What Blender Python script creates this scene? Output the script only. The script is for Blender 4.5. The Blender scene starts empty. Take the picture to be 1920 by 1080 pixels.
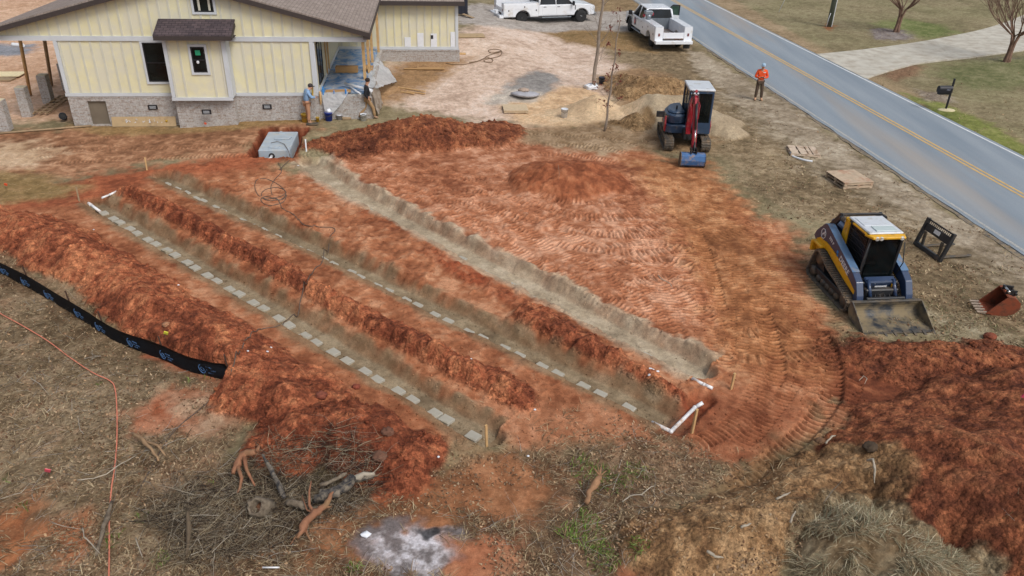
import bpy, bmesh, math, random
import numpy as np
from math import sin, cos, radians, pi, hypot, atan2, sqrt
from mathutils import Vector, Matrix

# ------------------------------------------------------------------ camera
S = bpy.context.scene
COL = S.collection
CAM_H = 10.6
PITCH, ROLL, FPX = radians(28.9), radians(-1.56), 1460.2
YH, YR = radians(6.41), radians(7.11)          # headings of the house and of the road
_F = Vector((0, cos(PITCH), -sin(PITCH)))
_X0, _D0 = Vector((1, 0, 0)), Vector((0, -sin(PITCH), -cos(PITCH)))
_X = _X0 * cos(ROLL) + _D0 * sin(ROLL)
_D = _D0 * cos(ROLL) - _X0 * sin(ROLL)
camd = bpy.data.cameras.new("camera")
cam = bpy.data.objects.new("camera", camd)
COL.objects.link(cam)
_m = Matrix.Identity(4)
for i in range(3):
    _m[i][0], _m[i][1], _m[i][2] = _X[i], -_D[i], -_F[i]
_m[2][3] = CAM_H
cam.matrix_world = _m
camd.sensor_width = 36
camd.lens = FPX / 1920 * 36
camd.clip_start, camd.clip_end = 0.1, 2000
S.camera = cam

# ------------------------------------------------------------------ sky, sun, exposure
SUN_EL, SUN_AZ = radians(50), radians(138)     # azimuth from +Y towards +X
world = bpy.data.worlds.new("World")
S.world = world
world.use_nodes = True
wn = world.node_tree
bg = wn.nodes['Background']
sky = wn.nodes.new('ShaderNodeTexSky')
sky.sky_type = 'NISHITA'
sky.sun_disc = False
sky.sun_elevation = SUN_EL
sky.sun_rotation = SUN_AZ
sky.air_density, sky.dust_density, sky.ozone_density = 1.0, 4.0, 1.0
hsv = wn.nodes.new('ShaderNodeHueSaturation')
hsv.inputs['Saturation'].default_value = 0.5    # overcast: a pale sky
wn.links.new(sky.outputs[0], hsv.inputs['Color'])
wn.links.new(hsv.outputs[0], bg.inputs['Color'])
bg.inputs['Strength'].default_value = 0.13
sund = bpy.data.lights.new("sun", 'SUN')
sund.energy = 1.5
sund.angle = radians(20)
sund.color = (1.0, 0.965, 0.92)
sun = bpy.data.objects.new("sun", sund)
COL.objects.link(sun)
_sd = Vector((sin(SUN_AZ) * cos(SUN_EL), cos(SUN_AZ) * cos(SUN_EL), sin(SUN_EL)))
sun.rotation_euler = _sd.to_track_quat('Z', 'Y').to_euler()
sun.location = _sd * 60
vs = S.view_settings
vs.view_transform, vs.look, vs.gamma, vs.use_curve_mapping = 'Standard', 'None', 1, False
vs.exposure = 0.02

# ------------------------------------------------------------------ helpers
def lin(r, g=None, b=None):
    """sRGB 0..255 to linear"""
    if g is None: r, g, b = r
    return tuple(((c / 255) / 12.92 if c <= 10 else (((c / 255) + 0.055) / 1.055) ** 2.4) for c in (r, g, b))

def G(px, py, z=0.0):
    """the point at height z that the photograph shows at this pixel"""
    d = _F + _X * ((px - 960) / FPX) + _D * ((py - 540) / FPX)
    t = (CAM_H - z) / -d.z
    return Vector((d.x * t, d.y * t, z))

HU, HW = Vector((cos(YH), sin(YH), 0)), Vector((-sin(YH), cos(YH), 0))
RN, RT = Vector((cos(YR), sin(YR), 0)), Vector((-sin(YR), cos(YR), 0))

def tag(o, label=None, cat=None, group=None, kind=None):
    if label: o['label'] = label
    if cat: o['category'] = cat
    if group: o['group'] = group
    if kind: o['kind'] = kind
    return o

def empty(name, loc=(0, 0, 0), rz=0.0, label=None, cat=None, group=None, sc=1.0):
    o = bpy.data.objects.new(name, None)
    COL.objects.link(o)
    o.location = loc
    o.rotation_euler = (0, 0, rz)
    o.scale = (sc, sc, sc)
    o.empty_display_size = 0.3
    return tag(o, label, cat, group)

class B:
    """collects shapes of one part; multi-material through use()"""
    def __init__(s): s.bm = bmesh.new(); s.mi = 0; s.mats = []
    def use(s, m):
        if m not in s.mats: s.mats.append(m)
        s.mi = s.mats.index(m); return s
    def _fin(s, faces, smooth=False):
        for f in faces: f.material_index = s.mi; f.smooth = smooth
    def box(s, c, d, rot=None, bev=0.0, seg=1, smooth=False):
        m = Matrix.Translation(c)
        if rot is not None:
            r = rot if isinstance(rot, Matrix) else (Matrix.Rotation(rot[2], 4, 'Z') @ Matrix.Rotation(rot[1], 4, 'Y') @ Matrix.Rotation(rot[0], 4, 'X'))
            m = m @ r
        m = m @ Matrix.Diagonal((d[0], d[1], d[2], 1))
        r = bmesh.ops.create_cube(s.bm, size=1, matrix=m)
        vs_ = r['verts']
        fs = {f for v in vs_ for f in v.link_faces}
        s._fin(fs, smooth)
        if bev > 0:
            es = list({e for v in vs_ for e in v.link_edges})
            q = bmesh.ops.bevel(s.bm, geom=es, offset=bev, segments=seg, affect='EDGES', profile=0.5)
            s._fin(q['faces'], smooth or seg > 1)
        return s
    def prism(s, pts, a0, a1, axis='y', bev=0.0, T=None):
        """polygon pts (2D) extruded along an axis; for 'y' pts are (x,z), for 'x' (y,z), for 'z' (x,y)"""
        def P(p, a):
            v = {'y': (p[0], a, p[1]), 'x': (a, p[0], p[1]), 'z': (p[0], p[1], a)}[axis]
            v = Vector(v); return T @ v if T is not None else v
        v0 = [s.bm.verts.new(P(p, a0)) for p in pts]
        v1 = [s.bm.verts.new(P(p, a1)) for p in pts]
        fs = [s.bm.faces.new(v0), s.bm.faces.new(v1[::-1])]
        n = len(pts)
        for i in range(n): fs.append(s.bm.faces.new((v0[(i + 1) % n], v0[i], v1[i], v1[(i + 1) % n])))
        bmesh.ops.recalc_face_normals(s.bm, faces=fs)
        s._fin(fs)
        if bev > 0:
            es = list({e for f in fs for e in f.edges})
            q = bmesh.ops.bevel(s.bm, geom=es, offset=bev, segments=1, affect='EDGES', profile=0.5)
            s._fin(q['faces'])
        return s
    def cyl(s, p0, p1, r0, r1=None, n=12, cap=True, smooth=True):
        return s.tube([p0, p1], [r0, r0 if r1 is None else r1], n, cap, smooth)
    def tube(s, pts, r, n=8, cap=True, smooth=True):
        pts = [Vector(p) for p in pts]
        rs = r if isinstance(r, (list, tuple)) else [r] * len(pts)
        rings = []; up = None
        for i, p in enumerate(pts):
            a = pts[max(i - 1, 0)]; b = pts[min(i + 1, len(pts) - 1)]
            t = (b - a)
            t = t.normalized() if t.length > 1e-9 else Vector((0, 0, 1))
            if up is None:
                up = Vector((0, 0, 1)) if abs(t.z) < 0.9 else Vector((1, 0, 0))
            sx = t.cross(up)
            if sx.length < 1e-6: sx = t.cross(Vector((0, 1, 0)))
            sx.normalize(); uy = sx.cross(t).normalized(); up = uy
            rings.append([s.bm.verts.new(p + (sx * cos(2 * pi * k / n) + uy * sin(2 * pi * k / n)) * rs[i]) for k in range(n)])
        fs = []
        for i in range(len(rings) - 1):
            for k in range(n):
                fs.append(s.bm.faces.new((rings[i][k], rings[i][(k + 1) % n], rings[i + 1][(k + 1) % n], rings[i + 1][k])))
        s._fin(fs, smooth)
        if cap: s._fin([s.bm.faces.new(rings[0][::-1]), s.bm.faces.new(rings[-1])])
        return s
    def quad(s, *ps):
        f = s.bm.faces.new([s.bm.verts.new(p) for p in ps]); s._fin([f]); return s
    def lathe(s, prof, c, axis='z', n=20, T=None):
        """prof: (radius, along) pairs"""
        rings = []
        for (r, a) in prof:
            ring = []
            for k in range(n):
                q = 2 * pi * k / n
                v = {'z': (r * cos(q), r * sin(q), a), 'y': (r * cos(q), a, r * sin(q)), 'x': (a, r * cos(q), r * sin(q))}[axis]
                v = Vector(v) + Vector(c)
                ring.append(s.bm.verts.new(T @ v if T is not None else v))
            rings.append(ring)
        fs = []
        for i in range(len(rings) - 1):
            for k in range(n): fs.append(s.bm.faces.new((rings[i][k], rings[i][(k + 1) % n], rings[i + 1][(k + 1) % n], rings[i + 1][k])))
        s._fin(fs, True)
        if prof[0][0] > 1e-4: s._fin([s.bm.faces.new(rings[0])])
        if prof[-1][0] > 1e-4: s._fin([s.bm.faces.new(rings[-1])])
        bmesh.ops.recalc_face_normals(s.bm, faces=fs)
        return s
    def blob(s, c, d, sub=2, noise=0.0, rnd=random, rot=0.0):
        m = Matrix.Translation(c) @ Matrix.Rotation(rot, 4, 'Z') @ Matrix.Diagonal((d[0], d[1], d[2], 1))
        r = bmesh.ops.create_icosphere(s.bm, subdivisions=sub, radius=0.5, matrix=m)
        if noise:
            for v in r['verts']: v.co += Vector((rnd.uniform(-1, 1), rnd.uniform(-1, 1), rnd.uniform(-1, 1))) * noise
        s._fin({f for v in r['verts'] for f in v.link_faces}, True)
        return s
    def build(s, name, mat=None, parent=None, loc=None, label=None):
        me = bpy.data.meshes.new(name)
        s.bm.to_mesh(me); s.bm.free()
        if mat is not None and not s.mats: s.mats = [mat]
        for m in s.mats: me.materials.append(m)
        o = bpy.data.objects.new(name, me)
        COL.objects.link(o)
        if parent is not None: o.parent = parent
        if loc is not None: o.location = loc
        if label: o['label'] = label
        return o

def copy_tree(o, parent=None):
    c = o.copy(); COL.objects.link(c); c.parent = parent
    for ch in [x for x in o.children]:
        copy_tree(ch, c)
    return c

# ------------------------------------------------------------------ materials
def mat(name, col, rough=0.6, metal=0.0, var=0.12, vs_=8.0, bump=0.0, bs=60.0, dirt=None, dirt_amt=0.0, dirt_scale=3.0, spec=0.5, alpha=1.0, coat=0.0, trans=0.0):
    m = bpy.data.materials.new(name); m.use_nodes = True
    nt = m.node_tree; N = nt.nodes; L = nt.links
    p = N['Principled BSDF']
    p.inputs['Roughness'].default_value = rough
    p.inputs['Metallic'].default_value = metal
    p.inputs['Specular IOR Level'].default_value = spec
    p.inputs['Coat Weight'].default_value = coat
    p.inputs['Transmission Weight'].default_value = trans
    p.inputs['Alpha'].default_value = alpha
    tc = N.new('ShaderNodeTexCoord')
    nz = N.new('ShaderNodeTexNoise'); nz.inputs['Scale'].default_value = vs_; nz.inputs['Detail'].default_value = 6
    L.new(tc.outputs['Object'], nz.inputs['Vector'])
    mr = N.new('ShaderNodeMapRange'); mr.inputs[1].default_value = 0.3; mr.inputs[2].default_value = 0.7
    mr.inputs[3].default_value = 1 - var; mr.inputs[4].default_value = 1 + var
    L.new(nz.outputs['Fac'], mr.inputs[0])
    mx = N.new('ShaderNodeMix'); mx.data_type = 'RGBA'; mx.blend_type = 'MULTIPLY'; mx.inputs[0].default_value = 1
    mx.inputs[6].default_value = (*col, 1)
    L.new(mr.outputs[0], mx.inputs[7])
    out = mx.outputs[2]
    if dirt is not None:
        n2 = N.new('ShaderNodeTexNoise'); n2.inputs['Scale'].default_value = dirt_scale; n2.inputs['Detail'].default_value = 8; n2.inputs['Roughness'].default_value = 0.65
        L.new(tc.outputs['Object'], n2.inputs['Vector'])
        r2 = N.new('ShaderNodeMapRange'); r2.inputs[1].default_value = 0.62 - 0.4 * dirt_amt; r2.inputs[2].default_value = 0.8 - 0.4 * dirt_amt
        L.new(n2.outputs['Fac'], r2.inputs[0])
        m2 = N.new('ShaderNodeMix'); m2.data_type = 'RGBA'
        L.new(r2.outputs[0], m2.inputs[0]); L.new(out, m2.inputs[6]); m2.inputs[7].default_value = (*dirt, 1)
        out = m2.outputs[2]
        r3 = N.new('ShaderNodeMapRange'); r3.inputs[3].default_value = rough; r3.inputs[4].default_value = 0.9
        L.new(r2.outputs[0], r3.inputs[0]); L.new(r3.outputs[0], p.inputs['Roughness'])
    L.new(out, p.inputs['Base Color'])
    if bump:
        n3 = N.new('ShaderNodeTexNoise'); n3.inputs['Scale'].default_value = bs; n3.inputs['Detail'].default_value = 4
        L.new(tc.outputs['Object'], n3.inputs['Vector'])
        bp = N.new('ShaderNodeBump'); bp.inputs['Strength'].default_value = bump; bp.inputs['Distance'].default_value = 0.02
        L.new(n3.outputs['Fac'], bp.inputs['Height']); L.new(bp.outputs[0], p.inputs['Normal'])
    return m

DUST = lin(150, 112, 84)
REDMUD = lin(140, 82, 54)
# ------------------------------------------------------------------ ground as one height field (numpy)
def _hash(ix, iy, seed):
    h = (ix.astype(np.int64) * 374761393 + iy.astype(np.int64) * 668265263 + seed * 1442695041) & 0xFFFFFFFF
    h = ((h ^ (h >> 13)) * 1274126177) & 0xFFFFFFFF
    h = ((h ^ (h >> 16)) * 2246822519) & 0xFFFFFFFF
    return ((h ^ (h >> 15)) & 0xFFFFFF).astype(np.float32) / 16777215.0

def vn(x, y, sc, seed=0):
    x = x * sc; y = y * sc
    ix = np.floor(x); iy = np.floor(y)
    fx = (x - ix).astype(np.float32); fy = (y - iy).astype(np.float32)
    fx = fx * fx * (3 - 2 * fx); fy = fy * fy * (3 - 2 * fy)
    a = _hash(ix, iy, seed); b = _hash(ix + 1, iy, seed); c = _hash(ix, iy + 1, seed); d = _hash(ix + 1, iy + 1, seed)
    return (a + (b - a) * fx) * (1 - fy) + (c + (d - c) * fx) * fy     # 0..1

def fbm(x, y, sc, o=4, seed=0, g=0.5):
    r = 0; a = 1; t = 0
    for k in range(o):
        # turn each octave so the lattice does not show
        ca, sa = cos(0.7 * k + seed), sin(0.7 * k + seed)
        r = r + a * (vn(x * ca - y * sa, x * sa + y * ca, sc * 2.03 ** k, seed * 17 + k) * 2 - 1); t += a; a *= g
    return r / t                                                       # -1..1

def worley(x, y, sc, seed=0):
    """distance to the nearest random point (in cells) and a random number of that cell"""
    x = x * sc; y = y * sc
    ix = np.floor(x); iy = np.floor(y)
    best = np.full(x.shape, 9.0, np.float32); idv = np.zeros(x.shape, np.float32)
    for i in (-1, 0, 1):
        for j in (-1, 0, 1):
            cx = ix + i; cy = iy + j
            px = cx + _hash(cx, cy, seed); py = cy + _hash(cx, cy, seed + 7)
            d = np.hypot(x - px, y - py).astype(np.float32)
            m = d < best
            best = np.where(m, d, best); idv = np.where(m, _hash(cx, cy, seed + 13), idv)
    return best, idv

def ss(a, b, v):
    t = np.clip((v - a) / (b - a), 0, 1); return t * t * (3 - 2 * t)

def W(pts, z=0.0):
    return [tuple(G(p[0], p[1], z)[:2]) for p in pts]

def pl_dist(x, y, P):
    """distance to polyline, signed side (+ left of travel), arc length, total"""
    best = np.full(x.shape, 1e9); sg = np.zeros(x.shape); arc = np.zeros(x.shape); L = 0
    for (a, b) in zip(P[:-1], P[1:]):
        dx, dy = b[0] - a[0], b[1] - a[1]; l = hypot(dx, dy)
        if l < 1e-6: continue
        tr = ((x - a[0]) * dx + (y - a[1]) * dy) / (l * l)
        t = np.clip(tr, 0, 1)
        d = np.hypot(x - a[0] - t * dx, y - a[1] - t * dy)
        s = np.sign(dx * (y - a[1]) - dy * (x - a[0]))
        m = d < best
        best = np.where(m, d, best); sg = np.where(m, s, sg); arc = np.where(m, L + t * l, arc)
        L += l
    return best, sg, arc, L

def poly_sd(x, y, P):
    """signed distance to polygon, positive inside"""
    best = np.full(x.shape, 1e9); ins = np.zeros(x.shape, bool)
    n = len(P)
    for i in range(n):
        a, b = P[i], P[(i + 1) % n]
        dx, dy = b[0] - a[0], b[1] - a[1]; l2 = dx * dx + dy * dy + 1e-12
        t = np.clip(((x - a[0]) * dx + (y - a[1]) * dy) / l2, 0, 1)
        best = np.minimum(best, np.hypot(x - a[0] - t * dx, y - a[1] - t * dy))
        c = ((a[1] > y) != (b[1] > y)) & (x < dx * (y - a[1]) / (dy if abs(dy) > 1e-12 else 1e-12) + a[0])
        ins ^= c
    return np.where(ins, best, -best)

def smooth_pl(P, n=6):
    out = []
    for i in range(len(P) - 1):
        p0 = P[max(i - 1, 0)]; p1 = P[i]; p2 = P[i + 1]; p3 = P[min(i + 2, len(P) - 1)]
        for k in range(n):
            t = k / n
            out.append(tuple(0.5 * (2 * p1[c] + (p2[c] - p0[c]) * t + (2 * p0[c] - 5 * p1[c] + 4 * p2[c] - p3[c]) * t * t + (3 * p1[c] - p0[c] - 3 * p2[c] + p3[c]) * t ** 3) for c in range(len(p1))))
    out.append(tuple(P[-1])); return out

# trenches: centre lines run along the pavers
TD = 0.27
FENCE = W([(-260, 395), (-120, 447), (0, 510), (60, 543), (120, 577), (200, 627), (250, 652), (300, 672), (350, 693), (400, 706), (440, 714)])
T1 = W([(176, 388), (256, 435), (365, 500), (493, 576), (625, 659), (746, 731), (915, 832)], -TD)
T2 = W([(300, 338), (415, 393), (518, 441), (623, 492), (726, 543), (839, 600), (972, 664), (1093, 721), (1178, 762), (1256, 803)], -TD)
T3 = W([(572, 312), (640, 358), (732, 410), (829, 462), (935, 517), (1040, 570), (1130, 620), (1212, 660), (1312, 712)], -TD)
TANK_U0, TANK_U1, TANK_W0, TANK_W1, TANK_Z = -6.92, -5.68, 30.75, 33.15, 0.16

# piles: name, label, crest line (px at z), half width, height, colour set, roughness
RED = [(106, 56, 38), (148, 85, 58), (182, 118, 82)]
RED2 = [(88, 49, 35), (128, 75, 51), (162, 104, 71)]
BRN_ = [(112, 76, 48), (146, 102, 66), (172, 128, 86)]
GRY = [(138, 122, 100), (164, 147, 122), (186, 170, 144)]
WHT = [(176, 148, 118), (204, 178, 144), (222, 198, 166)]
STR = [(104, 84, 60), (134, 116, 90), (158, 144, 116)]
PILES = [
 ('spoil_windrow', 'long red clay spoil bank between the black silt fence and the nearest trench', [(-60, 395, .4), (60, 425, .4), (200, 500, .4), (330, 585, .45), (450, 665, .45), (540, 725, .45), (590, 765, .3)], 1.22, 0.56, RED, 1.0, 'dirt bank'),
  ('dirt_pile', 'rounded red clay heap at the lower right end of the left spoil bank', [(560, 800, .35), (640, 785, .5), (700, 812, .5), (738, 842, .3)], 1.18, 0.78, RED, 1.0, 'dirt pile'),
 ('spoil_windrow', 'long red clay spoil bank between the left two trenches', [(235, 352, .3), (330, 398, .3), (440, 455, .3), (600, 545, .3), (760, 628, .3), (890, 690, .3), (975, 735, .2)], 0.56, 0.36, RED, 1.0, 'dirt bank'),
 ('spoil_windrow', 'short red clay spoil bank ending above the white pipe elbow', [(1000, 592, .2), (1090, 640, .3), (1180, 690, .35), (1272, 742, .38)], 0.78, 0.38, RED, 1.0, 'dirt bank'),
 ('dirt_pile', 'low red clay mound in front of the man in black by the house', [(600, 282, .1), (650, 268, .14), (710, 256, .28), (770, 244, .48), (810, 242, .5), (860, 246, .34), (925, 246, .2)], 1.6, 0.98, RED2, .8, 'dirt pile'),
 ('dirt_pile', 'smooth rounded brown red mound in the middle of the tracked clay', [(1040, 330, .3), (1090, 328, .3)], 1.85, .85, [(116, 66, 44), (148, 88, 59), (172, 112, 79)], .3, 'dirt pile'),
 ('sand_pile', 'grey sand pile beside the mini excavator', [(1180, 225, .1), (1215, 205, .5), (1270, 205, .5), (1340, 228, .3)], 1.75, 1.3, GRY, .2, 'sand pile'),
 ('dirt_pile', 'brown crumbly dirt pile behind the grey sand pile', [(1165, 150, .1), (1200, 165, .3), (1250, 160, .3), (1290, 165, .1)], 1.5, 0.8, [(118, 92, 64), (142, 114, 82), (164, 136, 100)], .8, 'dirt pile'),
 ('dirt_pile', 'small brown dirt heap at the left foot of the grey sand pile', [(1160, 232, .1), (1192, 226, .3)], 0.85, 0.62, [(112, 88, 60), (134, 108, 78), (152, 126, 92)], .9, 'dirt pile'),
 ('sand_pile', 'pale cream sand pile at the foot of the thin bare trunk', [(1080, 215, .1), (1115, 200, .3), (1150, 214, .1)], 1.55, 0.85, WHT, .1, 'sand pile'),
 ('dirt_pile', 'big red clay mound in the lower right corner below the loader bucket', [(1990, 1000, .8), (1880, 900, .9), (1800, 860, .8), (1960, 780, .6), (2050, 760, .5)], 2.35, 1.45, RED2, .55, 'dirt pile'),
 ('dirt_pile', 'low ridge of loose red clay right in front of the loader bucket', [(1600, 655, .1), (1680, 668, .2), (1790, 672, .25), (1880, 668, .25), (1990, 690, .2)], 1.25, 0.34, RED2, .8, 'dirt pile'),
 ('dirt_pile', 'tan brown dirt mound left of the straw covered mound', [(1250, 1010, .3), (1340, 990, .4), (1450, 940, .5), (1560, 885, .4), (1610, 905, .3)], 0.95, 0.52, [(98, 72, 50), (136, 104, 72), (168, 136, 100)], .6, 'dirt pile'),
 ('grass_mound', 'rounded mound covered in grey green dead grass at the bottom right', [(1640, 1030, .5), (1720, 1080, .5), (1720, 1180, .5)], 1.38, 0.75, STR, .5, 'grassy mound'),
]
for i, p in enumerate(PILES):
    PILES[i] = p[:2] + (smooth_pl([tuple(G(a, b, c)[:2]) + (c,) for a, b, c in p[2]], 3),) + p[3:]

# soil and vegetation patches: polygon px, colours, softness m, litter, name
PATCH = [
 ([(-900, 330), (0, 352), (150, 335), (330, 318), (480, 300), (560, 330), (620, 300), (740, 270), (950, 235), (1160, 245), (1240, 300), (1330, 330), (1420, 400), (1500, 440), (1540, 560), (1580, 640), (1620, 720), (1500, 860), (1330, 860), (1240, 820), (950, 800), (640, 900), (380, 700), (0, 430), (-900, 400)],
   [(124, 73, 48), (163, 106, 74), (194, 144, 110)], .5, 0, 0),
 ([(560, 330), (700, 280), (950, 250), (1160, 290), (1260, 330), (1330, 420), (1420, 520), (1400, 640), (1250, 620), (1000, 560), (800, 430)], [(127, 75, 51), (168, 111, 80), (204, 154, 124)], .8, 0, 0),
 ([(1180, 300), (1330, 300), (1400, 400), (1500, 560), (1540, 700), (1380, 700), (1320, 560), (1260, 420)], [(118, 74, 47), (158, 106, 70), (192, 142, 102)], .8, 0, 0),
 # yard in front of the garage wing, pale pink tan
 ([(640, 190), (760, 130), (900, 60), (1110, 55), (1180, 62), (1220, 100), (1180, 140), (1130, 210), (1000, 235), (900, 230), (760, 215)], [(170, 146, 128), (204, 180, 161), (220, 202, 188)], .8, 0, 0),
 ([(690, 220), (700, 170), (760, 135), (880, 128), (860, 150), (790, 190)], [(130, 102, 72), (152, 120, 86), (170, 136, 100)], .7, .5, 0),
 # bed of sand around the cream pile and grey mortar spill
 ([(930, 190), (1000, 175), (1090, 165), (1175, 200), (1170, 232), (1060, 238), (960, 232)], [(178, 146, 112), (206, 174, 138), (222, 196, 162)], .5, 0, 0),
 ([(925, 190), (965, 165), (1005, 142), (1045, 146), (1050, 160), (1020, 182), (990, 196)], [(120, 116, 112), (140, 136, 132), (160, 156, 152)], .3, 0, 0),
 ([(905, 200), (950, 178), (1010, 180), (1010, 195), (960, 198), (925, 205)], [(160, 150, 140), (180, 170, 158), (200, 190, 176)], .3, 0, 0),
 # brown turned soil around the sand piles
 ([(1120, 140), (1200, 125), (1290, 140), (1330, 175), (1380, 230), (1390, 260), (1320, 290), (1220, 280), (1130, 260), (1060, 245), (1180, 215), (1150, 180)], [(118, 92, 66), (146, 118, 88), (168, 140, 108)], .6, .15, 0),
 ([(900, 245), (1060, 236), (1150, 240), (1230, 270), (1130, 292), (1010, 272)], [(124, 100, 74), (150, 126, 98), (172, 148, 120)], .5, .3, 0),
 # verge along the road: dry grass and sandy crust
 ([(1100, 66), (1180, 62), (1290, 78), (1700, 350), (1960, 520), (2300, 760), (2300, 800), (1960, 690), (1860, 655), (1780, 610), (1690, 560), (1640, 480), (1560, 420), (1480, 400), (1400, 350), (1350, 280), (1310, 190), (1240, 130), (1150, 120)], [(94, 80, 60), (130, 112, 86), (160, 142, 114)], .7, .7, 0),
 ([(1340, 170), (1430, 160), (1560, 250), (1720, 370), (1960, 540), (1960, 600), (1700, 420), (1520, 320), (1400, 230)], [(112, 98, 78), (144, 130, 108), (176, 162, 140)], .7, .35, 0),
 ([(1290, 90), (1320, 100), (1920, 490), (2300, 740), (2300, 770), (1900, 520), (1500, 270), (1300, 130)], [(128, 114, 94), (158, 144, 124), (186, 174, 154)], .3, .2, 0),
 ([(1680, 560), (1760, 590), (1840, 600), (1920, 640), (1960, 690), (1860, 655), (1760, 625), (1660, 600)], [(120, 108, 84), (150, 138, 112), (186, 176, 150)], .4, 1.0, 0),
 # gravel drive at the top
 ([(820, 40), (900, 22), (1200, 10), (1330, -20), (1330, 10), (1190, 60), (1100, 60), (900, 66), (860, 64)], [(140, 132, 124), (162, 154, 146), (182, 174, 166)], .5, 0, 0),
 ([(1080, -5), (1180, -20), (1330, -30), (1340, 0), (1190, 20), (1110, 22)], [(116, 96, 68), (138, 116, 86), (156, 134, 100)], .5, .6, 0),
 ([(1020, 62), (1100, 56), (1190, 60), (1230, 100), (1150, 92), (1060, 80)], [(112, 92, 58), (138, 112, 76), (152, 124, 88)], .5, .6, 0),
 # ground behind the house on the left, orange sand
 ([(-1200, -120), (220, -60), (200, 60), (150, 225), (-1200, 235)], [(176, 138, 108), (200, 164, 136), (218, 186, 160)], .8, 0, 0),
 ([(-200, 95), (0, 82), (60, 84), (75, 95), (40, 104), (-200, 112)], [(110, 112, 118), (136, 138, 144), (156, 156, 160)], .5, 0, 0),
 # strip in front of the house
 ([(-900, 240), (0, 245), (330, 240), (560, 225), (600, 250), (480, 272), (480, 300), (300, 300), (150, 330), (0, 345), (-900, 345)], [(110, 76, 54), (148, 106, 78), (186, 144, 112)], .6, .15, 0),
 ([(-400, 262), (60, 268), (120, 285), (60, 315), (-400, 320)], [(168, 138, 108), (188, 160, 130), (204, 178, 150)], .7, .1, 0),
 ([(130, 236), (335, 238), (560, 224), (600, 236), (430, 250), (200, 256)], [(120, 98, 62), (144, 116, 78), (160, 132, 94)], .35, .5, 0),
 ([(100, 340), (480, 285), (560, 300), (420, 325), (300, 330), (230, 360), (150, 385), (-100, 420), (-100, 350)], [(120, 66, 44), (150, 86, 58), (172, 104, 72)], .5, 0, 0),
 ([(-300, 320), (40, 325), (150, 345), (120, 372), (0, 385), (-300, 390)], [(112, 92, 58), (136, 112, 74), (156, 130, 92)], .5, .7, 0),
 # litter and dead grass of the near foreground
 ([(-900, 440), (0, 470), (110, 520), (200, 600), (330, 690), (430, 730), (430, 800), (430, 850), (560, 880), (720, 930), (860, 890), (960, 850), (1090, 840), (1200, 800), (1290, 820), (1340, 870), (1300, 930), (1180, 1000), (1250, 1080), (1400, 1300), (-900, 1300)], [(78, 60, 44), (116, 92, 70), (150, 124, 98)], .45, 1.0, 0),
 ([(0, 520), (250, 640), (420, 740), (300, 900), (350, 1080), (0, 1080), (-300, 900)], [(90, 74, 54), (122, 104, 80), (152, 134, 108)], .7, 1.0, 0),
 # bare red patches in the foreground
 ([(230, 780), (330, 730), (450, 740), (440, 790), (400, 810), (280, 800)], [(128, 66, 42), (152, 90, 62), (172, 120, 92)], .35, .2, 0),
 ([(330, 745), (440, 750), (430, 800), (370, 820)], [(140, 108, 84), (160, 130, 104), (176, 148, 122)], .3, .3, 0),
 ([(300, 640), (330, 655), (420, 700), (435, 720), (330, 700), (270, 668)], [(128, 72, 50), (150, 90, 64), (168, 106, 78)], .2, .3, 0),
 ([(0, 940), (60, 920), (90, 980), (40, 1060), (-40, 1080)], [(120, 74, 48), (146, 92, 60), (166, 112, 76)], .4, .3, 0),
 ([(100, 990), (190, 940), (170, 1010), (110, 1060)], [(124, 72, 46), (148, 90, 58), (166, 108, 74)], .35, .3, 0),
 ([(600, 980), (700, 960), (860, 870), (960, 840), (1080, 900), (1010, 960), (900, 980), (800, 1010), (690, 1080), (560, 1080), (560, 1030)], [(120, 80, 54), (150, 102, 70), (170, 122, 88)], .5, .35, 0),
 ([(830, 1040), (900, 990), (960, 1010), (940, 1080), (900, 1200), (820, 1200)], [(142, 86, 58), (164, 106, 76), (182, 126, 94)], .4, .1, 0),
 ([(1150, 1062), (1230, 1055), (1330, 1085), (1330, 1200), (1130, 1200)], [(150, 88, 60), (172, 108, 80), (188, 128, 98)], .3, .1, 0),
 ([(700, 880), (830, 870), (800, 920), (760, 950), (700, 930)], [(104, 54, 34), (134, 72, 46), (156, 90, 60)], .3, .2, 0),
 ([(1290, 760), (1400, 730), (1480, 760), (1540, 800), (1440, 850), (1390, 880), (1300, 840)], [(118, 68, 46), (148, 92, 64), (174, 118, 86)], .4, .1, 0),
 # foot of the right hand mounds
 ([(1560, 640), (1700, 640), (1900, 650), (2300, 780), (2300, 1300), (1900, 1300), (1690, 960), (1600, 860), (1560, 760)], [(78, 42, 30), (120, 68, 46), (156, 98, 68)], .35, 0, 0),
 ([(1380, 880), (1560, 830), (1640, 850), (1680, 940), (1500, 1010), (1440, 1300), (1180, 1300), (1180, 1000), (1280, 950)], [(98, 72, 50), (136, 104, 72), (168, 136, 100)], .35, .25, 0),
 # front edge of the middle trench: clay flat with straw
 ([(1030, 740), (1220, 790), (1240, 830), (1000, 850), (930, 820), (880, 760)], [(140, 90, 62), (170, 116, 84), (190, 140, 108)], .4, .3, 0),
]
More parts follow.
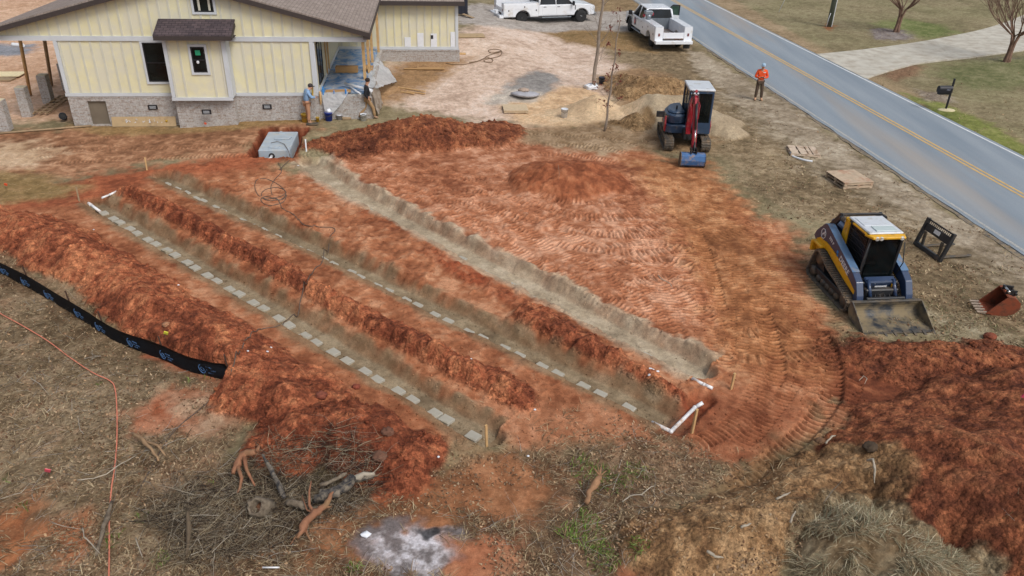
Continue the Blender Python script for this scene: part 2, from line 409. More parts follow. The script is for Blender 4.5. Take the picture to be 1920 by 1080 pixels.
PATCH += [
 ([(1628, 60), (1650, 52), (1700, 56), (1722, 66), (1696, 76), (1640, 74)], [(92, 82, 78), (124, 114, 110), (152, 144, 140)], .35, .8, 0),
 ([(1840, 122), (1870, 108), (1930, 108), (1975, 130), (1920, 142), (1860, 138)], [(88, 78, 72), (118, 108, 102), (146, 138, 132)], .35, .8, 0),
 ([(1740, 135), (1800, 116), (1860, 110), (1990, 104), (2050, 130), (1960, 165), (1820, 168)], [(90, 95, 58), (114, 114, 78), (138, 134, 100)], .9, .3, 0),
 ([(1630, 44), (1690, 34), (1760, 46), (1800, 62), (1740, 74), (1715, 66), (1700, 56), (1650, 52)], [(90, 100, 54), (112, 120, 72), (136, 136, 94)], .7, .3, 0),
 ([(1690, 172), (1760, 192), (1840, 225), (1930, 275), (1990, 320), (1990, 330), (1850, 262), (1750, 216)], [(94, 102, 50), (120, 126, 66), (146, 146, 90)], .35, .3, 0),
 ([(1640, 140), (1700, 118), (1730, 122), (1720, 140), (1680, 152)], [(96, 70, 52), (122, 94, 72), (146, 118, 92)], .5, .6, 0),
 ([(1715, 168), (1760, 175), (1790, 192), (1740, 190)], [(104, 92, 80), (134, 122, 108), (176, 164, 146)], .4, 1.0, 0),
 ([(1540, 50), (1556, 44), (1572, 50), (1556, 58)], [(110, 70, 42), (136, 92, 60), (150, 108, 74)], .3, .2, 0),
 ([(1330, -30), (1480, 60), (1560, 110), (1620, 150), (1560, 118), (1440, 60), (1330, 0)], [(128, 110, 84), (152, 132, 104), (170, 150, 122)], .5, .3, 0),
]
PATCH = [(W(p[0]),) + p[1:] for p in PATCH]

# crawler tracks pressed into the clay
TRK = [
 [(1160, 420), (1300, 455), (1420, 500), (1500, 560)], [(1100, 600), (1200, 570), (1300, 560), (1420, 600)],
 [(1180, 315), (1235, 420), (1275, 540), (1290, 640)], [(1300, 330), (1335, 430), (1372, 540), (1385, 680)], [(1345, 330), (1392, 440), (1432, 560), (1440, 700)], [(1230, 330), (1262, 430), (1300, 560), (1318, 660)],
 [(1248, 300), (1262, 400), (1290, 500), (1310, 620), (1322, 690)], [(1322, 315), (1352, 400), (1395, 520), (1408, 640), (1400, 720)],
 [(1275, 320), (1320, 440), (1352, 560), (1362, 680)], [(1200, 320), (1215, 400), (1240, 500), (1255, 610)],
 [(1375, 330), (1410, 430), (1455, 540), (1470, 640), (1450, 740)], [(1425, 430), (1480, 520), (1525, 610), (1545, 700), (1500, 790), (1420, 880)],
 [(1440, 480), (1500, 560), (1500, 650), (1480, 730), (1440, 800)], [(600, 300), (720, 350), (900, 450), (1080, 560), (1230, 635)],
 [(640, 290), (780, 345), (960, 440), (1130, 535), (1300, 640)], [(700, 285), (860, 350), (1030, 440), (1210, 540), (1340, 640)],
 [(790, 300), (760, 330), (790, 365), (900, 372), (1000, 400), (1120, 420), (1240, 400), (1330, 350)],
 [(840, 300), (815, 325), (850, 345), (950, 350), (1010, 385), (1150, 395), (1230, 370)],
 [(960, 395), (1060, 440), (1180, 455), (1300, 440), (1400, 400)], [(1120, 480), (1230, 470), (1330, 500), (1400, 560)],
 [(1140, 520), (1250, 500), (1340, 540), (1380, 600)], [(700, 300), (640, 275), (560, 282), (400, 285), (200, 290), (60, 300)],
 [(1360, 640), (1420, 650), (1500, 640), (1560, 620)], [(1220, 290), (1150, 270), (1060, 262), (960, 262), (880, 280)],
 [(1190, 300), (1100, 285), (1000, 280), (900, 300)], [(1300, 880), (1380, 850), (1450, 800), (1500, 740)],
 [(1440, 320), (1400, 260), (1350, 200), (1290, 150), (1200, 120)], [(240, 262), (120, 280), (40, 295)],
]
TRK = [smooth_pl(W(t), 5) for t in TRK]
RUT = [(smooth_pl(W(t), 5), w_) for t, w_ in (([(1530, 620), (1556, 680), (1560, 730), (1535, 780), (1480, 835), (1420, 890)], .25), ([(1420, 560), (1440, 620), (1455, 690), (1440, 730)], .23), ([(1300, 420), (1330, 500), (1350, 590)], .22))]

def field(x, y):
    """height, albedo, litter density and pile number at points of the site"""
    x = np.asarray(x, np.float64); y = np.asarray(y, np.float64)
    u = x * HU.x + y * HU.y; w = x * HW.x + y * HW.y; n = x * RN.x + y * RN.y
    near = ss(75, 55, np.hypot(x, y))
    z = 0.68 * ss(33.5, 45.5, w) * (1 - ss(3, 9, u)) * ss(-16, -4, u) + 0.22 * ss(-14, -5, u) * ss(30, 34.5, w) * (1 - ss(-2, 3, u)) * (1 - ss(36, 44, w))
    z = z + 0.05 * fbm(x, y, .35, 3, 5) * near + 0.4 * ss(27, 60, n) * 0
    wx = x + 0.35 * fbm(x, y, .9, 3, 21); wy = y + 0.35 * fbm(x, y, .9, 3, 22)
    f1 = fbm(x, y, .45, 4, 1, .6); f2 = fbm(x, y, 2.6, 2, 2, .6); f3 = fbm(x, y, 6.0, 2, 3, .6); fh = fbm(x, y, 6.0, 2, 33, .4); f2h = fbm(x, y, 2.6, 3, 2, .42)
    fd = vn(x, y, 26.0, 77); fe = vn(x + 3.3, y, 47.0, 78)
    mixv = np.clip(0.5 + 0.5 * f1 + 0.42 * f2 + 0.4 * f3 , 0, 1)
    col = np.zeros(x.shape + (3,)); lit = np.zeros(x.shape)
    def tri(cs, t):
        a, b, c = [np.array(lin(*q)) for q in cs]
        t = t[..., None]
        return np.where(t < .5, a + (b - a) * (t * 2), b + (c - b) * (t * 2 - 1))
    # across the road: lawn, mottled dull green and straw
    col[:] = tri([(112, 102, 76), (136, 124, 96), (152, 142, 112)], mixv)
    gm = np.clip(0.5 + 1.2 * fbm(x, y, .25, 3, 31) + .5 * f2, 0, 1) * ss(25.6, 27.5, n)
    col = col + (tri([(92, 100, 62), (112, 118, 74), (134, 134, 96)], mixv) - col) * (gm * .26)[..., None]
    lit = lit + .25
    rm = ss(27.6, 25.8, n) * ss(25.2, 25.6, n)
    col = col + (np.array(lin(160, 138, 108)) - col) * (rm * .7)[..., None]
    for (P, cs, soft, li, kk) in PATCH:
        xs = [p[0] for p in P]; ys = [p[1] for p in P]
        sel = (x > min(xs) - 2) & (x < max(xs) + 2) & (y > min(ys) - 2) & (y < max(ys) + 2)
        if not sel.any(): continue
        sd = poly_sd(wx[sel], wy[sel], P) + soft * .9 * f2[sel]
        m = ss(-soft, soft, sd)
        col[sel] = col[sel] + (tri(cs, mixv[sel]) - col[sel]) * m[..., None]
        lit[sel] = lit[sel] + (li - lit[sel]) * m
    # rough micro relief where people and machines have trampled
    z = z + near * (0.014 * f2h + 0.009 * fh)
    # crawler tracks
    rip = np.zeros(x.shape); ripm = np.zeros(x.shape)
    for k, P in enumerate(TRK):
        xs = [p[0] for p in P]; ys = [p[1] for p in P]
        sel = (x > min(xs) - 1) & (x < max(xs) + 1) & (y > min(ys) - 1) & (y < max(ys) + 1)
        if not sel.any(): continue
        for side in (-1, 1):
            d, s, arc, L = pl_dist(x[sel], y[sel], P)
            d = np.abs(d * s - side * .62 + .12 * f1[sel])
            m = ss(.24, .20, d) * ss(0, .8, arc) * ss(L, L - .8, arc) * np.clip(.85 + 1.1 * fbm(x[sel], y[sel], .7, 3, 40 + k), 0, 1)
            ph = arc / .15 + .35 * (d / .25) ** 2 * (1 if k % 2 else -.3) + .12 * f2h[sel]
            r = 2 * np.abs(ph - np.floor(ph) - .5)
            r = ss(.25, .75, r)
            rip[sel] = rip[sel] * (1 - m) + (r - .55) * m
            ripm[sel] = np.maximum(ripm[sel], m)
    for P, hw_ in RUT:
        xs = [p[0] for p in P]; ys = [p[1] for p in P]
        sel = (x > min(xs) - 1.2) & (x < max(xs) + 1.2) & (y > min(ys) - 1.2) & (y < max(ys) + 1.2)
        if not sel.any(): continue
        d, s, arc, L = pl_dist(x[sel], y[sel], P)
        m = ss(hw_ + .04, hw_ - .04, d + .03 * f2[sel]) * ss(0, .5, arc) * ss(L, L - .5, arc)
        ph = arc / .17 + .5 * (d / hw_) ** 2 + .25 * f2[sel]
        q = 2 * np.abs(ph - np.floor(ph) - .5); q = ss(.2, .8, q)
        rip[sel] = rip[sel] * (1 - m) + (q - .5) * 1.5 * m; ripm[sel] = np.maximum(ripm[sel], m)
        z[sel] = z[sel] - .04 * m + (.06 if hw_ > .24 else .0) * ss(hw_ + .35, hw_ + .12, d) * (1 - m) * ss(0, .5, arc) * ss(L, L - .5, arc) * (s > 0)
    ripm *= (1 - ss(18.2, 18.6, n))
    patchy = np.clip(.5 + 1.4 * f1, 0, 1)
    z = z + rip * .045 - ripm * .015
    kcol = 1 + rip * .42 * (.6 + .8 * patchy)  # colour follows the ripples: crests paler, furrows darker, stronger in patches
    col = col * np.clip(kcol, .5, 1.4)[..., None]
    # how far each pile must keep from the open trenches and the tank pit
    keep = np.ones(x.shape)
    for k, (P, nb, fb) in enumerate([(T1, .5, .78), (T2, .42, .6), (T3, .36, .95)]):
        d, s, arc, L = pl_dist(x, y, P)
        sd = d * s
        keep = keep * np.where(sd > 0, ss(fb - .1, fb + .4, d + .08 * f2), ss(nb - .15, nb + .3, d + .08 * f2))
    d, s, arc, L = pl_dist(x, y, FENCE)
    keep = keep * np.where(arc < L - .02, ss(.0, .45, d * s + .05 * f2), 1)
    keep = keep * ss(.15, .9, np.maximum(np.maximum(TANK_U0 - u, u - TANK_U1), np.maximum(TANK_W0 - w, w - TANK_W1)))
    # piles
    pid = np.full(x.shape, -1); ph_ = np.zeros(x.shape); top = np.full(x.shape, .05)
    for k, (nm, lb, P, hw, hh, cs, rg, ct) in enumerate(PILES):
        xs = [p[0] for p in P]; ys = [p[1] for p in P]
        sel = (x > min(xs) - 3.2) & (x < max(xs) + 3.2) & (y > min(ys) - 3.2) & (y < max(ys) + 3.2)
        if not sel.any(): continue
        X_, Y_ = x[sel], y[sel]
        d, s, arc, L = pl_dist(X_, Y_, P)
        wob = 1 + .28 * fbm(X_, Y_, .8, 3, 60 + k) + .16 * rg * fbm(X_, Y_, 2.4, 3, 70 + k)
        q = d / (hw * wob)
        al = np.concatenate([[0], np.cumsum([hypot(b_[0] - a_[0], b_[1] - a_[1]) for a_, b_ in zip(P[:-1], P[1:])])])
        zc = np.array([p_[2] for p_ in P]); hm = np.clip(np.interp(arc, al, zc / zc.max()), .25, 1)
        bodyh = np.clip(1 - q ** 1.5, 0, 1) * (1 + .35 * fbm(X_, Y_, .55, 2, 80 + k) + .26 * rg * fbm(X_, Y_, 1.7, 3, 90 + k))
        h = hh * hm * np.clip(bodyh, 0, 2) * keep[sel]
        edge = ss(0, .1, h)
        if rg > .25:
            w1, i1 = worley(X_ + .05 * f2[sel], Y_, 3.6, 5 + k); w2, i2 = worley(X_, Y_, 6.5, 9 + k)
            clod = (.10 * np.clip(.62 - w1, 0, 1) * (i1 > .45) + .045 * np.clip(.7 - w2, 0, 1) * (i2 > .35)) * rg
            h = h + edge * (clod + .07 * rg * f2h[sel] + .028 * rg * fh[sel])
            tt = np.clip(.48 + .6 * f1[sel] + .45 * f2[sel] + .4 * f3[sel] + (i2 - .5) * .4 , 0, 1)
        else:
            h = h + edge * (.014 * f2h[sel] + .004 * fh[sel]); tt = np.clip(.5 + .5 * f1[sel] + .15 * f2[sel] + .1 * f3[sel], 0, 1)
        c = tri(cs, tt)
        m = ss(0.0, .13, h + .03 * f2[sel])
        col[sel] = col[sel] + (c - col[sel]) * m[..., None]
        ph_[sel] = np.maximum(ph_[sel], h)
        lit[sel] = lit[sel] * (1 - m) + (1.0 if nm == 'grass_mound' else (.22 if 'tan brown' in lb else 0)) * m
        pp = pid[sel]; tp = top[sel]
        b = h > tp
        pp[b] = k; tp[b] = h[b]; pid[sel] = pp; top[sel] = tp
    z = z + ph_
    # hollow in the big red mound
    bw = ss(1.5, .2, np.hypot((x - G(1760, 800, .5).x) / 1.3, (y - G(1760, 800, .5).y)))
    z = z - .25 * bw * ss(.2, .6, ph_)
    # trenches
    for k, (P, b0, b1, lip, sc_) in enumerate([(T1, .22, .34, .62, 0), (T2, .22, .36, .64, 1), (T3, .26, .45, .92, 2)]):
        xs = [p[0] for p in P]; ys = [p[1] for p in P]
        sel = (x > min(xs) - 2) & (x < max(xs) + 2) & (y > min(ys) - 2) & (y < max(ys) + 2)
        if not sel.any(): continue
        X_, Y_ = x[sel], y[sel]
        d, s, arc, L = pl_dist(X_, Y_, P)
        sd = d * np.where(s == 0, 1, s) + .07 * fbm(X_, Y_, 1.5, 3, 100 + k, .4)
        ends = np.where((arc <= 1e-6) | (arc >= L - 1e-6), 1, 0)
        inb = ss(-b0 - .16, -b0 + .0, sd) * (1 - np.clip((sd - b1) / .24, 0, 1) ** 1.2)
        # rounded ends
        inb = np.where(ends > 0, ss(.42, .2, d), inb)
        bed = ss(-b0 - .02, -b0 + .08, sd) * ss(b1 + .08, b1 - .04, sd)
        cut = inb * (TD + .02)
        rough_ = .018 * fbm(arc, sd * 1.8, 1.6, 2, 130, .42) * inb * (1 - bed)
        zz = z[sel]
        base0 = zz * (1 - inb) - cut + inb * (.02 * f2h[sel] + .008 * fbm(X_, Y_, 5, 2, 111)) + rough_
        # crumbly lip on the far side
        lp = ss(b1 + .12, b1 + .3, sd) * ss(lip + .1 * f1[sel], b1 + .3, sd) * (1 - (ends > 0))
        w1, i1 = worley(X_, Y_, 4.5, 31 + k)
        base0 = base0 + lp * (.02 + .03 * f2h[sel] + .05 * np.clip(.6 - w1, 0, 1) * (i1 > .4))
        z[sel] = base0
        bc = [[(110, 94, 74), (138, 121, 97), (164, 148, 122)], [(106, 90, 70), (134, 117, 93), (160, 144, 118)], [(138, 124, 104), (170, 155, 132), (192, 178, 156)]][k]
        wc = [[(98, 78, 56), (130, 108, 82), (156, 136, 108)], [(98, 78, 58), (130, 110, 84), (156, 138, 112)], [(132, 114, 94), (170, 152, 128), (198, 184, 160)]][k]
        z3 = z[sel]; sl = sd + 1.2 * z3; g1 = fbm(arc, sl, 2.2, 2, 140, .6)
        tt = np.clip(.5 + .55 * g1, 0, 1)
        cc = col[sel]
        lpc = ss(b1 - .05, b1 + .01, sd) * ss(lip + .12 + .25 * f2[sel], lip - .15 + .2 * f2[sel], sd) * (1 - (ends > 0))
        npc = ss(-b0 - .5 - .3 * f2[sel], -b0 - .22, sd) * ss(-b0 + .1, -b0, sd) * (1 - (ends > 0))
        cc = cc + (tri(wc, tt) - cc) * np.clip(lpc * (.78 + .22 * f2[sel]) + npc * .8 + inb * (ends > 0), 0, 1)[..., None]
        bm_ = bed * (1 - (ends > 0))
        cc = cc + (tri(bc, tt) - cc) * bm_[..., None]
        col[sel] = cc; lit[sel] = lit[sel] * (1 - np.clip(inb + lpc, 0, 1)) + .12 * lpc; 
        pp = pid[sel]; pp[(inb > .5)] = -1; pid[sel] = pp
    # small side cut with the white pipe, clumps along the third trench
    ce = W([(1262, 806), (1318, 752)], -.1)
    d, s, arc, L = pl_dist(x, y, ce)
    m = ss(.34, .14, d + .06 * f2h); z = z * (1 - m) - .18 * m
    col = col + (tri([(104, 48, 30), (128, 62, 40), (144, 78, 54)], mixv) - col) * (ss(.5, .15, d + .12 * f2) * .55)[..., None]
    pid = np.where(m > .4, -1, pid)
    ck = W([(690, 402), (800, 472), (900, 530), (980, 575)], 0)
    d, s, arc, L = pl_dist(x, y, ck)
    sel = d < .6
    if sel.any():
        w1, i1 = worley(x[sel], y[sel], 5.0, 51)
        m = ss(.30, .05, np.abs(d[sel] - .12) + .12 * f2[sel]) * np.clip(.3 + 1.6 * f1[sel], 0, 1)
        z[sel] += m * (.07 + .14 * np.clip(.6 - w1, 0, 1)); c = col[sel]
        col[sel] = c + (tri([(110, 54, 36), (140, 74, 48), (160, 96, 66)], mixv[sel]) - c) * m[..., None]
    # pit of the septic tank
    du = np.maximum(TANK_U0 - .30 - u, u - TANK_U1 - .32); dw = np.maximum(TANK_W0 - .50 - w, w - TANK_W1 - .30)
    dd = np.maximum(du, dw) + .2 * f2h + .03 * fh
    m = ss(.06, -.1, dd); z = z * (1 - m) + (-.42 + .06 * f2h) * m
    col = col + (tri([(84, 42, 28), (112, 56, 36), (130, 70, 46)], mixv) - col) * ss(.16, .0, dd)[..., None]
    # burnt patch
    bc_ = G(775, 1030)
    r_ = np.hypot((x - bc_.x) / 1.0, (y - bc_.y) / .66) + .5 * f2 + .2 * f3
    m = ss(1.05, .55, r_)
    ash = tri([(116, 110, 110), (160, 155, 156), (208, 206, 212)], np.clip(.58 + .9 * f3 + .8 * f2 + .5 * (fd - .5), 0, 1))
    col = col + (ash - col) * (m * .88)[..., None]; lit = lit * (1 - m)
    bk = G(806, 1002); r_ = np.hypot(x - bk.x, y - bk.y) + .22 * f2 + .14 * f3
    col = col + (np.array(lin(36, 38, 42)) - col) * (ss(.26, .14, r_) * .85)[..., None]
    # under roads the ground drops a little
    m = ss(18.6, 19.0, n) * ss(25.7, 25.3, n); z = z * (1 - m) - .07 * m
    md = ss(-.3, .15, poly_sd(x, y, DRIVE)); z = z * (1 - md) - .07 * md; lit = lit * (1 - m) * (1 - md)
    # salt and pepper of grains and straw
    sp = .84 + .2 * fd + .14 * fe
    lt = np.clip(lit, 0, 1)
    col = col * (1 + (sp - 1) * (.2 + 1.4 * lt))[..., None]
    bright = ((fd > .86) & (fe > .45)) * lt
    col = col + (np.array(lin(176, 160, 130)) - col) * (bright * .55)[..., None]
    return z, col, lit, pid

DRV_UP = [(1530, 102), (1600, 95.5), (1664, 87.5), (1730, 78), (1789, 67), (1840, 56), (1885, 42), (1940, 20), (2010, -12)]
DRV_LO = [(1622, 148), (1664, 134), (1717, 120), (1768, 113.5), (1820, 108), (1870, 101), (1925, 94), (1990, 83), (2060, 60)]
DRIVE = W(DRV_UP) + W(DRV_LO)[::-1]

def height(x, y):
    return float(field(np.array([x]), np.array([y]))[0][0])

def GZ(px, py, it=3, dz=0.0):
    p = G(px, py)
    for _ in range(it):
        p = G(px, py, height(p.x, p.y) + dz)
    return Vector((p.x, p.y, height(p.x, p.y)))

def grid_axis():
    rows = [G(960, v).y for v in np.concatenate([np.arange(1230, 830, -1.2), np.arange(830, 300, -.9), np.arange(300, -40, -1.1), np.arange(-40, -215, -6.0)])]
    rows = [-25, -12, -4, 1, 4.5] + [r for r in rows if r > 5.2]
    while rows[-1] < 700: rows.append(rows[-1] * 1.18)
    t = [-14000, -8000, -4500, -2600, -1800, -1400, -1250] + list(np.arange(-1150, 1150.1, 2.0)) + [1250, 1400, 1800, 2600, 4500, 8000, 14000]
    return np.array(rows), np.array(t)

def ground_material(name, clod):
    m = bpy.data.materials.new(name); m.use_nodes = True
    N = m.node_tree.nodes; L = m.node_tree.links; p = N['Principled BSDF']
    p.inputs['Roughness'].default_value = .93; p.inputs['Specular IOR Level'].default_value = .18
    at = N.new('ShaderNodeAttribute'); at.attribute_name = 'albedo'
    tc = N.new('ShaderNodeTexCoord')
    def noise(sc, det, ro, lo, hi, a=.32, b=.68):
        n = N.new('ShaderNodeTexNoise'); n.inputs['Scale'].default_value = sc; n.inputs['Detail'].default_value = det; n.inputs['Roughness'].default_value = ro
        L.new(tc.outputs['Object'], n.inputs['Vector'])
        q = N.new('ShaderNodeMapRange'); q.inputs[1].default_value = a; q.inputs[2].default_value = b; q.inputs[3].default_value = lo; q.inputs[4].default_value = hi
        L.new(n.outputs['Fac'], q.inputs[0]); return n, q.outputs[0]
    def mul(c, f):
        mx = N.new('ShaderNodeMix'); mx.data_type = 'RGBA'; mx.blend_type = 'MULTIPLY'; mx.inputs[0].default_value = 1
        L.new(c, mx.inputs[6]); L.new(f, mx.inputs[7]); return mx.outputs[2]
    n1, f1 = (noise(8, 10, .74, .7, 1.25) if not clod else noise(8, 10, .72, .74, 1.22)); n2, f2 = noise(34, 5, .75, .74, 1.24)
    c = mul(mul(at.outputs['Color'], f1), f2)
    hgt = n2.outputs['Fac']
    bp0 = N.new('ShaderNodeBump'); bp0.inputs['Strength'].default_value = .6; bp0.inputs['Distance'].default_value = .03
    L.new(n1.outputs['Fac'], bp0.inputs['Height'])
    last = bp0
    if clod:
        wv = N.new('ShaderNodeMixRGB'); wv.inputs[0].default_value = .06
        L.new(tc.outputs['Object'], wv.inputs[1]); L.new(n1.outputs['Color'], wv.inputs[2])
        for sc, lo, hi, st, ds in ((11, .72, 1.26, .7, .05), (27, .78, 1.22, .6, .02)):
            v = N.new('ShaderNodeTexVoronoi'); v.inputs['Scale'].default_value = sc; L.new(wv.outputs[0], v.inputs['Vector'])
            sp = N.new('ShaderNodeSeparateColor'); L.new(v.outputs['Color'], sp.inputs[0])
            q = N.new('ShaderNodeMapRange'); q.inputs[3].default_value = lo; q.inputs[4].default_value = hi; L.new(sp.outputs[0], q.inputs[0]); c = mul(c, q.outputs[0])
            q2 = N.new('ShaderNodeMapRange'); q2.inputs[1].default_value = .0; q2.inputs[2].default_value = .62; q2.inputs[3].default_value = 1; q2.inputs[4].default_value = 0; L.new(v.outputs['Distance'], q2.inputs[0])
            b2 = N.new('ShaderNodeBump'); b2.inputs['Strength'].default_value = st; b2.inputs['Distance'].default_value = ds; L.new(q2.outputs[0], b2.inputs['Height']); L.new(last.outputs[0], b2.inputs['Normal']); last = b2
    b3 = N.new('ShaderNodeBump'); b3.inputs['Strength'].default_value = .5; b3.inputs['Distance'].default_value = .012
    L.new(hgt, b3.inputs['Height']); L.new(last.outputs[0], b3.inputs['Normal']); L.new(b3.outputs[0], p.inputs['Normal'])
    L.new(c, p.inputs['Base Color'])
    return m

def build_ground():
    rows, t = grid_axis()
    nr, nc = len(rows), len(t)
    wd = np.maximum(rows * cos(PITCH) + CAM_H * sin(PITCH), 9.0) / FPX
    Y = np.repeat(rows[:, None], nc, 1); X = wd[:, None] * t[None, :]
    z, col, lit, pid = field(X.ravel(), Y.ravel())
    far = np.hypot(X, Y).ravel() > 90
    co = np.stack([X.ravel(), Y.ravel(), z], 1).astype(np.float32)
    i = np.arange(nr - 1)[:, None] * nc + np.arange(nc - 1)[None, :]
    quads = np.stack([i, i + 1, i + nc + 1, i + nc], -1).reshape(-1, 4)
    fp = np.max(pid[quads], axis=1)                       # pile of each face
    m0, m1 = ground_material('soil', False), ground_material('cloddy_soil', True)
    def sub(name, fsel, m=None):
        m = m or m0
        q = quads[fsel]
        used, inv = np.unique(q, return_inverse=True)
        me = bpy.data.meshes.new(name)
        me.vertices.add(len(used)); me.vertices.foreach_set('co', co[used].ravel())
        me.loops.add(q.size); me.loops.foreach_set('vertex_index', inv.ravel().astype(np.int32))
        me.polygons.add(len(q)); me.polygons.foreach_set('loop_start', (np.arange(len(q)) * 4).astype(np.int32))
        me.polygons.foreach_set('loop_total', np.full(len(q), 4, np.int32))
        me.update(calc_edges=True)
        me.polygons.foreach_set('use_smooth', np.ones(len(q), bool))
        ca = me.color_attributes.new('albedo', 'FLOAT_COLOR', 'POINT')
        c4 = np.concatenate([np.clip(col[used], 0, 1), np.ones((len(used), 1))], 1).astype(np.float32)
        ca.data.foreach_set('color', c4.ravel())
        me.materials.append(m)
        o = bpy.data.objects.new(name, me); COL.objects.link(o)
        return o
    tag(sub('ground', fp < 0), kind='structure')
    for k, (nm, lb, P, hw, hh, cs, rg, ct) in enumerate(PILES):
        s = fp == k
        if s.sum() > 30: tag(sub(nm, s, m1 if rg > .45 and nm != 'grass_mound' else m0), lb, ct)
    return m0
SOIL = build_ground()

# ------------------------------------------------------------------ road, its markings and the concrete driveway
def asphalt():
    m = bpy.data.materials.new("asphalt"); m.use_nodes = True
    N = m.node_tree.nodes; L = m.node_tree.links; p = N['Principled BSDF']
    p.inputs['Roughness'].default_value = .85; p.inputs['Specular IOR Level'].default_value = .3
    tc = N.new('ShaderNodeTexCoord')
    mp = N.new('ShaderNodeMapping'); mp.inputs['Rotation'].default_value = (0, 0, -YR); mp.inputs['Scale'].default_value = (1, .08, 1)
    L.new(tc.outputs['Object'], mp.inputs['Vector'])
    a = N.new('ShaderNodeTexNoise'); a.inputs['Scale'].default_value = 1.1; a.inputs['Detail'].default_value = 5
    L.new(mp.outputs[0], a.inputs['Vector'])
    cr = N.new('ShaderNodeValToRGB'); cr.color_ramp.elements[0].position = .3; cr.color_ramp.elements[1].position = .72
    cr.color_ramp.elements[0].color = (*lin(124, 136, 147), 1); cr.color_ramp.elements[1].color = (*lin(146, 155, 163), 1)
    L.new(a.outputs['Fac'], cr.inputs[0])
    b = N.new('ShaderNodeTexNoise'); b.inputs['Scale'].default_value = 55; b.inputs['Detail'].default_value = 4; b.inputs['Roughness'].default_value = .8
    L.new(tc.outputs['Object'], b.inputs['Vector'])
    mr = N.new('ShaderNodeMapRange'); mr.inputs[1].default_value = .25; mr.inputs[2].default_value = .75; mr.inputs[3].default_value = .74; mr.inputs[4].default_value = 1.24
    L.new(b.outputs['Fac'], mr.inputs[0])
    mx = N.new('ShaderNodeMix'); mx.data_type = 'RGBA'; mx.blend_type = 'MULTIPLY'; mx.inputs[0].default_value = 1
    L.new(cr.outputs[0], mx.inputs[6]); L.new(mr.outputs[0], mx.inputs[7])
    # tan dust tracked over the near lane
    d = N.new('ShaderNodeTexNoise'); d.inputs['Scale'].default_value = .5; d.inputs['Detail'].default_value = 7
    L.new(mp.outputs[0], d.inputs['Vector'])
    dr = N.new('ShaderNodeMapRange'); dr.inputs[1].default_value = .5; dr.inputs[2].default_value = .75; dr.inputs[4].default_value = .68
    L.new(d.outputs['Fac'], dr.inputs[0])
    m2 = N.new('ShaderNodeMix'); m2.data_type = 'RGBA'; L.new(dr.outputs[0], m2.inputs[0]); L.new(mx.outputs[2], m2.inputs[6]); m2.inputs[7].default_value = (*lin(166, 150, 132), 1)
    L.new(m2.outputs[2], p.inputs['Base Color'])
    bp = N.new('ShaderNodeBump'); bp.inputs['Strength'].default_value = .5; bp.inputs['Distance'].default_value = .01
    L.new(b.outputs['Fac'], bp.inputs['Height']); L.new(bp.outputs[0], p.inputs['Normal'])
    return m

def worn(name, col, amt, under):
    m = mat(name, lin(*col), .8, var=.12, vs_=3, dirt=lin(*under), dirt_amt=amt, dirt_scale=22)
    return m

def strip(b, n0, n1, z0, z1, y0=-40, y1=220, wob=0.0, seed=1):
    rnd = random.Random(seed)
    L = []; R_ = []
    yv = y0
    while yv < y1:
        a = n0 + rnd.uniform(-wob, wob); c = n1
        L.append(RN * a + RT * yv); R_.append(RN * c + RT * yv)
        yv += .45 if wob else 6
    for i in range(len(L) - 1):
        q = [L[i], R_[i], R_[i + 1], L[i + 1]]
        b.quad(*[Vector((p.x, p.y, z1)) for p in q])
        if z0 is not None: b.quad(Vector((L[i].x, L[i].y, z1)), Vector((L[i + 1].x, L[i + 1].y, z1)), Vector((L[i + 1].x, L[i + 1].y, z0)), Vector((L[i].x, L[i].y, z0)))
b = B(); strip(b, 18.72, 25.42, -.08, .022, 0, 200, .045)
road = tag(b.build('road', asphalt()), kind='structure')
b = B(); strip(b, 22.06, 22.17, None, .027); strip(b, 22.29, 22.40, None, .027)
b.build('centre_line', worn('yellow_line', (206, 168, 96), .30, (150, 150, 146)), road)
b = B(); strip(b, 25.12, 25.23, None, .027)
b.build('edge_line', worn('white_line', (214, 218, 220), .22, (150, 156, 160)), road)
b = B(); strip(b, 18.90, 19.01, None, .027)
b.build('edge_line', worn('worn_white_line', (186, 184, 176), .55, (146, 148, 148)), road)
# dark broken shoulder of old asphalt beside the near edge
b = B(); strip(b, 18.52, 18.71, -.08, .008, 0, 200, .07, 5)
b.build('broken_edge', mat('old_asphalt', lin(96, 92, 86), .9, var=.3, vs_=14, bump=.5, dirt=lin(140, 124, 100), dirt_amt=.55, dirt_scale=6), road)

b = B()
up_ = [Vector(p) for p in W(smooth_pl(DRV_UP, 3))]; lo_ = [Vector(p) for p in W(smooth_pl(DRV_LO, 3))]
for i in range(0, len(up_) - 1):
    a0, a1, c0, c1 = up_[i], up_[i + 1], lo_[i], lo_[i + 1]
    g = .012 if i % 5 == 0 else 0.0
    for k in range(1):
        f0, f1_ = 0, 1
        q = [a0.lerp(c0, f0), a0.lerp(c0, f1_), a1.lerp(c1, f1_), a1.lerp(c1, f0)]
        if g:
            dv = (q[3] - q[0]).normalized() * g; q[0] = q[0] + dv; q[1] = q[1] + dv
        b.prism([tuple(p) for p in q], -.08, .034, 'z')
tag(b.build('driveway', mat('concrete_slab', lin(190, 186, 174), .85, var=.1, vs_=.8, bump=.2, dirt=lin(168, 160, 146), dirt_amt=.45, dirt_scale=1.2)), kind='structure')
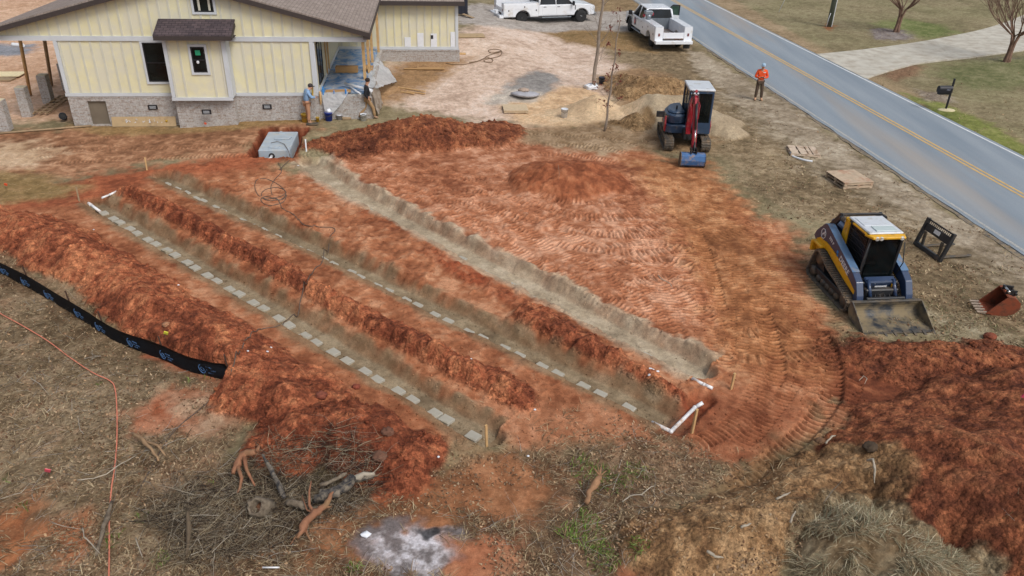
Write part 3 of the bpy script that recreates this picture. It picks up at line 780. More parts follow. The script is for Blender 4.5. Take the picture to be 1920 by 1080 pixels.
# ------------------------------------------------------------------ shared materials
def brick_mat(name, swap=False):
    m = bpy.data.materials.new(name); m.use_nodes = True
    N = m.node_tree.nodes; L = m.node_tree.links; p = N['Principled BSDF']; p.inputs['Roughness'].default_value = .9
    tc = N.new('ShaderNodeTexCoord'); sp = N.new('ShaderNodeSeparateXYZ'); L.new(tc.outputs['Object'], sp.inputs[0])
    ad = N.new('ShaderNodeMath'); L.new(sp.outputs[0], ad.inputs[0]); L.new(sp.outputs[1], ad.inputs[1])
    cb = N.new('ShaderNodeCombineXYZ'); L.new(ad.outputs[0], cb.inputs[0]); L.new(sp.outputs[2], cb.inputs[1])
    br = N.new('ShaderNodeTexBrick'); L.new(cb.outputs[0], br.inputs['Vector'])
    br.inputs['Scale'].default_value = 1; br.inputs['Brick Width'].default_value = .20; br.inputs['Row Height'].default_value = .068
    br.inputs['Mortar Size'].default_value = .009; br.inputs['Mortar Smooth'].default_value = .3
    br.inputs['Color1'].default_value = (*lin(150, 132, 120), 1); br.inputs['Color2'].default_value = (*lin(178, 174, 172), 1); br.inputs['Mortar'].default_value = (*lin(180, 178, 172), 1)
    nz = N.new('ShaderNodeTexNoise'); nz.inputs['Scale'].default_value = 9; nz.inputs['Detail'].default_value = 5; nz.inputs['Roughness'].default_value = .7
    L.new(tc.outputs['Object'], nz.inputs['Vector'])
    mr = N.new('ShaderNodeMapRange'); mr.inputs[1].default_value = .42; mr.inputs[2].default_value = .62; mr.inputs[4].default_value = .68
    L.new(nz.outputs['Fac'], mr.inputs[0])
    mx = N.new('ShaderNodeMix'); mx.data_type = 'RGBA'; L.new(mr.outputs[0], mx.inputs[0]); L.new(br.outputs['Color'], mx.inputs[6]); mx.inputs[7].default_value = (*lin(196, 194, 192), 1)
    n4 = N.new('ShaderNodeTexNoise'); n4.inputs['Scale'].default_value = 26; L.new(tc.outputs['Object'], n4.inputs['Vector'])
    r4 = N.new('ShaderNodeMapRange'); r4.inputs[1].default_value = .3; r4.inputs[2].default_value = .7; r4.inputs[3].default_value = .68; r4.inputs[4].default_value = 1.12; L.new(n4.outputs['Fac'], r4.inputs[0])
    m3 = N.new('ShaderNodeMix'); m3.data_type = 'RGBA'; m3.blend_type = 'MULTIPLY'; m3.inputs[0].default_value = 1; L.new(mx.outputs[2], m3.inputs[6]); L.new(r4.outputs[0], m3.inputs[7])
    L.new(m3.outputs[2], p.inputs['Base Color'])
    bp = N.new('ShaderNodeBump'); bp.inputs['Strength'].default_value = .6; bp.inputs['Distance'].default_value = .01; bp.invert = True
    L.new(br.outputs['Fac'], bp.inputs['Height']); L.new(bp.outputs[0], p.inputs['Normal'])
    return m

def shingle_mat(name, along, c1, c2, cm):
    m = bpy.data.materials.new(name); m.use_nodes = True
    N = m.node_tree.nodes; L = m.node_tree.links; p = N['Principled BSDF']; p.inputs['Roughness'].default_value = .95; p.inputs['Specular IOR Level'].default_value = .2
    tc = N.new('ShaderNodeTexCoord'); sp = N.new('ShaderNodeSeparateXYZ'); L.new(tc.outputs['Object'], sp.inputs[0])
    cb = N.new('ShaderNodeCombineXYZ'); a, c = (1, 0) if along == 'y' else (0, 1)
    L.new(sp.outputs[a], cb.inputs[0]); L.new(sp.outputs[c], cb.inputs[1])
    br = N.new('ShaderNodeTexBrick'); L.new(cb.outputs[0], br.inputs['Vector'])
    br.inputs['Scale'].default_value = 1; br.inputs['Brick Width'].default_value = .26; br.inputs['Row Height'].default_value = .14
    br.inputs['Mortar Size'].default_value = .012; br.inputs['Mortar Smooth'].default_value = .5
    br.inputs['Color1'].default_value = (*lin(*c1), 1); br.inputs['Color2'].default_value = (*lin(*c2), 1); br.inputs['Mortar'].default_value = (*lin(*cm), 1)
    nz = N.new('ShaderNodeTexNoise'); nz.inputs['Scale'].default_value = 3; nz.inputs['Detail'].default_value = 8; L.new(tc.outputs['Object'], nz.inputs['Vector'])
    mr = N.new('ShaderNodeMapRange'); mr.inputs[1].default_value = .3; mr.inputs[2].default_value = .7; mr.inputs[3].default_value = .85; mr.inputs[4].default_value = 1.12; L.new(nz.outputs['Fac'], mr.inputs[0])
    mx = N.new('ShaderNodeMix'); mx.data_type = 'RGBA'; mx.blend_type = 'MULTIPLY'; mx.inputs[0].default_value = 1; L.new(br.outputs['Color'], mx.inputs[6]); L.new(mr.outputs[0], mx.inputs[7])
    L.new(mx.outputs[2], p.inputs['Base Color'])
    bp = N.new('ShaderNodeBump'); bp.inputs['Strength'].default_value = .5; bp.inputs['Distance'].default_value = .01; bp.invert = True
    L.new(br.outputs['Fac'], bp.inputs['Height']); L.new(bp.outputs[0], p.inputs['Normal'])
    return m

def glass_mat(name, tint=(20, 26, 26), rough=.12):
    m = mat(name, lin(*tint), rough, var=.6, vs_=1.6, spec=.35); return m

M_SID = mat('yellow_siding', lin(219, 213, 176), .75, var=.05, vs_=2.2, dirt=lin(212, 208, 186), dirt_amt=.55, dirt_scale=1.4)
M_BAT = mat('primed_batten', lin(202, 200, 184), .75, var=.06, vs_=3)
M_TRIM = mat('grey_trim', lin(196, 201, 206), .7, var=.05, vs_=2)
M_BRICK = brick_mat('whitewashed_brick')
M_ROOF = shingle_mat('brown_shingle', 'y', (140, 128, 120), (154, 142, 134), (120, 108, 102))
M_BROOF = shingle_mat('dark_shingle', 'x', (72, 64, 68), (92, 80, 82), (44, 40, 44))
M_FASC = mat('dark_fascia', lin(62, 54, 52), .6)
M_BLK = mat('black_frame', lin(30, 30, 34), .5)
M_GLS = glass_mat('window_glass')
M_WOOD = mat('raw_lumber', lin(196, 160, 112), .8, var=.15, vs_=5, bump=.2)
M_WOODG = mat('weathered_lumber', lin(150, 128, 100), .85, var=.2, vs_=6, bump=.3)
M_PLY = mat('plywood', lin(176, 152, 116), .8, var=.1, vs_=3, dirt=lin(150, 128, 98), dirt_amt=.3)
M_CARD = mat('cardboard', lin(168, 132, 88), .85, var=.08, vs_=4)
M_WHITE = mat('white_plastic', lin(222, 226, 232), .45, var=.04)
M_BLUEP = mat('blue_plastic', lin(28, 60, 168), .4, var=.05)
M_BLUET = mat('blue_tape', lin(40, 130, 205), .6, var=.1)
M_BKTY = mat('yellow_plastic', lin(196, 160, 60), .5, var=.1)
M_RUB = mat('black_rubber', lin(40, 40, 40), .8, var=.2)
M_PVC = mat('white_pvc', lin(226, 228, 230), .35, var=.05, vs_=6, dirt=lin(190, 160, 136), dirt_amt=.25, dirt_scale=5)

def PW(px, py, w):
    """point on the vertical plane w = const of the house frame, in house coordinates"""
    d = _F + _X * ((px - 960) / FPX) + _D * ((py - 540) / FPX)
    t = w / d.dot(HW)
    p = d * t + Vector((0, 0, CAM_H))
    return Vector((p.dot(HU), w, p.z))
def UWp(px, py, z):
    p = G(px, py, z); return Vector((p.dot(HU), p.dot(HW), z))

# ------------------------------------------------------------------ the house under construction
house = empty('house', (0, 0, 0), YH, 'pale yellow board and batten house with a brick skirt and brown shingle roof', 'house')
HZ0, HZ1 = 1.31, 3.70
WF = 34.5

def siding(b, u0, u1, w, z0, top, face='front', battens=True, first=None, step=.405, thick=.1, skip=()):
    """a board and batten wall; top is a number or a function of the running coordinate"""
    tf = top if callable(top) else (lambda t: top)
    n = max(1, int(abs(u1 - u0) / .5))
    us = [u0 + (u1 - u0) * i / n for i in range(n + 1)]
    if callable(top): us = sorted(set(us + [APEX_U])) if min(u0, u1) < APEX_U < max(u0, u1) else us
    b.use(M_SID)
    poly = [(us[0], z0)] + [(us[-1], z0)] + [(t, tf(t)) for t in us[::-1]]
    if face == 'front': b.prism(poly, w, w + thick, 'y')
    else: b.prism(poly, w - thick, w, 'x')
    if battens:
        b.use(M_BAT)
        t = first if first is not None else u0 + .2
        while t < u1 - .06:
            zt = min(tf(t - .045), tf(t + .045)) - .002
            zb = z0 + .001
            for (a, c, z) in skip:
                if a < t < c: zb = max(zb, z)
            if face == 'front': b.box((t, w - .011, (zb + zt) / 2), (.085, .022, zt - zb))
            else: b.box((w + .011, t, (zb + zt) / 2), (.022, .085, zt - zb))
            t += step

APEX_U, APEX_Z = -10.1, 6.05
def roof_under(t): return APEX_Z - .27 * abs(t - APEX_U) - .02

# brick skirt, with the crawl space opening left free
b = B().use(M_BRICK)
b.box((-14.93, WF + .1, .43), (.74, .24, 1.74)); b.box((-14.18, WF + .1, 1.2), (.76, .24, .2)); b.box((-14.18, WF + .1, -.18), (.76, .24, .52))
b.box((-9.34, WF + .1, .43), (8.92, .24, 1.74))
b.box((-15.2, 40.2, .5), (.2, 11.2, 1.6))
b.box((-9.58, WF - .2, .43), (2.44, .43, 1.70))
b.box((-4.98, 39.3, .45), (.18, 9.2, 1.7))
b.box((-3.72, 34.75, .42), (2.32, .22, 1.66)); b.box((-2.64, 39.4, .45), (.2, 9.0, 1.66))
b.box((-.45, 44.0, .62), (4.24, .24, 1.3)); b.box((1.57, 47.3, .6), (.2, 6.4, 1.3))
# soldier course, set a little proud
b.box((-10.1, WF - .026, 1.275), (10.3, .02, .07)); b.box((-9.58, WF - .426, 1.255), (2.42, .02, .06)); b.box((-.45, 43.87, 1.24), (4.26, .02, .06))
b.build('brick_skirt', None, house)
# siding
b = B()
siding(b, -15.3, -4.88, WF, HZ0 + .14, HZ1 - .08, skip=[(-11.95, -10.85, 3.62), (-11.0, -8.2, 3.6)])
siding(b, -17.62, -2.6, WF - .004, HZ1 + .1, roof_under, first=-17.4)
b.build('front_siding', None, house)
b = B(); siding(b, -10.8, -8.36, 33.85, HZ0 + .1, 3.86, first=-10.62, step=.41, skip=[(-9.85, -9.1, 3.6)])
siding(b, 33.86, 34.49, -8.36, HZ0 + .1, 3.8, 'side', first=34.05, step=.3)
b.build('bay_siding', None, house)
b = B(); siding(b, 34.52, 43.95, -4.88, HZ0 + .02, 3.75, 'side', first=36.5)
b.build('porch_side_siding', None, house)
b = B(); siding(b, -4.85, 1.6, 44.0, HZ0 + .08, 3.78, first=-4.7, step=.41); siding(b, 44.0, 50.4, 1.6, HZ0 + .08, 3.78, 'side', step=.5)
b.use(M_SID).prism([(44.0, 3.78), (47.2, 4.9), (50.4, 3.78)], 1.5, 1.6, 'x')
b.build('garage_siding', None, house)
b = B().use(M_SID); b.box((-15.25, 40.2, 2.5), (.1, 11.2, 2.4)); b.box((-10.1, 46.0, 2.2), (10.4, .1, 3.4)); b.build('side_siding', None, house)
# pale trim
b = B().use(M_TRIM)
b.box((-10.2, WF - .03, 3.705), (15.1, .06, .19))                        # belt under the gable
b.box((-13.1, WF - .03, 1.38), (4.5, .05, .13)); b.box((-6.6, WF - .03, 1.38), (3.5, .05, .13))
b.box((-15.24, WF - .031, 2.53), (.15, .058, 2.16)); b.box((-4.96, WF - .031, 2.53), (.16, .058, 2.16))
b.box((-4.86, WF + .06, 2.53), (.04, .14, 2.16))
b.box((-9.58, 33.82, 1.36), (2.5, .05, .13)); b.box((-8.42, 33.82, 2.62), (.15, .05, 2.38)); b.box((-10.74, 33.82, 2.62), (.14, .05, 2.38)); b.box((-8.33, 34.15, 2.6), (.04, .6, 2.4))
b.box((-1.64, 43.97, 1.36), (6.5, .05, .15)); b.box((1.53, 43.97, 2.6), (.15, .05, 2.34))
b.box((-4.85, 39.3, 1.4), (.03, 9.2, .16))
b.build('trim', None, house)
b = B().use(M_WHITE)
for (px0, px1, pt) in ((759, 770, 70), (783, 794, 62), (808, 819, 63), (845, 853, 60)):
    a = PW(px0, 90, 43.95); c = PW(px1, pt, 43.95)
    b = B().use(M_WHITE); b.box(((a.x + c.x) / 2, 43.97, (1.44 + c.z) / 2), (c.x - a.x, .012, c.z - 1.44)); b.build('primer_patch', None, house)
# roofs: two main planes with thickness
def roof_plane(b, u0, z0, u1, z1, w0, w1, th=.06):
    b.prism([(u0, z0), (u1, z1), (u1, z1 + th), (u0, z0 + th)], w0, w1, 'y')
b = B().use(M_ROOF)
EZ = APEX_Z - .27 * 7.62
roof_plane(b, -2.48, EZ + .04, APEX_U, APEX_Z + .04, 34.16, 44.0); roof_plane(b, APEX_U, APEX_Z + .04, -17.75, EZ + .04, 34.16, 47)
roof_plane(b, -6.5, EZ + .04 + .27 * 4.0, APEX_U, APEX_Z + .04, 44.0, 50)
b.build('main_roof', None, house)
b = B().use(M_FASC)
for (ua, ub) in ((-2.48, APEX_U), (-17.75, APEX_U)):
    za, zb = EZ, APEX_Z
    b.prism([(ua, za - .15), (ub, zb - .15), (ub, zb + .035), (ua, za + .035)], 34.12, 34.155, 'y')
    b.prism([(ua, za - .02), (ub, zb - .02), (ub, zb + .035), (ua, za + .035)], 34.157, 34.48, 'y')
b.box((-2.47, 39.0, EZ - .06), (.03, 9.7, .2)); b.box((-2.6, 34.3, EZ - .17), (.28, .3, .12))
b.build('rake_fascia', None, house)
b = B().use(M_ROOF)
b.prism([(43.55, 3.80), (47.2, 5.0), (50.8, 3.80), (50.8, 3.86), (47.2, 5.08), (43.55, 3.86)], -3.0, 1.92, 'x')
b.build('garage_roof', None, house)
b = B().use(M_FASC); b.box((-.5, 43.53, 3.76), (4.9, .04, .22)); b.prism([(43.55, 3.66), (47.2, 4.86), (47.2, 5.03), (43.55, 3.83)], 1.925, 1.95, 'x'); b.box((-.5, 43.77, 3.72), (4.8, .44, .03)); b.build('garage_fascia', None, house)
b = B().use(M_BROOF)
b.prism([(33.42, 4.0), (34.47, 4.45), (34.47, 4.5), (33.42, 4.05)], -11.0, -7.95, 'x')
b.use(M_FASC); b.box((-9.475, 33.41, 3.93), (3.04, .03, .17)); b.box((-7.955, 33.94, 4.1), (.02, 1.0, .15), (radians(23), 0, 0)); b.box((-10.995, 33.94, 4.1), (.02, 1.0, .15), (radians(23), 0, 0)); b.box((-9.475, 33.9, 3.87), (3.0, .95, .03))
b.build('bay_roof', None, house)
def window(u0, u1, z0, z1, w, name='window', rail=True, tr=.1):
    b = B().use(M_TRIM)
    if tr:
        b.box(((u0 + u1) / 2, w - .03, z1 + tr / 2), (u1 - u0 + 2 * tr, .04, tr)); b.box(((u0 + u1) / 2, w - .03, z0 - tr / 2), (u1 - u0 + 2 * tr, .04, tr))
        b.box((u0 - tr / 2, w - .03, (z0 + z1) / 2), (tr, .04, z1 - z0)); b.box((u1 + tr / 2, w - .03, (z0 + z1) / 2), (tr, .04, z1 - z0))
    f = b.build(name, None, house) if tr else None
    q = B().use(M_BLK); t = .05
    q.box(((u0 + u1) / 2, w - .03, z1 - t / 2), (u1 - u0, .05, t)); q.box(((u0 + u1) / 2, w - .03, z0 + t / 2), (u1 - u0, .05, t))
    q.box((u0 + t / 2, w - .03, (z0 + z1) / 2), (t, .05, z1 - z0 - 2 * t)); q.box((u1 - t / 2, w - .03, (z0 + z1) / 2), (t, .05, z1 - z0 - 2 * t))
    if rail: q.box(((u0 + u1) / 2, w - .035, (z0 + z1) / 2 - .02), (u1 - u0 - 2 * t, .03, .05))
    if f is None: f = q.build(name, None, house)
    else: q.build('frame', None, f)
    g = B().box(((u0 + u1) / 2, w - .012, (z0 + z1) / 2), (u1 - u0 - .08, .012, z1 - z0 - .08)); g.build('glass', M_GLS, f)
    return f
window(-11.83, -10.97, 1.93, 3.55, WF)
f = window(-9.74, -9.19, 2.48, 3.52, 33.85)
B().box((-9.47, 33.80, 3.28), (.2, .008, .2)).build('sticker', mat('green_sticker', lin(40, 150, 110), .5), f)
B().blob((-9.52, 33.79, 2.9), (.12, .02, .14)).build('tape_scrap', M_WHITE, f)
window(-9.5, -8.73, 4.78, 5.55, WF - .004, rail=False)
for (u, w, z) in ((-11.9, WF, .84), (-9.5, 33.85, .82), (-7.1, WF, .84)):
    q = B().use(M_BLK); ww = w - (.022 if w > 34 else .18 - .15) - .02
    if w < 34: ww = 33.855 - .06 - .03
    q.box((u, ww, z), (.38, .05, .2)); v = q.build('vent', None, house)
    g = B().use(M_TRIM)
    for k in range(5): g.box((u, ww - .028, z - .05 + k * .025), (.26, .01, .008))
    g.build('louvre', None, v)
B().box((-14.18, WF + .09, .59), (.76, .04, 1.02)).build('crawl_space_door', mat('wet_plywood', lin(112, 102, 88), .8, var=.15, vs_=2), house)
B().use(M_BLK).box((.18, 43.98, 1.95), (.13, .04, .2)).build('outlet_box', None, house)
# windows and studs of the porch side wall (in perspective on the right of the corner)
def side_window(w0, w1, z0, z1):
    q = B().use(M_BLK); x = -4.85; t = .05
    q.box((x, (w0 + w1) / 2, z1), (.05, w1 - w0, t)); q.box((x, (w0 + w1) / 2, z0), (.05, w1 - w0, t)); q.box((x, w0, (z0 + z1) / 2), (.05, t, z1 - z0)); q.box((x, w1, (z0 + z1) / 2), (.05, t, z1 - z0)); q.box((x, (w0 + w1) / 2, (z0 + z1) / 2), (.045, .04, z1 - z0))
    f = q.build('window', None, house); B().box((x - .005, (w0 + w1) / 2, (z0 + z1) / 2), (.02, w1 - w0 - .04, z1 - z0 - .04)).build('glass', M_GLS, f)
side_window(35.2, 36.7, 1.62, 3.35); side_window(40.6, 41.6, 2.4, 3.3)
b = B().use(M_WOOD); b.box((-4.83, 38.0, 2.5), (.05, .1, 2.2)); b.box((-4.83, 38.9, 2.5), (.05, .1, 2.2)); b.box((-4.83, 38.45, 3.6), (.05, 1.0, .1)); b.build('rough_door_frame', None, house)
# porch slab with the blue and white protective sheet on it
b = B().box((-3.72, 39.3, 1.24), (2.2, 9.1, .12)); b.build('porch_floor', mat('porch_slab', lin(170, 168, 162), .85), house)
tag(None or house, None)
for (u, w) in ((-3.02, 37.2), (-2.9, 38.5), (-2.88, 40.7), (-2.7, 43.2)):
    B().box((u, w, 2.52), (.13, .13, 2.42)).build('porch_post', M_WOOD, house)
B().use(M_SID).box((-2.75, 39.0, 3.66), (.2, 9.0, .14)).build('porch_beam', None, house)

def cloth(name, P00, P10, P11, P01, nu, nv, amp, m, seed=1, th=.004, label=None, cat=None, parent=None, sag=0.0, scale=2.0, loc_parent=None):
    rnd = random.Random(seed); b = B().use(m)
    g = []
    arr = [(i / nu, j / nv) for j in range(nv + 1) for i in range(nu + 1)]
    A = np.array([tuple(Vector(P00).lerp(Vector(P10), a).lerp(Vector(P01).lerp(Vector(P11), a), c)) for a, c in arr])
    nn = (Vector(P10) - Vector(P00)).cross(Vector(P01) - Vector(P00)).normalized()
    L_ = fbm(A[:, 0] * 1.0 + A[:, 2] + seed * 7.1, A[:, 1] + A[:, 2] * 1.3, scale, 4, seed, .6)
    A = A + np.array(tuple(nn))[None] * (L_ * amp)[:, None]
    if sag: A[:, 2] -= sag * np.array([sin(pi * a) for a, c in arr])
    vs_ = [b.bm.verts.new(p) for p in A]
    for j in range(nv):
        for i in range(nu):
            k = j * (nu + 1) + i
            f = b.bm.faces.new((vs_[k], vs_[k + 1], vs_[k + nu + 2], vs_[k + nu + 1])); f.smooth = True; f.material_index = b.mi
    if th:
        q = bmesh.ops.solidify(b.bm, geom=b.bm.faces[:], thickness=th)
    o = b.build(name, None, parent)
    if loc_parent: o.matrix_world = loc_parent.matrix_world
    return tag(o, label, cat)
def sheet_mat(name, c1, c2, sc=2.0, lo=.45, hi=.6, rough=.35):
    m = bpy.data.materials.new(name); m.use_nodes = True
    N = m.node_tree.nodes; L = m.node_tree.links; p = N['Principled BSDF']; p.inputs['Roughness'].default_value = rough
    tc = N.new('ShaderNodeTexCoord'); n = N.new('ShaderNodeTexNoise'); n.inputs['Scale'].default_value = sc; n.inputs['Detail'].default_value = 5; n.inputs['Roughness'].default_value = .65; n.inputs['Distortion'].default_value = .8
    L.new(tc.outputs['Object'], n.inputs['Vector']); r = N.new('ShaderNodeValToRGB'); r.color_ramp.elements[0].position = lo; r.color_ramp.elements[1].position = hi
    r.color_ramp.elements[0].color = (*lin(*c1), 1); r.color_ramp.elements[1].color = (*lin(*c2), 1); L.new(n.outputs['Fac'], r.inputs[0]); L.new(r.outputs[0], p.inputs['Base Color'])
    tr = N.new('ShaderNodeBsdfTranslucent'); L.new(r.outputs[0], tr.inputs[0]); ms = N.new('ShaderNodeMixShader'); ms.inputs[0].default_value = .45 if rough < .5 else 0
    L.new(p.outputs[0], ms.inputs[1]); L.new(tr.outputs[0], ms.inputs[2]); L.new(ms.outputs[0], N['Material Output'].inputs[0])
    return m
M_BSH = sheet_mat('blue_white_sheet', (128, 190, 236), (240, 244, 250), 2.6, .40, .58)
M_CLR = sheet_mat('clear_poly', (228, 230, 232), (248, 249, 250), 5, .4, .6)
HM = Matrix.Rotation(YH, 4, 'Z')
def place_h(o): o.rotation_euler = (0, 0, YH); return o
place_h(cloth('floor_sheet', (-4.82, 34.75, 1.335), (-2.75, 34.75, 1.335), (-2.75, 43.8, 1.335), (-4.82, 43.8, 1.335), 30, 90, .03, M_BSH, 3, .003, 'crinkled blue and white protective sheet covering the porch floor', 'plastic sheet'))
place_h(cloth('plastic_sheet', (-2.95, 35.4, 1.42), (-2.35, 35.8, 1.30), (-1.6, 40.4, .45), (-2.75, 41.8, 1.42), 26, 40, .16, M_CLR, 5, .003, 'crumpled clear plastic draped over the right edge of the porch', 'plastic sheet', scale=1.6))
place_h(cloth('plastic_sheet', (-2.56, 34.6, 1.36), (-2.36, 34.7, .34), (-2.2, 36.6, .4), (-2.48, 36.9, 1.36), 16, 30, .10, sheet_mat('dusty_poly', (206, 190, 172), (236, 230, 222), 4, .4, .6), 8, .003, 'dusty plastic hanging down the brick at the porch corner', 'plastic sheet'))
place_h(cloth('plastic_sheet', (-4.74, 34.58, 1.42), (-3.55, 34.6, 1.46), (-3.9, 34.5, .95), (-4.6, 34.4, .22), 22, 24, .05, M_CLR, 9, .003, 'thin clear plastic hanging over the front of the porch brick', 'plastic sheet'))
def hbox(name, c, d, rot, m, label, cat, group=None):
    o = B().box((0, 0, 0), d).build(name, m); o.location = HM @ Vector(c); o.rotation_euler = (rot[0], rot[1], rot[2] + YH)
    return tag(o, label, cat, group)
p_ = UWp(650, 136, 1.38)
hbox('cardboard_box', (p_.x, p_.y + .2, 1.50), (1.05, .4, .26), (0, 0, 0), M_CARD, 'flat brown cardboard box lying in the middle of the blue porch sheet', 'cardboard box')
p_ = UWp(697, 132, 1.38)
hbox('cardboard_sheet', (-2.98, 39.2, 1.42), (.45, .9, .03), (0, .1, 0), M_CARD, 'upright brown cardboard piece between the porch posts', 'cardboard')
hbox('cardboard_sheet', (-4.05, 34.95, 1.39), (1.1, .42, .04), (0, 0, .05), M_CARD, 'brown cardboard laid along the front edge of the porch', 'cardboard')
for i, (a, c, lb) in enumerate((((647, 157, 1.5), (697, 170, 1.5), 'white rolled house wrap tube on the porch edge, the upper one'), ((652, 160, 1.44), (676, 176, 1.42), 'thinner white tube slanting below the house wrap roll on the porch edge'))):
    r = .07 if i == 0 else .035
    A_, C_ = G(*a), G(*c)
    o = B().cyl(A_ , C_, r, n=12).build('plastic_roll', M_WHITE); tag(o, lb, 'plastic roll')
# props and tools leaning on the brick of the porch front
def pole(name, px0, py0, z0, px1, py1, r, m, label, cat, z1=None, group=None, n=8, w=None):
    A_ = G(px0, py0, z0)
    if w is not None: p = PW(px1, py1, w); C_ = HM @ p
    else: C_ = G(px1, py1, z1)
    return tag(B().cyl(A_, C_, r, n=n).build(name, m), label, cat, group)
pole('steel_stake', 609, 219, .22, 605, 163, .028, M_BLUET, 'tall blue taped stake at the left end of the hanging plastic', 'stake', w=34.45)
pole('steel_stake', 628, 205, .5, 626, 170, .022, M_BLUET, 'blue and black stake in the middle of the hanging plastic', 'stake', w=34.5)
pole('steel_stake', 651, 213, .3, 648, 168, .035, M_BLUET, 'thick blue stake beside the right side of the hanging plastic', 'stake', w=34.5)
pole('wooden_board', 603.5, 223, .12, 600, 172, .05, M_WOOD, 'upright light wooden board between the blue stake and the shovel', 'board', w=34.4, n=4)
pole('spirit_level', 588, 225, .1, 585.5, 163, .035, M_BKTY, 'long yellow level held upright by the worker in the pale blue hoodie', 'spirit level', z1=1.75, n=4)
t = empty('shovel', G(598, 224, .1), YH, 'shovel with a yellow end standing against the brick beside the wooden board', 'shovel')
B().cyl((0, 0, .2), (-.12, .28, 1.35), .02).build('handle', M_RUB, t); B().box((.0, -.02, .12), (.18, .03, .28), (.2, 0, 0), bev=.01).build('blade', M_BKTY, t)
# ------------------------------------------------------------------ machines
def text_part(name, s, size, m, parent, T, ext=.004):
    cu = bpy.data.curves.new(name, 'FONT'); cu.body = s; cu.size = size; cu.extrude = ext; cu.align_x = 'CENTER'; cu.align_y = 'CENTER'; cu.resolution_u = 2
    cu.offset = size * .012
    o = bpy.data.objects.new(name, cu); COL.objects.link(o)
    dg = bpy.context.evaluated_depsgraph_get()
    me = bpy.data.meshes.new_from_object(o.evaluated_get(dg)); bpy.data.objects.remove(o)
    me.transform(T); me.materials.clear(); me.materials.append(m)
    o = bpy.data.objects.new(name, me); COL.objects.link(o); o.parent = parent
    return o

M_NAVY = mat('navy_paint', lin(44, 62, 92), .32, var=.08, dirt=lin(120, 100, 82), dirt_amt=.08, dirt_scale=3, coat=.3)
M_YEL = mat('machine_yellow', lin(222, 168, 32), .4, var=.06, dirt=lin(140, 104, 66), dirt_amt=.16, dirt_scale=3.5)
M_STEEL = mat('worn_steel', lin(86, 84, 80), .55, .4, var=.2, vs_=5, dirt=lin(126, 110, 90), dirt_amt=.45, dirt_scale=4)
M_BUCK = mat('muddy_bucket_steel', lin(56, 62, 70), .5, .2, var=.2, vs_=4, dirt=lin(136, 122, 96), dirt_amt=.55, dirt_scale=2.0)
M_TRACK = mat('dusty_track_rubber', lin(88, 82, 74), .9, var=.25, vs_=6, dirt=lin(134, 112, 88), dirt_amt=.35, dirt_scale=5)
M_CGL = mat('cab_glass', lin(14, 22, 24), .06, var=.5, vs_=2.4, spec=.35, alpha=.62)
M_CHROME = mat('cylinder_rod', lin(210, 212, 214), .15, .9, var=.03)
M_BLKM = mat('black_metal', lin(34, 36, 40), .5, var=.15, dirt=lin(96, 84, 72), dirt_amt=.2)
M_RED = mat('machine_red', lin(156, 30, 46), .4, var=.08, dirt=lin(150, 110, 90), dirt_amt=.15, dirt_scale=5)
M_ROOFW = mat('pale_cab_roof', lin(200, 206, 212), .35, var=.05, dirt=lin(178, 176, 170), dirt_amt=.25)
M_LBL = mat('decal_white', lin(224, 226, 228), .5, var=0)
M_ORG = mat('orange_belt', lin(214, 84, 40), .6)
M_DBL = mat('dark_blue_paint', lin(46, 68, 94), .38, var=.08, dirt=lin(128, 118, 104), dirt_amt=.1, coat=.2)

def track_loop(b, prof, x0, x1, lug=.035, pitch=.1, mt=None):
    """closed rubber track: prof = (y,z) outline, lugs across the outside"""
    P = []
    n = len(prof); per = 0; seg = []
    for i in range(n):
        a, c = Vector(prof[i]), Vector(prof[(i + 1) % n]); seg.append((a, c, (c - a).length)); per += (c - a).length
    cen = Vector((sum(p[0] for p in prof) / n, sum(p[1] for p in prof) / n))
    th = .045
    inner = []
    for i in range(n):
        p = Vector(prof[i]); a = Vector(prof[i - 1]); c = Vector(prof[(i + 1) % n])
        t = (c - a).normalized(); nn = Vector((-t.y, t.x))
        if nn.dot(cen - p) < 0: nn = -nn
        inner.append(p + nn * th)
    vo0 = [b.bm.verts.new((x0, p[0], p[1])) for p in prof]; vo1 = [b.bm.verts.new((x1, p[0], p[1])) for p in prof]
    vi0 = [b.bm.verts.new((x0, p.x, p.y)) for p in inner]; vi1 = [b.bm.verts.new((x1, p.x, p.y)) for p in inner]
    fs = []
    for i in range(n):
        j = (i + 1) % n
        fs += [b.bm.faces.new((vo0[i], vo0[j], vo1[j], vo1[i])), b.bm.faces.new((vi0[j], vi0[i], vi1[i], vi1[j])), b.bm.faces.new((vo0[j], vo0[i], vi0[i], vi0[j])), b.bm.faces.new((vo1[i], vo1[j], vi1[j], vi1[i]))]
    bmesh.ops.recalc_face_normals(b.bm, faces=fs); b._fin(fs)
    # lugs
    s = 0; i = 0; acc = 0; k = 0
    N_ = int(per / pitch)
    for q in range(N_):
        d = q * per / N_
        a = 0
        for (A_, C_, l) in seg:
            if d <= a + l + 1e-9:
                t = (d - a) / l if l else 0; p = A_.lerp(C_, t); tt = (C_ - A_).normalized(); break
            a += l
        nn = Vector((-tt.y, tt.x))
        if nn.dot(cen - p) > 0: nn = -nn
        ang = atan2(tt.y, tt.x)
        w = x1 - x0
        for (xa, xb) in ((x0 + .02, x0 + w * .46), (x0 + w * .54, x1 - .02)):
            off = .0 if xa < x0 + w * .3 else pitch * .5 * 0
            c = p + nn * (lug / 2)
            b.box(((xa + xb) / 2, c.x, c.y), (xb - xa, pitch * .45, lug), Matrix.Rotation(ang, 4, 'X'))

def arcpts(cy, cz, r, a0, a1, n):
    return [(cy + r * cos(radians(a0 + (a1 - a0) * i / n)), cz + r * sin(radians(a0 + (a1 - a0) * i / n))) for i in range(n + 1)]

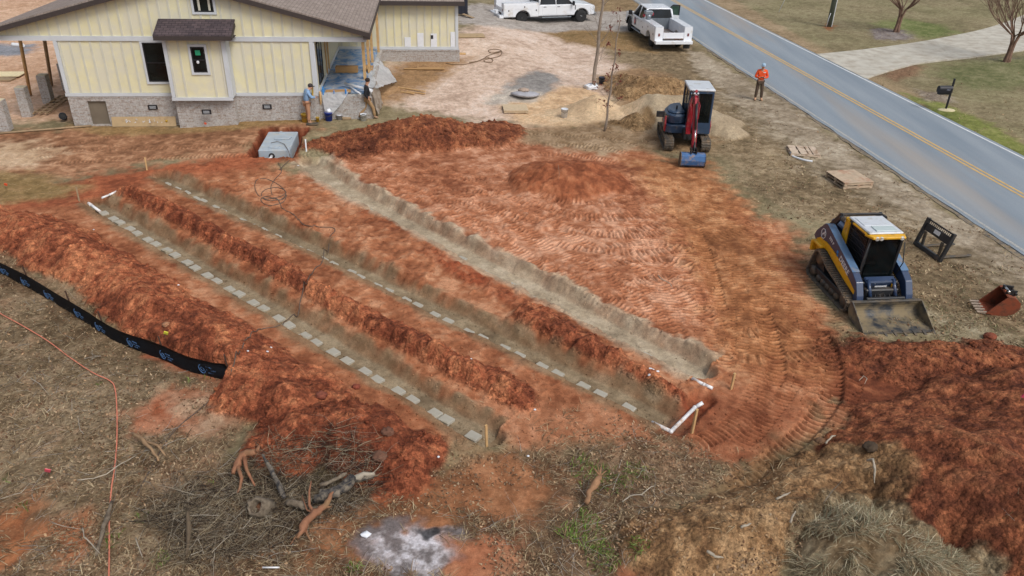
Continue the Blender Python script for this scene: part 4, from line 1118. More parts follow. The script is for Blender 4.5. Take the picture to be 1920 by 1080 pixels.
def make_ctl():
    t = empty('track_loader', (9.84, 19.60, height(9.84, 19.6) - .02), radians(-173), 'black and yellow compact track loader with its toothed bucket on the ground', 'track loader')
    prof = arcpts(.98, .27, .27, 20, -90, 6) + [(.5, 0), (0, 0), (-.5, 0)] + arcpts(-.95, .22, .22, -90, -170, 5) + arcpts(-.72, .72, .24, 160, 60, 6) + [(-.1, .72), (.5, .60)]
    prof = prof[::-1]
    for sx in (1, -1):
        x0, x1 = (.56, 1.0) if sx > 0 else (-1.0, -.56)
        tr = B().use(M_TRACK); track_loop(tr, prof, x0, x1, .03, .088); trk = tr.build('track', None, t)
        w = B().use(M_BLKM)
        w.box((sx * .78, .02, .30), (.24, 1.75, .16), bev=.02)
        w.prism([(-.95, .3), (-.4, .3), (-.6, .72), (-.82, .72)], sx * .78 - .06, sx * .78 + .06, 'x')
        w.build('track_frame', None, t)
        r = B().use(M_STEEL)
        for y in (-.55, -.28, -.02, .25, .52): r.lathe([(.0, -.15), (.10, -.15), (.10, .15), (.0, .15)], (sx * .78, y, .15), 'x', 12)
        r.lathe([(.0, -.16), (.2, -.16), (.2, .16), (.0, .16)], (sx * .78, .98, .27), 'x', 18); r.lathe([(.0, -.16), (.15, -.16), (.15, .16), (0, .16)], (sx * .78, -.95, .22), 'x', 16); r.lathe([(.0, -.14), (.19, -.14), (.19, .14), (.0, .14)], (sx * .78, -.72, .72), 'x', 18)
        r.build('roller', None, trk)
    # chassis
    b = B().use(M_BLKM); b.box((0, -.05, .55), (1.08, 2.0, .5), bev=.03); b.box((0, 1.0, .5), (.95, .3, .35), bev=.03); b.build('chassis', None, t)
    for sx in (1, -1):
        b = B().use(M_YEL)
        x0, x1 = (.50, .56) if sx > 0 else (-.56, -.50)
        b.prism([(-1.3, .78), (-1.3, 1.08), (-1.12, 1.2), (-.55, 1.2), (.1, 1.06), (.8, .80), (1.14, .66), (1.14, .55), (.6, .66), (.1, .79), (-.6, 1.0), (-.95, 1.0), (-1.1, .78)], min(sx * .72, sx * .805), max(sx * .72, sx * .805), 'x')
        b.box((sx * .72, -1.0, 1.04), (.46, .5, .1), bev=.03)
        b.box((sx * .74, -1.28, .88), (.44, .1, .34), bev=.03)
        b.build('fender', None, t)
    # engine compartment
    b = B().use(M_BLKM); b.box((0, -.98, 1.12), (1.02, .85, .85), bev=.05); b.use(M_NAVY).box((0, -1.0, 1.6), (.9, .75, .14), bev=.04)
    b.use(M_STEEL).box((0, -.95, 1.69), (.5, .5, .03)); b.build('engine_hood', None, t)
    b = B().use(M_YEL)
    for sx in (1, -1): b.prism([(-.62, 1.0), (-.28, 1.0), (-.30, 2.0), (-.5, 2.02)], sx * .50 - .03, sx * .50 + .03, 'x')
    b.box((0, -.46, 2.02), (1.04, .2, .09), bev=.02)
    b.build('cab_rear_pillar', None, t)
    # lift tower and rear cross bar
    b = B().use(M_BLKM)
    for sx in (1, -1): b.prism([(-1.28, 1.45), (-1.1, 1.4), (-.58, 2.06), (-.72, 2.12)], sx * .58 - .035, sx * .58 + .035, 'x')
    b.box((0, -.66, 2.09), (1.2, .07, .07), bev=.01); b.cyl((-.62, -.62, 2.02), (-.62, -.5, 2.02), .07); b.cyl((.62, -.62, 2.02), (.62, -.5, 2.02), .07)
    b.build('lift_tower', None, t)
    # cab
    cab = B().use(M_BLKM)
    for sx in (1, -1):
        cab.box((sx * .45, .66, 1.36), (.07, .07, 1.36), (radians(-4), 0, 0), bev=.01)
        cab.box((sx * .46, -.32, 1.45), (.06, .08, 1.2), bev=.01)
        cab.box((sx * .455, .17, .74), (.06, 1.0, .12)); cab.box((sx * .455, .17, 2.02), (.06, 1.0, .08))
    cab.box((0, .7, .74), (.9, .08, .14)); cab.box((0, .63, 2.02), (.9, .08, .08)); cab.box((0, -.34, .95), (.92, .06, .6))
    cabo = cab.build('cab', None, t)
    B().prism([(.735, .82), (.645, 1.99), (.63, 1.99), (.72, .82)], -.41, .41, 'x').build('windshield', M_CGL, cabo)
    for sx in (1, -1):
        B().box((sx * .445, .17, 1.4), (.015, .9, 1.2)).build('side_window', M_CGL, cabo)
        g = B().use(M_BLKM)
        for k in range(13): g.box((sx * .475, -.24 + k * .068, 1.42), (.01, .012, 1.1))
        for k in range(7): g.box((sx * .477, .17, .92 + k * .16), (.008, .88, .012))
        g.build('side_screen', None, cabo)
    B().box((0, -.345, 1.6), (.8, .012, .7)).build('rear_window', M_CGL, cabo)
    s = B().use(M_BLKM); s.box((0, .05, .98), (.46, .46, .16), bev=.05); s.box((0, -.2, 1.3), (.46, .14, .66), bev=.05); s.build('seat', None, cabo)
    B().box((.17, .1, 1.38), (.05, .03, .62), (0, .12, 0)).build('seat_belt', M_ORG, cabo)
    b = B().use(M_ROOFW); b.box((0, .1, 2.1), (.98, 1.12, .06), bev=.025); b.box((0, -.05, 2.137), (.8, .55, .02), bev=.008); b.build('cab_roof', None, t)
    b = B().use(mat('roof_hatch', lin(186, 200, 200), .2, var=.03)); b.box((-.05, .42, 2.142), (.6, .32, .03), bev=.01); b.build('roof_hatch', None, t)
    b = B().use(M_YEL); b.prism([(-.56, .56), (.56, .56), (.46, .84), (-.46, .84)], 2.01, 2.075, 'z', bev=.012)
    for sx in (1, -1): b.box((sx * .50, .25, 2.055), (.05, .8, .04))
    vo = b.build('visor', None, t)
    for sx in (.34, .22, -.36): B().lathe([(0, 0), (.055, 0), (.06, -.03), (0, -.03)], (sx, .84, 2.03), 'y', 14).build('work_light', mat('lamp_lens', lin(214, 216, 214), .1), vo)
    # lift arms
    for sx in (1, -1):
        b = B().use(M_NAVY)
        xa, xb = (.60, .80) if sx > 0 else (-.80, -.60)
        prof2 = [(-1.5, 1.10), (-1.42, 1.28), (-1.05, 1.66), (-.9, 1.70), (.85, 1.06), (1.12, .90), (1.30, .58), (1.38, .30), (1.22, .24), (1.10, .50), (.85, .72), (-.1, 1.12), (-.75, 1.22), (-1.1, 1.08), (-1.35, 1.0)]
        b.prism(prof2, xa, xb, 'x', bev=.012)
        arm = b.build('lift_arm', None, t)
        # thin pale plate: sky sheen on the arm top put into its colour
        tp = B().use(mat('arm_top_sky_sheen', lin(96, 124, 156), .3, var=.05, dirt=lin(140, 126, 110), dirt_amt=.15)); L_ = sqrt(1.75 ** 2 + .64 ** 2)
        tp.box((sx * .70, -.025, 1.392), (.215, L_, .012), Matrix.Rotation(-atan2(.64, 1.75), 4, 'X')); tp.build('sky_sheen_plate', None, arm)
        xs = xb + .003 if sx > 0 else xa - .003
        R_ = Matrix.Translation((xs, .38, 1.03)) @ (Matrix.Rotation(pi / 2, 4, 'Z') if sx > 0 else Matrix.Rotation(-pi / 2, 4, 'Z')) @ Matrix.Rotation(pi / 2, 4, 'X') @ Matrix.Rotation((-1 if sx > 0 else 1) * radians(20) * 1, 4, 'Z')
        text_part('lettering', 'DEERE', .22, M_LBL, arm, R_)
        R2 = Matrix.Translation((xs, -.50, 1.36)) @ (Matrix.Rotation(pi / 2, 4, 'Z') if sx > 0 else Matrix.Rotation(-pi / 2, 4, 'Z')) @ Matrix.Rotation(pi / 2, 4, 'X') @ Matrix.Rotation((-1 if sx > 0 else 1) * radians(20), 4, 'Z')
        text_part('model_number', '333 P', .13, M_LBL, arm, R2)
        # badge: rounded outline and a leaping stag
        bd = B().use(M_LBL); c = (-1.0, 1.36)
        oct_ = [(c[0] + .13 * cos(q) * (1 if abs(sin(q)) < .9 else 1), c[1] + .15 * sin(q)) for q in [radians(k * 45 + 22.5) for k in range(8)]]
        for k in range(8):
            a_, c_ = oct_[k], oct_[(k + 1) % 8]
            bd.cyl((xs, *a_), (xs, *c_), .011, n=6)
        stag = [(-.08, -.03), (-.05, .0), (-.02, .02), (.01, .03), (.04, .07), (.03, .11), (.055, .09), (.075, .11), (.07, .08), (.095, .065), (.06, .04), (.05, .0), (.085, -.03), (.06, -.035), (.03, -.01), (-.01, -.02), (-.03, -.06), (-.07, -.10), (-.05, -.06), (-.055, -.03)]
        bd.prism([(c[0] + (q[0] if sx > 0 else -q[0]) * 1.0, c[1] + q[1]) for q in stag], xs - .002, xs + .004, 'x')
        bd.build('stag_badge', None, arm)
        ds = B().use(M_BLUET); ds.lathe([(.035, 0), (.05, 0), (.05, .004), (.035, .004)], (xs - (.0 if sx > 0 else .004), -.08, 1.22), 'x', 14); ds.box((xs, -.05, 1.13), (.004, .07, .05)); ds.build('round_decal', None, arm)
        # tilt and lift cylinders
        cy = B().use(M_NAVY); cy.cyl((sx * .36, .95, .88), (sx * .36, 1.22, .5), .05); cy.use(M_CHROME).cyl((sx * .36, 1.22, .5), (sx * .36, 1.32, .38), .028); cy.build('tilt_cylinder', None, t)
        cy = B().use(M_STEEL); cy.cyl((sx * .55, -.9, .95), (sx * .58, .1, 1.0), .05); cy.build('lift_cylinder', None, t)
    b = B().use(M_NAVY); b.box((0, .86, .74), (.86, .22, .3), (radians(-22), 0, 0), bev=.03); b.box((0, .98, .58), (.66, .08, .16), bev=.02); fr = b.build('front_panel', None, t)
    text_part('lettering', 'JOHN DEERE', .06, M_LBL, fr, Matrix.Translation((0, .985, .80)) @ Matrix.Rotation(pi, 4, 'Z') @ Matrix.Rotation(radians(68), 4, 'X'))
    B().box((0, 1.01, .69), (.34, .01, .06), (radians(-22), 0, 0)).build('warning_label', M_LBL, fr)
    for sx in (.95, -.95): B().use(M_BLKM).tube([(sx * .55, .74, .9), (sx * .62, .82, 1.3), (sx * .52, .78, 1.9)], .014, 6).build('grab_rail', None, t)
    b = B().use(M_YEL); b.box((0, 1.08, .5), (.62, .04, .05)); b.box((.33, 1.02, .62), (.05, .05, .3)); b.box((-.33, 1.02, .62), (.05, .05, .3)); b.build('coupler_frame', None, t)
    b = B().use(M_BLKM); b.box((0, 1.32, .36), (1.1, .08, .4), (radians(-10), 0, 0), bev=.02)
    for k in range(4): b.cyl((-.2 + k * .12, 1.05, .6), (-.22 + k * .15, 1.3, .42), .014, n=6)
    b.build('quick_coupler', None, t)
    # bucket
    w2 = 1.0
    shell = [(1.42, .56)] + arcpts(1.66, .30, .30, 150, 262, 7) + [(2.26, .015)]
    inner = [(y + .03 * cos(radians(35)), z + .03) for y, z in shell]
    b = B().use(M_BUCK)
    poly = shell + [(2.26, .032)] + [(y + .022, z + .022) for y, z in shell[-2::-1]]
    b.prism(poly, -w2, w2, 'x')
    for sx in (1, -1): b.prism([(1.40, .60), (1.5, .60), (2.27, .06), (2.27, 0.0), (1.66, -.0), (1.45, .1), (1.36, .3)], sx * w2 - .012, sx * w2 + .012, 'x')
    b.use(M_STEEL); b.box((0, 1.42, .585), (2.02, .10, .05), bev=.008); b.box((0, 2.26, .02), (2.02, .1, .03))
    bk = b.build('bucket', None, t); bk.scale = (.975, 1, .82)
    for k in range(8):
        x = -.97 + k * 1.94 / 7
        q = B().use(M_STEEL); q.prism([(2.22, .05), (2.30, .05), (2.42, .01), (2.42, -.005), (2.22, .0)], x - .032, x + .032, 'x'); q.build('tooth', None, bk)
    return t
make_ctl()

def make_excavator():
    z0 = height(7.2, 32.6)
    t = empty('excavator', (7.2, 32.62, z0 - .01), radians(178), 'red and blue mini excavator with a white cab roof and its bucket on the ground', 'excavator')
    prof = (arcpts(1.0, .28, .26, 90, -90, 8) + [(.5, .02), (0, .02), (-.5, .02)] + arcpts(-1.0, .28, .26, -90, -270, 8) + [(-.5, .54), (0, .54), (.5, .54)])
    for sx in (1, -1):
        x0, x1 = (.57, .96) if sx > 0 else (-.96, -.57)
        tr = B().use(M_TRACK); track_loop(tr, prof, x0, x1, .025, .1); k = tr.build('track', None, t)
        f = B().use(M_BLKM); f.box((sx * .765, 0, .28), (.2, 1.9, .2), bev=.03); f.build('track_frame', None, t)
        r = B().use(M_STEEL)
        for y in (-.6, -.3, 0, .3, .6): r.lathe([(0, -.12), (.09, -.12), (.09, .12), (0, .12)], (sx * .765, y, .15), 'x', 12)
        for y in (-1.0, 1.0): r.lathe([(0, -.13), (.2, -.13), (.2, .13), (0, .13)], (sx * .765, y, .28), 'x', 16)
        r.build('roller', None, k)
    b = B().use(M_BLKM); b.box((0, 0, .42), (1.2, .7, .22), bev=.03); b.lathe([(0, .5), (.42, .5), (.42, .62), (0, .62)], (0, 0, 0), 'z', 24); b.build('undercarriage', None, t)
    b = B().use(M_STEEL); b.box((0, -1.45, .28), (1.9, .06, .36), bev=.01); b.box((.4, -1.2, .3), (.1, .5, .1)); b.box((-.4, -1.2, .3), (.1, .5, .1)); b.build('dozer_blade', None, t)
    # rounded upper body
    def plan(r0, n=24, front=.75):
        pts = []
        for i in range(n + 1):
            a = radians(180 + 180 * i / n); pts.append((.93 * cos(a) * r0, -.12 + 1.05 * sin(a) * r0))
        return [(.93 * r0, front)] + [(-.93 * r0, front)] + pts[0:]
    def plan2(r0, front):
        pts = [(-.92 * r0, front), (-.92 * r0, -.2)] + [(.92 * r0 * cos(radians(180 + a)), -.2 + .95 * r0 * sin(radians(180 + a))) for a in range(10, 180, 10)] + [(.92 * r0, -.2), (.92 * r0, front * .8), (.75 * r0, front)]
        return pts
    b = B().use(M_DBL); b.prism(plan2(1, .78), .66, 1.0, 'z', bev=.03); b.build('lower_body', None, t)
    # engine hood rounded on the machine's right
    hd = B().use(M_DBL)
    hp = [(.10, .55), (.10, -1.05)] + [(.90 * cos(radians(a)), -.2 + .93 * sin(radians(a))) for a in range(-80, 1, 10)] + [(.90, .3), (.78, .6), (.5, .68)]
    hd.prism(hp, 1.0, 1.42, 'z', bev=.07); hp2 = [(p[0] * .86 + .04, p[1] * .86) for p in hp]; hd.prism(hp2, 1.40, 1.52, 'z', bev=.06)
    ho = hd.build('engine_hood', None, t)
    B().use(M_DBL).box((.48, .66, 1.25), (.3, .03, .18), bev=.01).build('hood_hatch', None, ho)
    B().use(M_RED).prism([(.35, .68), (.62, .68), (.7, 1.0), (.55, 1.34), (.38, 1.18)], .905, .96, 'x', bev=.012).build('red_corner_panel', None, t)
    B().use(M_RED).prism([(.35, .68), (.62, .68), (.68, 1.0), (.52, 1.2), (.38, 1.05)], -.965, -.93, 'x', bev=.012).build('red_corner_panel', None, t)
    B().use(M_RED).prism([(-.9, .7), (-.55, .7), (-.55, 1.2), (-.8, 1.2)], .80, .86, 'x', bev=.01).build('red_corner_panel', None, t)
    B().cyl((.45, .1, 1.5), (.45, .1, 1.66), .035).build('exhaust_pipe', M_BLKM, t)
    B().box((1.18, .62, 1.42), (.34, .05, .26), bev=.02).build('mirror', M_BLKM, t)
    B().cyl((.9, .6, 1.4), (1.05, .6, 1.42), .015).build('mirror_arm', M_BLKM, t)
    # cab, offset to the machine's left
    cx0, cx1 = -.86, .08; cm = (cx0 + cx1) / 2
    b = B().use(M_DBL)
    for x in (cx0, cx1):
        b.box((x, .74, 1.72), (.08, .09, 1.5), bev=.015); b.box((x, -.62, 1.72), (.08, .12, 1.5), bev=.015); b.box((x, .05, 1.72), (.05, .06, 1.46))
        b.box((x, .06, 1.08), (.06, 1.4, .3)); b.box((x, .06, 2.42), (.06, 1.4, .08))
    b.box((cm, .76, 1.04), (.94, .06, .22)); b.box((cm, .76, 2.42), (.94, .06, .1)); b.box((cm, -.64, 1.5), (.94, .06, 1.0))
    cabo = b.build('cab', None, t)
    B().box((cm, .765, 1.76), (.84, .012, 1.24)).build('windshield', M_CGL, cabo)
    for x in (cx0, cx1): B().box((x, .06, 1.78), (.012, 1.24, 1.18)).build('side_window', M_CGL, cabo)
    s = B().use(M_RUB); s.box((cm, -.1, 1.3), (.5, .5, .14), bev=.04); s.box((cm, -.36, 1.65), (.5, .14, .7), bev=.04); s.build('seat', None, cabo)
    b = B().use(M_ROOFW); b.box((cm, .06, 2.50), (1.06, 1.52, .10), bev=.045, seg=2); b.build('cab_roof', None, t)
    B().box((cm + .38, .8, 2.36), (.14, .05, .07)).build('work_light', mat('lens', lin(150, 180, 210), .1), t)
    # boom, arm, bucket
    def plate(pts, xc, w, m, name, bev=.02, parent=t):
        q = B().use(m); q.prism(pts, xc - w / 2, xc + w / 2, 'x', bev=bev); return q.build(name, None, parent)
    bx = .06
    b = B().use(M_BLKM); b.box((bx, 1.0, .72), (.34, .45, .4), bev=.04); b.cyl((bx, 1.12, .5), (bx, 1.12, .98), .12); b.build('swing_bracket', None, t)
    plate([(1.02, .8), (1.25, .78), (1.30, 1.5), (1.50, 2.05), (1.92, 2.32), (1.86, 2.5), (1.52, 2.48), (1.18, 2.2), (1.0, 1.55)], bx, .2, M_RED, 'boom')
    arm = plate([(1.66, 2.42), (1.78, 2.62), (2.02, 2.50), (2.62, 1.15), (2.80, .56), (2.68, .5), (2.46, 1.02), (1.92, 2.15)], bx - .02, .17, M_RED, 'arm')
    q = B().use(M_CHROME); q.cyl((bx, 1.5, 2.58), (bx, 1.22, 2.38), .03); q.use(M_RED).cyl((bx, 1.86, 2.74), (bx, 1.45, 2.56), .055); q.use(M_CHROME).cyl((bx + .06, 1.9, 2.66), (bx + .06, 1.3, 2.44), .035); q.cyl((bx - .07, 1.9, 2.66), (bx - .07, 1.3, 2.44), .035); q.build('arm_cylinder', None, t)
    q = B().use(M_BLKM); q.cyl((bx - .16, 1.2, .85), (bx - .16, 1.42, 1.35), .055); q.use(M_CHROME).cyl((bx - .16, 1.42, 1.35), (bx - .13, 1.5, 1.75), .03); q.build('boom_cylinder', None, t)
    q = B().use(M_BLKM); q.cyl((bx - .02, 2.16, 2.32), (bx - .02, 2.62, 1.42), .05); q.use(M_CHROME).cyl((bx - .02, 2.62, 1.42), (bx - .02, 2.83, .95), .03); q.use(M_BLKM).cyl((bx - .02, 2.83, .95), (bx - .02, 2.74, .6), .04); q.cyl((bx - .02, 2.83, .95), (bx - .02, 3.0, .58), .04); q.build('bucket_cylinder', None, t)
    hs = B().use(M_RUB)
    for k, dx in enumerate((-.11, -.06, .08, .13)):
        hs.tube([(bx + dx, 1.25, 1.3), (bx + dx * 1.2, 1.3, 2.0), (bx + dx * 1.3, 1.62, 2.62 + .03 * k), (bx + dx * 1.1, 1.95, 2.62), (bx + dx, 2.12, 2.3)], .014, 6)
    hs.build('hydraulic_hose', None, t)
    rh = B().use(M_RED); rh.tube([(bx + .12, 1.7, 2.5), (bx + .2, 2.05, 2.3), (bx + .14, 2.35, 1.7)], .016, 6); rh.tube([(bx - .12, 1.7, 2.5), (bx - .18, 2.02, 2.2), (bx - .12, 2.3, 1.75)], .016, 6); rh.build('red_hose', None, t)
    M_BB = mat('bucket_blue', lin(58, 100, 150), .45, var=.12, vs_=5, dirt=lin(150, 128, 104), dirt_amt=.22, dirt_scale=4)
    b = B().use(M_BB)
    sh = [(2.72, .52), (3.00, .57), (3.12, .48), (3.17, .30), (3.13, .12), (3.02, .03), (2.70, .02)]
    shi = [(y - .02, z * .96 + .012) for y, z in sh[::-1]]
    b.prism(sh + [(2.70, .05)] + [(y - .025, z) for y, z in sh[-2::-1]][:-1], bx - .48, bx + .48, 'x')
    b.use(M_STEEL)
    for sx in (1, -1): b.prism([(2.70, .52), (3.00, .59), (3.14, .49), (3.19, .30), (3.14, .1), (3.02, .01), (2.66, .01)], bx + sx * .485 - .014, bx + sx * .485 + .014, 'x')
    bo = b.build('bucket', None, t)
    q = B().use(M_BLKM); q.box((bx - .1, 2.93, .66), (.03, .3, .2)); q.box((bx + .1, 2.93, .66), (.03, .3, .2)); q.cyl((bx - .14, 2.84, .68), (bx + .14, 2.84, .68), .03); q.cyl((bx - .14, 3.0, .64), (bx + .14, 3.0, .64), .03); q.build('bucket_ear', None, bo)
    B().box((bx, 2.69, .03), (.98, .1, .03)).build('cutting_edge', M_STEEL, bo)
    text_part('lettering', '02', .1, M_LBL, arm, Matrix.Translation((bx - .02, 1.9, 2.6)) @ Matrix.Rotation(pi, 4, 'Z') @ Matrix.Rotation(radians(20), 4, 'X'))
make_excavator()

# ------------------------------------------------------------------ service trucks (x forward, rear axle at the origin)
M_TW = mat('truck_white', lin(228, 232, 238), .25, var=.03, vs_=1, coat=.5, dirt=lin(190, 180, 166), dirt_amt=.12, dirt_scale=1.5)
M_TGL = glass_mat('truck_glass', (20, 26, 32), .05)
M_TYRE = mat('tyre', lin(38, 38, 40), .85, var=.2)
M_RIM = mat('alloy_rim', lin(190, 194, 198), .25, .8, var=.05)
M_RIMD = mat('rim_dark', lin(24, 24, 26), .5)
M_BEDF = mat('bed_floor', lin(120, 116, 112), .7, var=.2, dirt=lin(120, 84, 64), dirt_amt=.4)
M_GALV = mat('galvanised', lin(132, 140, 148), .4, .5, var=.15, vs_=4)
def wheel(parent, x, y, side, r=.42, wd=.28, spokes=8):
    w = B().use(M_TYRE).lathe([(r * .62, -wd / 2), (r * .92, -wd / 2), (r, -wd / 2 + .04), (r, wd / 2 - .04), (r * .92, wd / 2), (r * .62, wd / 2)], (x, y, r), 'y', 32).build('wheel', None, parent)
    f = y + side * (wd / 2 - .03)
    b = B().use(M_RIMD).lathe([(0, -.02), (r * .63, -.02), (r * .63, .02), (0, .02)], (x, f - side * .03, r), 'y', 24); b.use(M_RIM)
    b.lathe([(r * .55, -.02), (r * .65, -.02), (r * .65, .025), (r * .55, .025)], (x, f, r), 'y', 28); b.lathe([(0, -.03), (r * .17, -.03), (r * .17, .03), (0, .03)], (x, f, r), 'y', 16)
    for k in range(spokes):
        a = 2 * pi * k / spokes
        b.box((x + cos(a) * r * .36, f, r + sin(a) * r * .36), (r * .44, .03, r * .13), Matrix.Rotation(-a, 4, 'Y'))
    b.build('rim', None, w)
def make_truck(loc, head, label, wb, flares, decal, door_open, extras):
    t = empty('service_truck', loc, head, label, 'truck', 'white service body trucks parked at the back of the site', sc=1.04)
    # cab shell by side outline, tapered inwards at the roof
    c0, fr = wb - 3.25, wb + 1.05                      # back of the cab, front bumper
    b = B().use(M_TW)
    low = [(c0, .52), (wb - .62, .52)] + [(wb + .56 * cos(radians(a)), .42 + .56 * sin(radians(a))) for a in range(170, 9, -20)] + [(wb + .6, .5), (fr - .08, .55), (fr - .02, .95), (fr - .1, 1.16), (wb + .35, 1.24), (wb - .55, 1.30), (wb - .7, 1.26), (c0, 1.26)]
    b.prism(low, -1.0, 1.0, 'y', bev=.035)
    b.build('body', None, t)
    # greenhouse
    def gh(b, inset=0.0, z1=1.98):
        base = [(c0 + .01, 1.25), (wb - .62, 1.25)]
        lo = [(c0 + .02, -.95), (wb - .60, -.95), (wb - .60, .95), (c0 + .02, .95)]
        hi = [(c0 + .14, -.78), (wb - 1.35, -.76), (wb - 1.35, .76), (c0 + .14, .78)]
        v0 = [b.bm.verts.new((p[0], p[1], 1.24)) for p in lo]; v1 = [b.bm.verts.new((p[0], p[1], z1)) for p in hi]
        fs = [b.bm.faces.new((v0[i], v0[(i + 1) % 4], v1[(i + 1) % 4], v1[i])) for i in range(4)] + [b.bm.faces.new(v1)]
        bmesh.ops.recalc_face_normals(b.bm, faces=fs); b._fin(fs)
    b = B().use(M_TGL); gh(b, 0, 1.92); g = b.build('cab_windows', None, t)
    b = B().use(M_TW)
    b.box(((c0 + .14 + wb - 1.35) / 2, 0, 1.96), (wb - 1.35 - c0 - .1, 1.58, .09), bev=.04, seg=2)
    for sy in (1, -1):
        b.cyl((wb - .60, sy * .95, 1.24), (wb - 1.36, sy * .765, 1.95), .045, n=6); b.cyl((c0 + .04, sy * .95, 1.24), (c0 + .16, sy * .78, 1.95), .07, n=6)
        b.cyl((wb - 1.95, sy * .955, 1.24), (wb - 1.98, sy * .775, 1.95), .04, n=6)
    b.box((c0 + .03, 0, 1.28), (.06, 1.86, .1)); b.build('roof', None, t)
    for sy in (1, -1):
        # doors as thin raised panels with dark gaps
        for (xa, xb) in ((wb - 1.93, wb - .78), (wb - 2.95, wb - 1.97)):
            if door_open and sy < 0 and xa > wb - 2: 
                continue
            d = B().use(M_TW).box(((xa + xb) / 2, sy * 1.003, .92), (xb - xa, .02, .62), bev=.008).build('door', None, t)
            B().box((xa + .16, sy * 1.02, 1.12), (.2, .02, .035)).build('handle', M_BLK, d)
        m_ = B().use(M_BLK); m_.box((wb - .72, sy * 1.2, 1.36), (.12, .24, .3), bev=.03); m_.cyl((wb - .75, sy * .98, 1.3), (wb - .75, sy * 1.12, 1.33), .025); m_.build('mirror', None, t)
        st = B().use(M_GALV); st.box((wb - 1.9, sy * 1.02, .42), (2.2, .16, .05), bev=.015); st.build('running_board', None, t)
        h = B().use(mat('head_lens', lin(190, 196, 204), .1)); h.box((fr - .08, sy * .82, .95), (.12, .26, .24), bev=.02); h.build('headlight', None, t)
        B().box((wb - .5, sy * 1.01, 1.05), (.05, .02, .3)).build('fender_vent', M_BLK, t)
    if door_open:
        d = B().use(M_TW); T_ = Matrix.Translation((wb - .8, -1.02, 0)) @ Matrix.Rotation(radians(68), 4, 'Z')
        d.prism([(-1.1, .55), (0, .55), (0, 1.24), (-1.1, 1.24)], -.04, .04, 'y', T=T_)
        d.use(M_BLK).prism([(-1.1, 1.24), (-1.1, 1.9), (-.62, 1.9), (0, 1.3), (0, 1.24), (-.12, 1.27), (-.64, 1.83), (-1.04, 1.83), (-1.04, 1.24)], -.03, .03, 'y', T=T_)
        do = d.build('door', None, t, label='open passenger door')
        B().use(mat('green_glass', lin(60, 84, 72), .05)).prism([(-1.04, 1.25), (-1.04, 1.82), (-.64, 1.82), (-.12, 1.26)], -.008, .008, 'y', T=T_).build('glass', None, do)
    b = B().use(M_BLK); b.box((fr + .0, 0, .84), (.06, 1.2, .42), bev=.02); b.build('grille', None, t)
    b = B().use(M_RIM); b.box((fr + .04, 0, .55), (.18, 1.96, .24), bev=.04); b.build('front_bumper', None, t)
    b = B().use(M_BLKM); b.box(((wb) / 2, 0, .5), (wb + 1.8, .85, .16)); b.cyl((0, -.8, .42), (0, .8, .42), .08); b.cyl((wb, -.8, .42), (wb, .8, .42), .07); b.build('frame', None, t)
    for (x, y, s) in ((0, .84, 1), (0, -.84, -1), (wb, .86, 1), (wb, -.86, -1)):
        wheel(t, x, y, s, .42, .3)
    if flares:
        for sy in (1, -1):
            q = B().use(M_BLK)
            for a in range(0, 180, 15):
                a0, a1 = radians(a), radians(a + 15)
                q.prism([(wb + .52 * cos(a0), .42 + .52 * sin(a0)), (wb + .62 * cos(a0), .42 + .62 * sin(a0)), (wb + .62 * cos(a1), .42 + .62 * sin(a1)), (wb + .52 * cos(a1), .42 + .52 * sin(a1))], sy * 1.0 - .06, sy * 1.0 + .06, 'y')
            q.build('fender_flare', None, t)
    # service body
    s0, s1 = -1.42, c0 - .06
    for sy in (1, -1):
        b = B().use(M_TW)
        out = [(s0, .52), (-.56, .52)] + [(.56 * cos(radians(a)), .42 + .56 * sin(radians(a))) for a in range(170, 9, -20)] + [(.58, .52), (s1, .52), (s1, 1.42), (s0, 1.42)]
        b.prism(out, sy * .66 if sy > 0 else -1.18, 1.18 if sy > 0 else -.66, 'y', bev=.02)
        sp = b.build('side_pack', None, t)
        for k, (xa, xb, za, zb) in enumerate(((s0 + .04, -.62, .58, 1.34), (-.6, .6, 1.04, 1.34), (.63, s1 - .04, .58, 1.34))):
            d = B().use(M_TW).box(((xa + xb) / 2, sy * 1.186, (za + zb) / 2), (xb - xa, .018, zb - za), bev=.006).build('compartment_door', None, sp)
            B().box(((xa + xb) / 2 + (.1 if k else -.05), sy * 1.2, (za + zb) / 2), (.07, .02, .09)).build('latch', M_BLK, d)
        B().use(M_TW).box(((s0 + s1) / 2, sy * .92, 1.44), (s1 - s0, .5, .02)).build('lid', None, sp)
        q = B().use(mat('tail_lens', lin(120, 60, 60), .3)); q.box((s0 - .012, sy * .92, .98), (.02, .1, .16)); q.build('tail_light', None, t)
    b = B().use(M_BEDF).box(((s0 + s1) / 2, 0, .74), (s1 - s0, 1.3, .06)).build('bed_floor', None, t)
    B().use(M_GALV).box((s1 - .03, 0, 1.1), (.04, 1.3, .66)).build('bulkhead', None, t)
    B().use(M_TW).box((s0 + .02, 0, .93), (.05, 1.3, .34), bev=.01).build('tailgate', None, t)
    b = B().use(M_TW); b.box((s0 - .14, 0, .56), (.3, 2.36, .2), bev=.02); b.build('rear_bumper', None, t)
    for sy in (1, -1): B().box((s0 + .14, sy * .95, .3), (.03, .42, .34)).build('mud_flap', M_RUB, t)
    return t, s0, s1, c0
t1, s0, s1, c0 = make_truck((-.12, 60.1, -.02), radians(18), 'white crew cab service truck parked side on along the gravel drive', 4.45, False, False, False, 1)
b = B().use(M_WHITE); b.box((s0 - .42, -.55, .95), (.34, .12, .06)); b.box((s0 - .3, -.55, .82), (.2, .14, .2)); b.tube([(s0 - .42, -.5, .95), (s0 - .2, -.5, .55)], .04, 6); b.build('pipe_vise', None, t1)
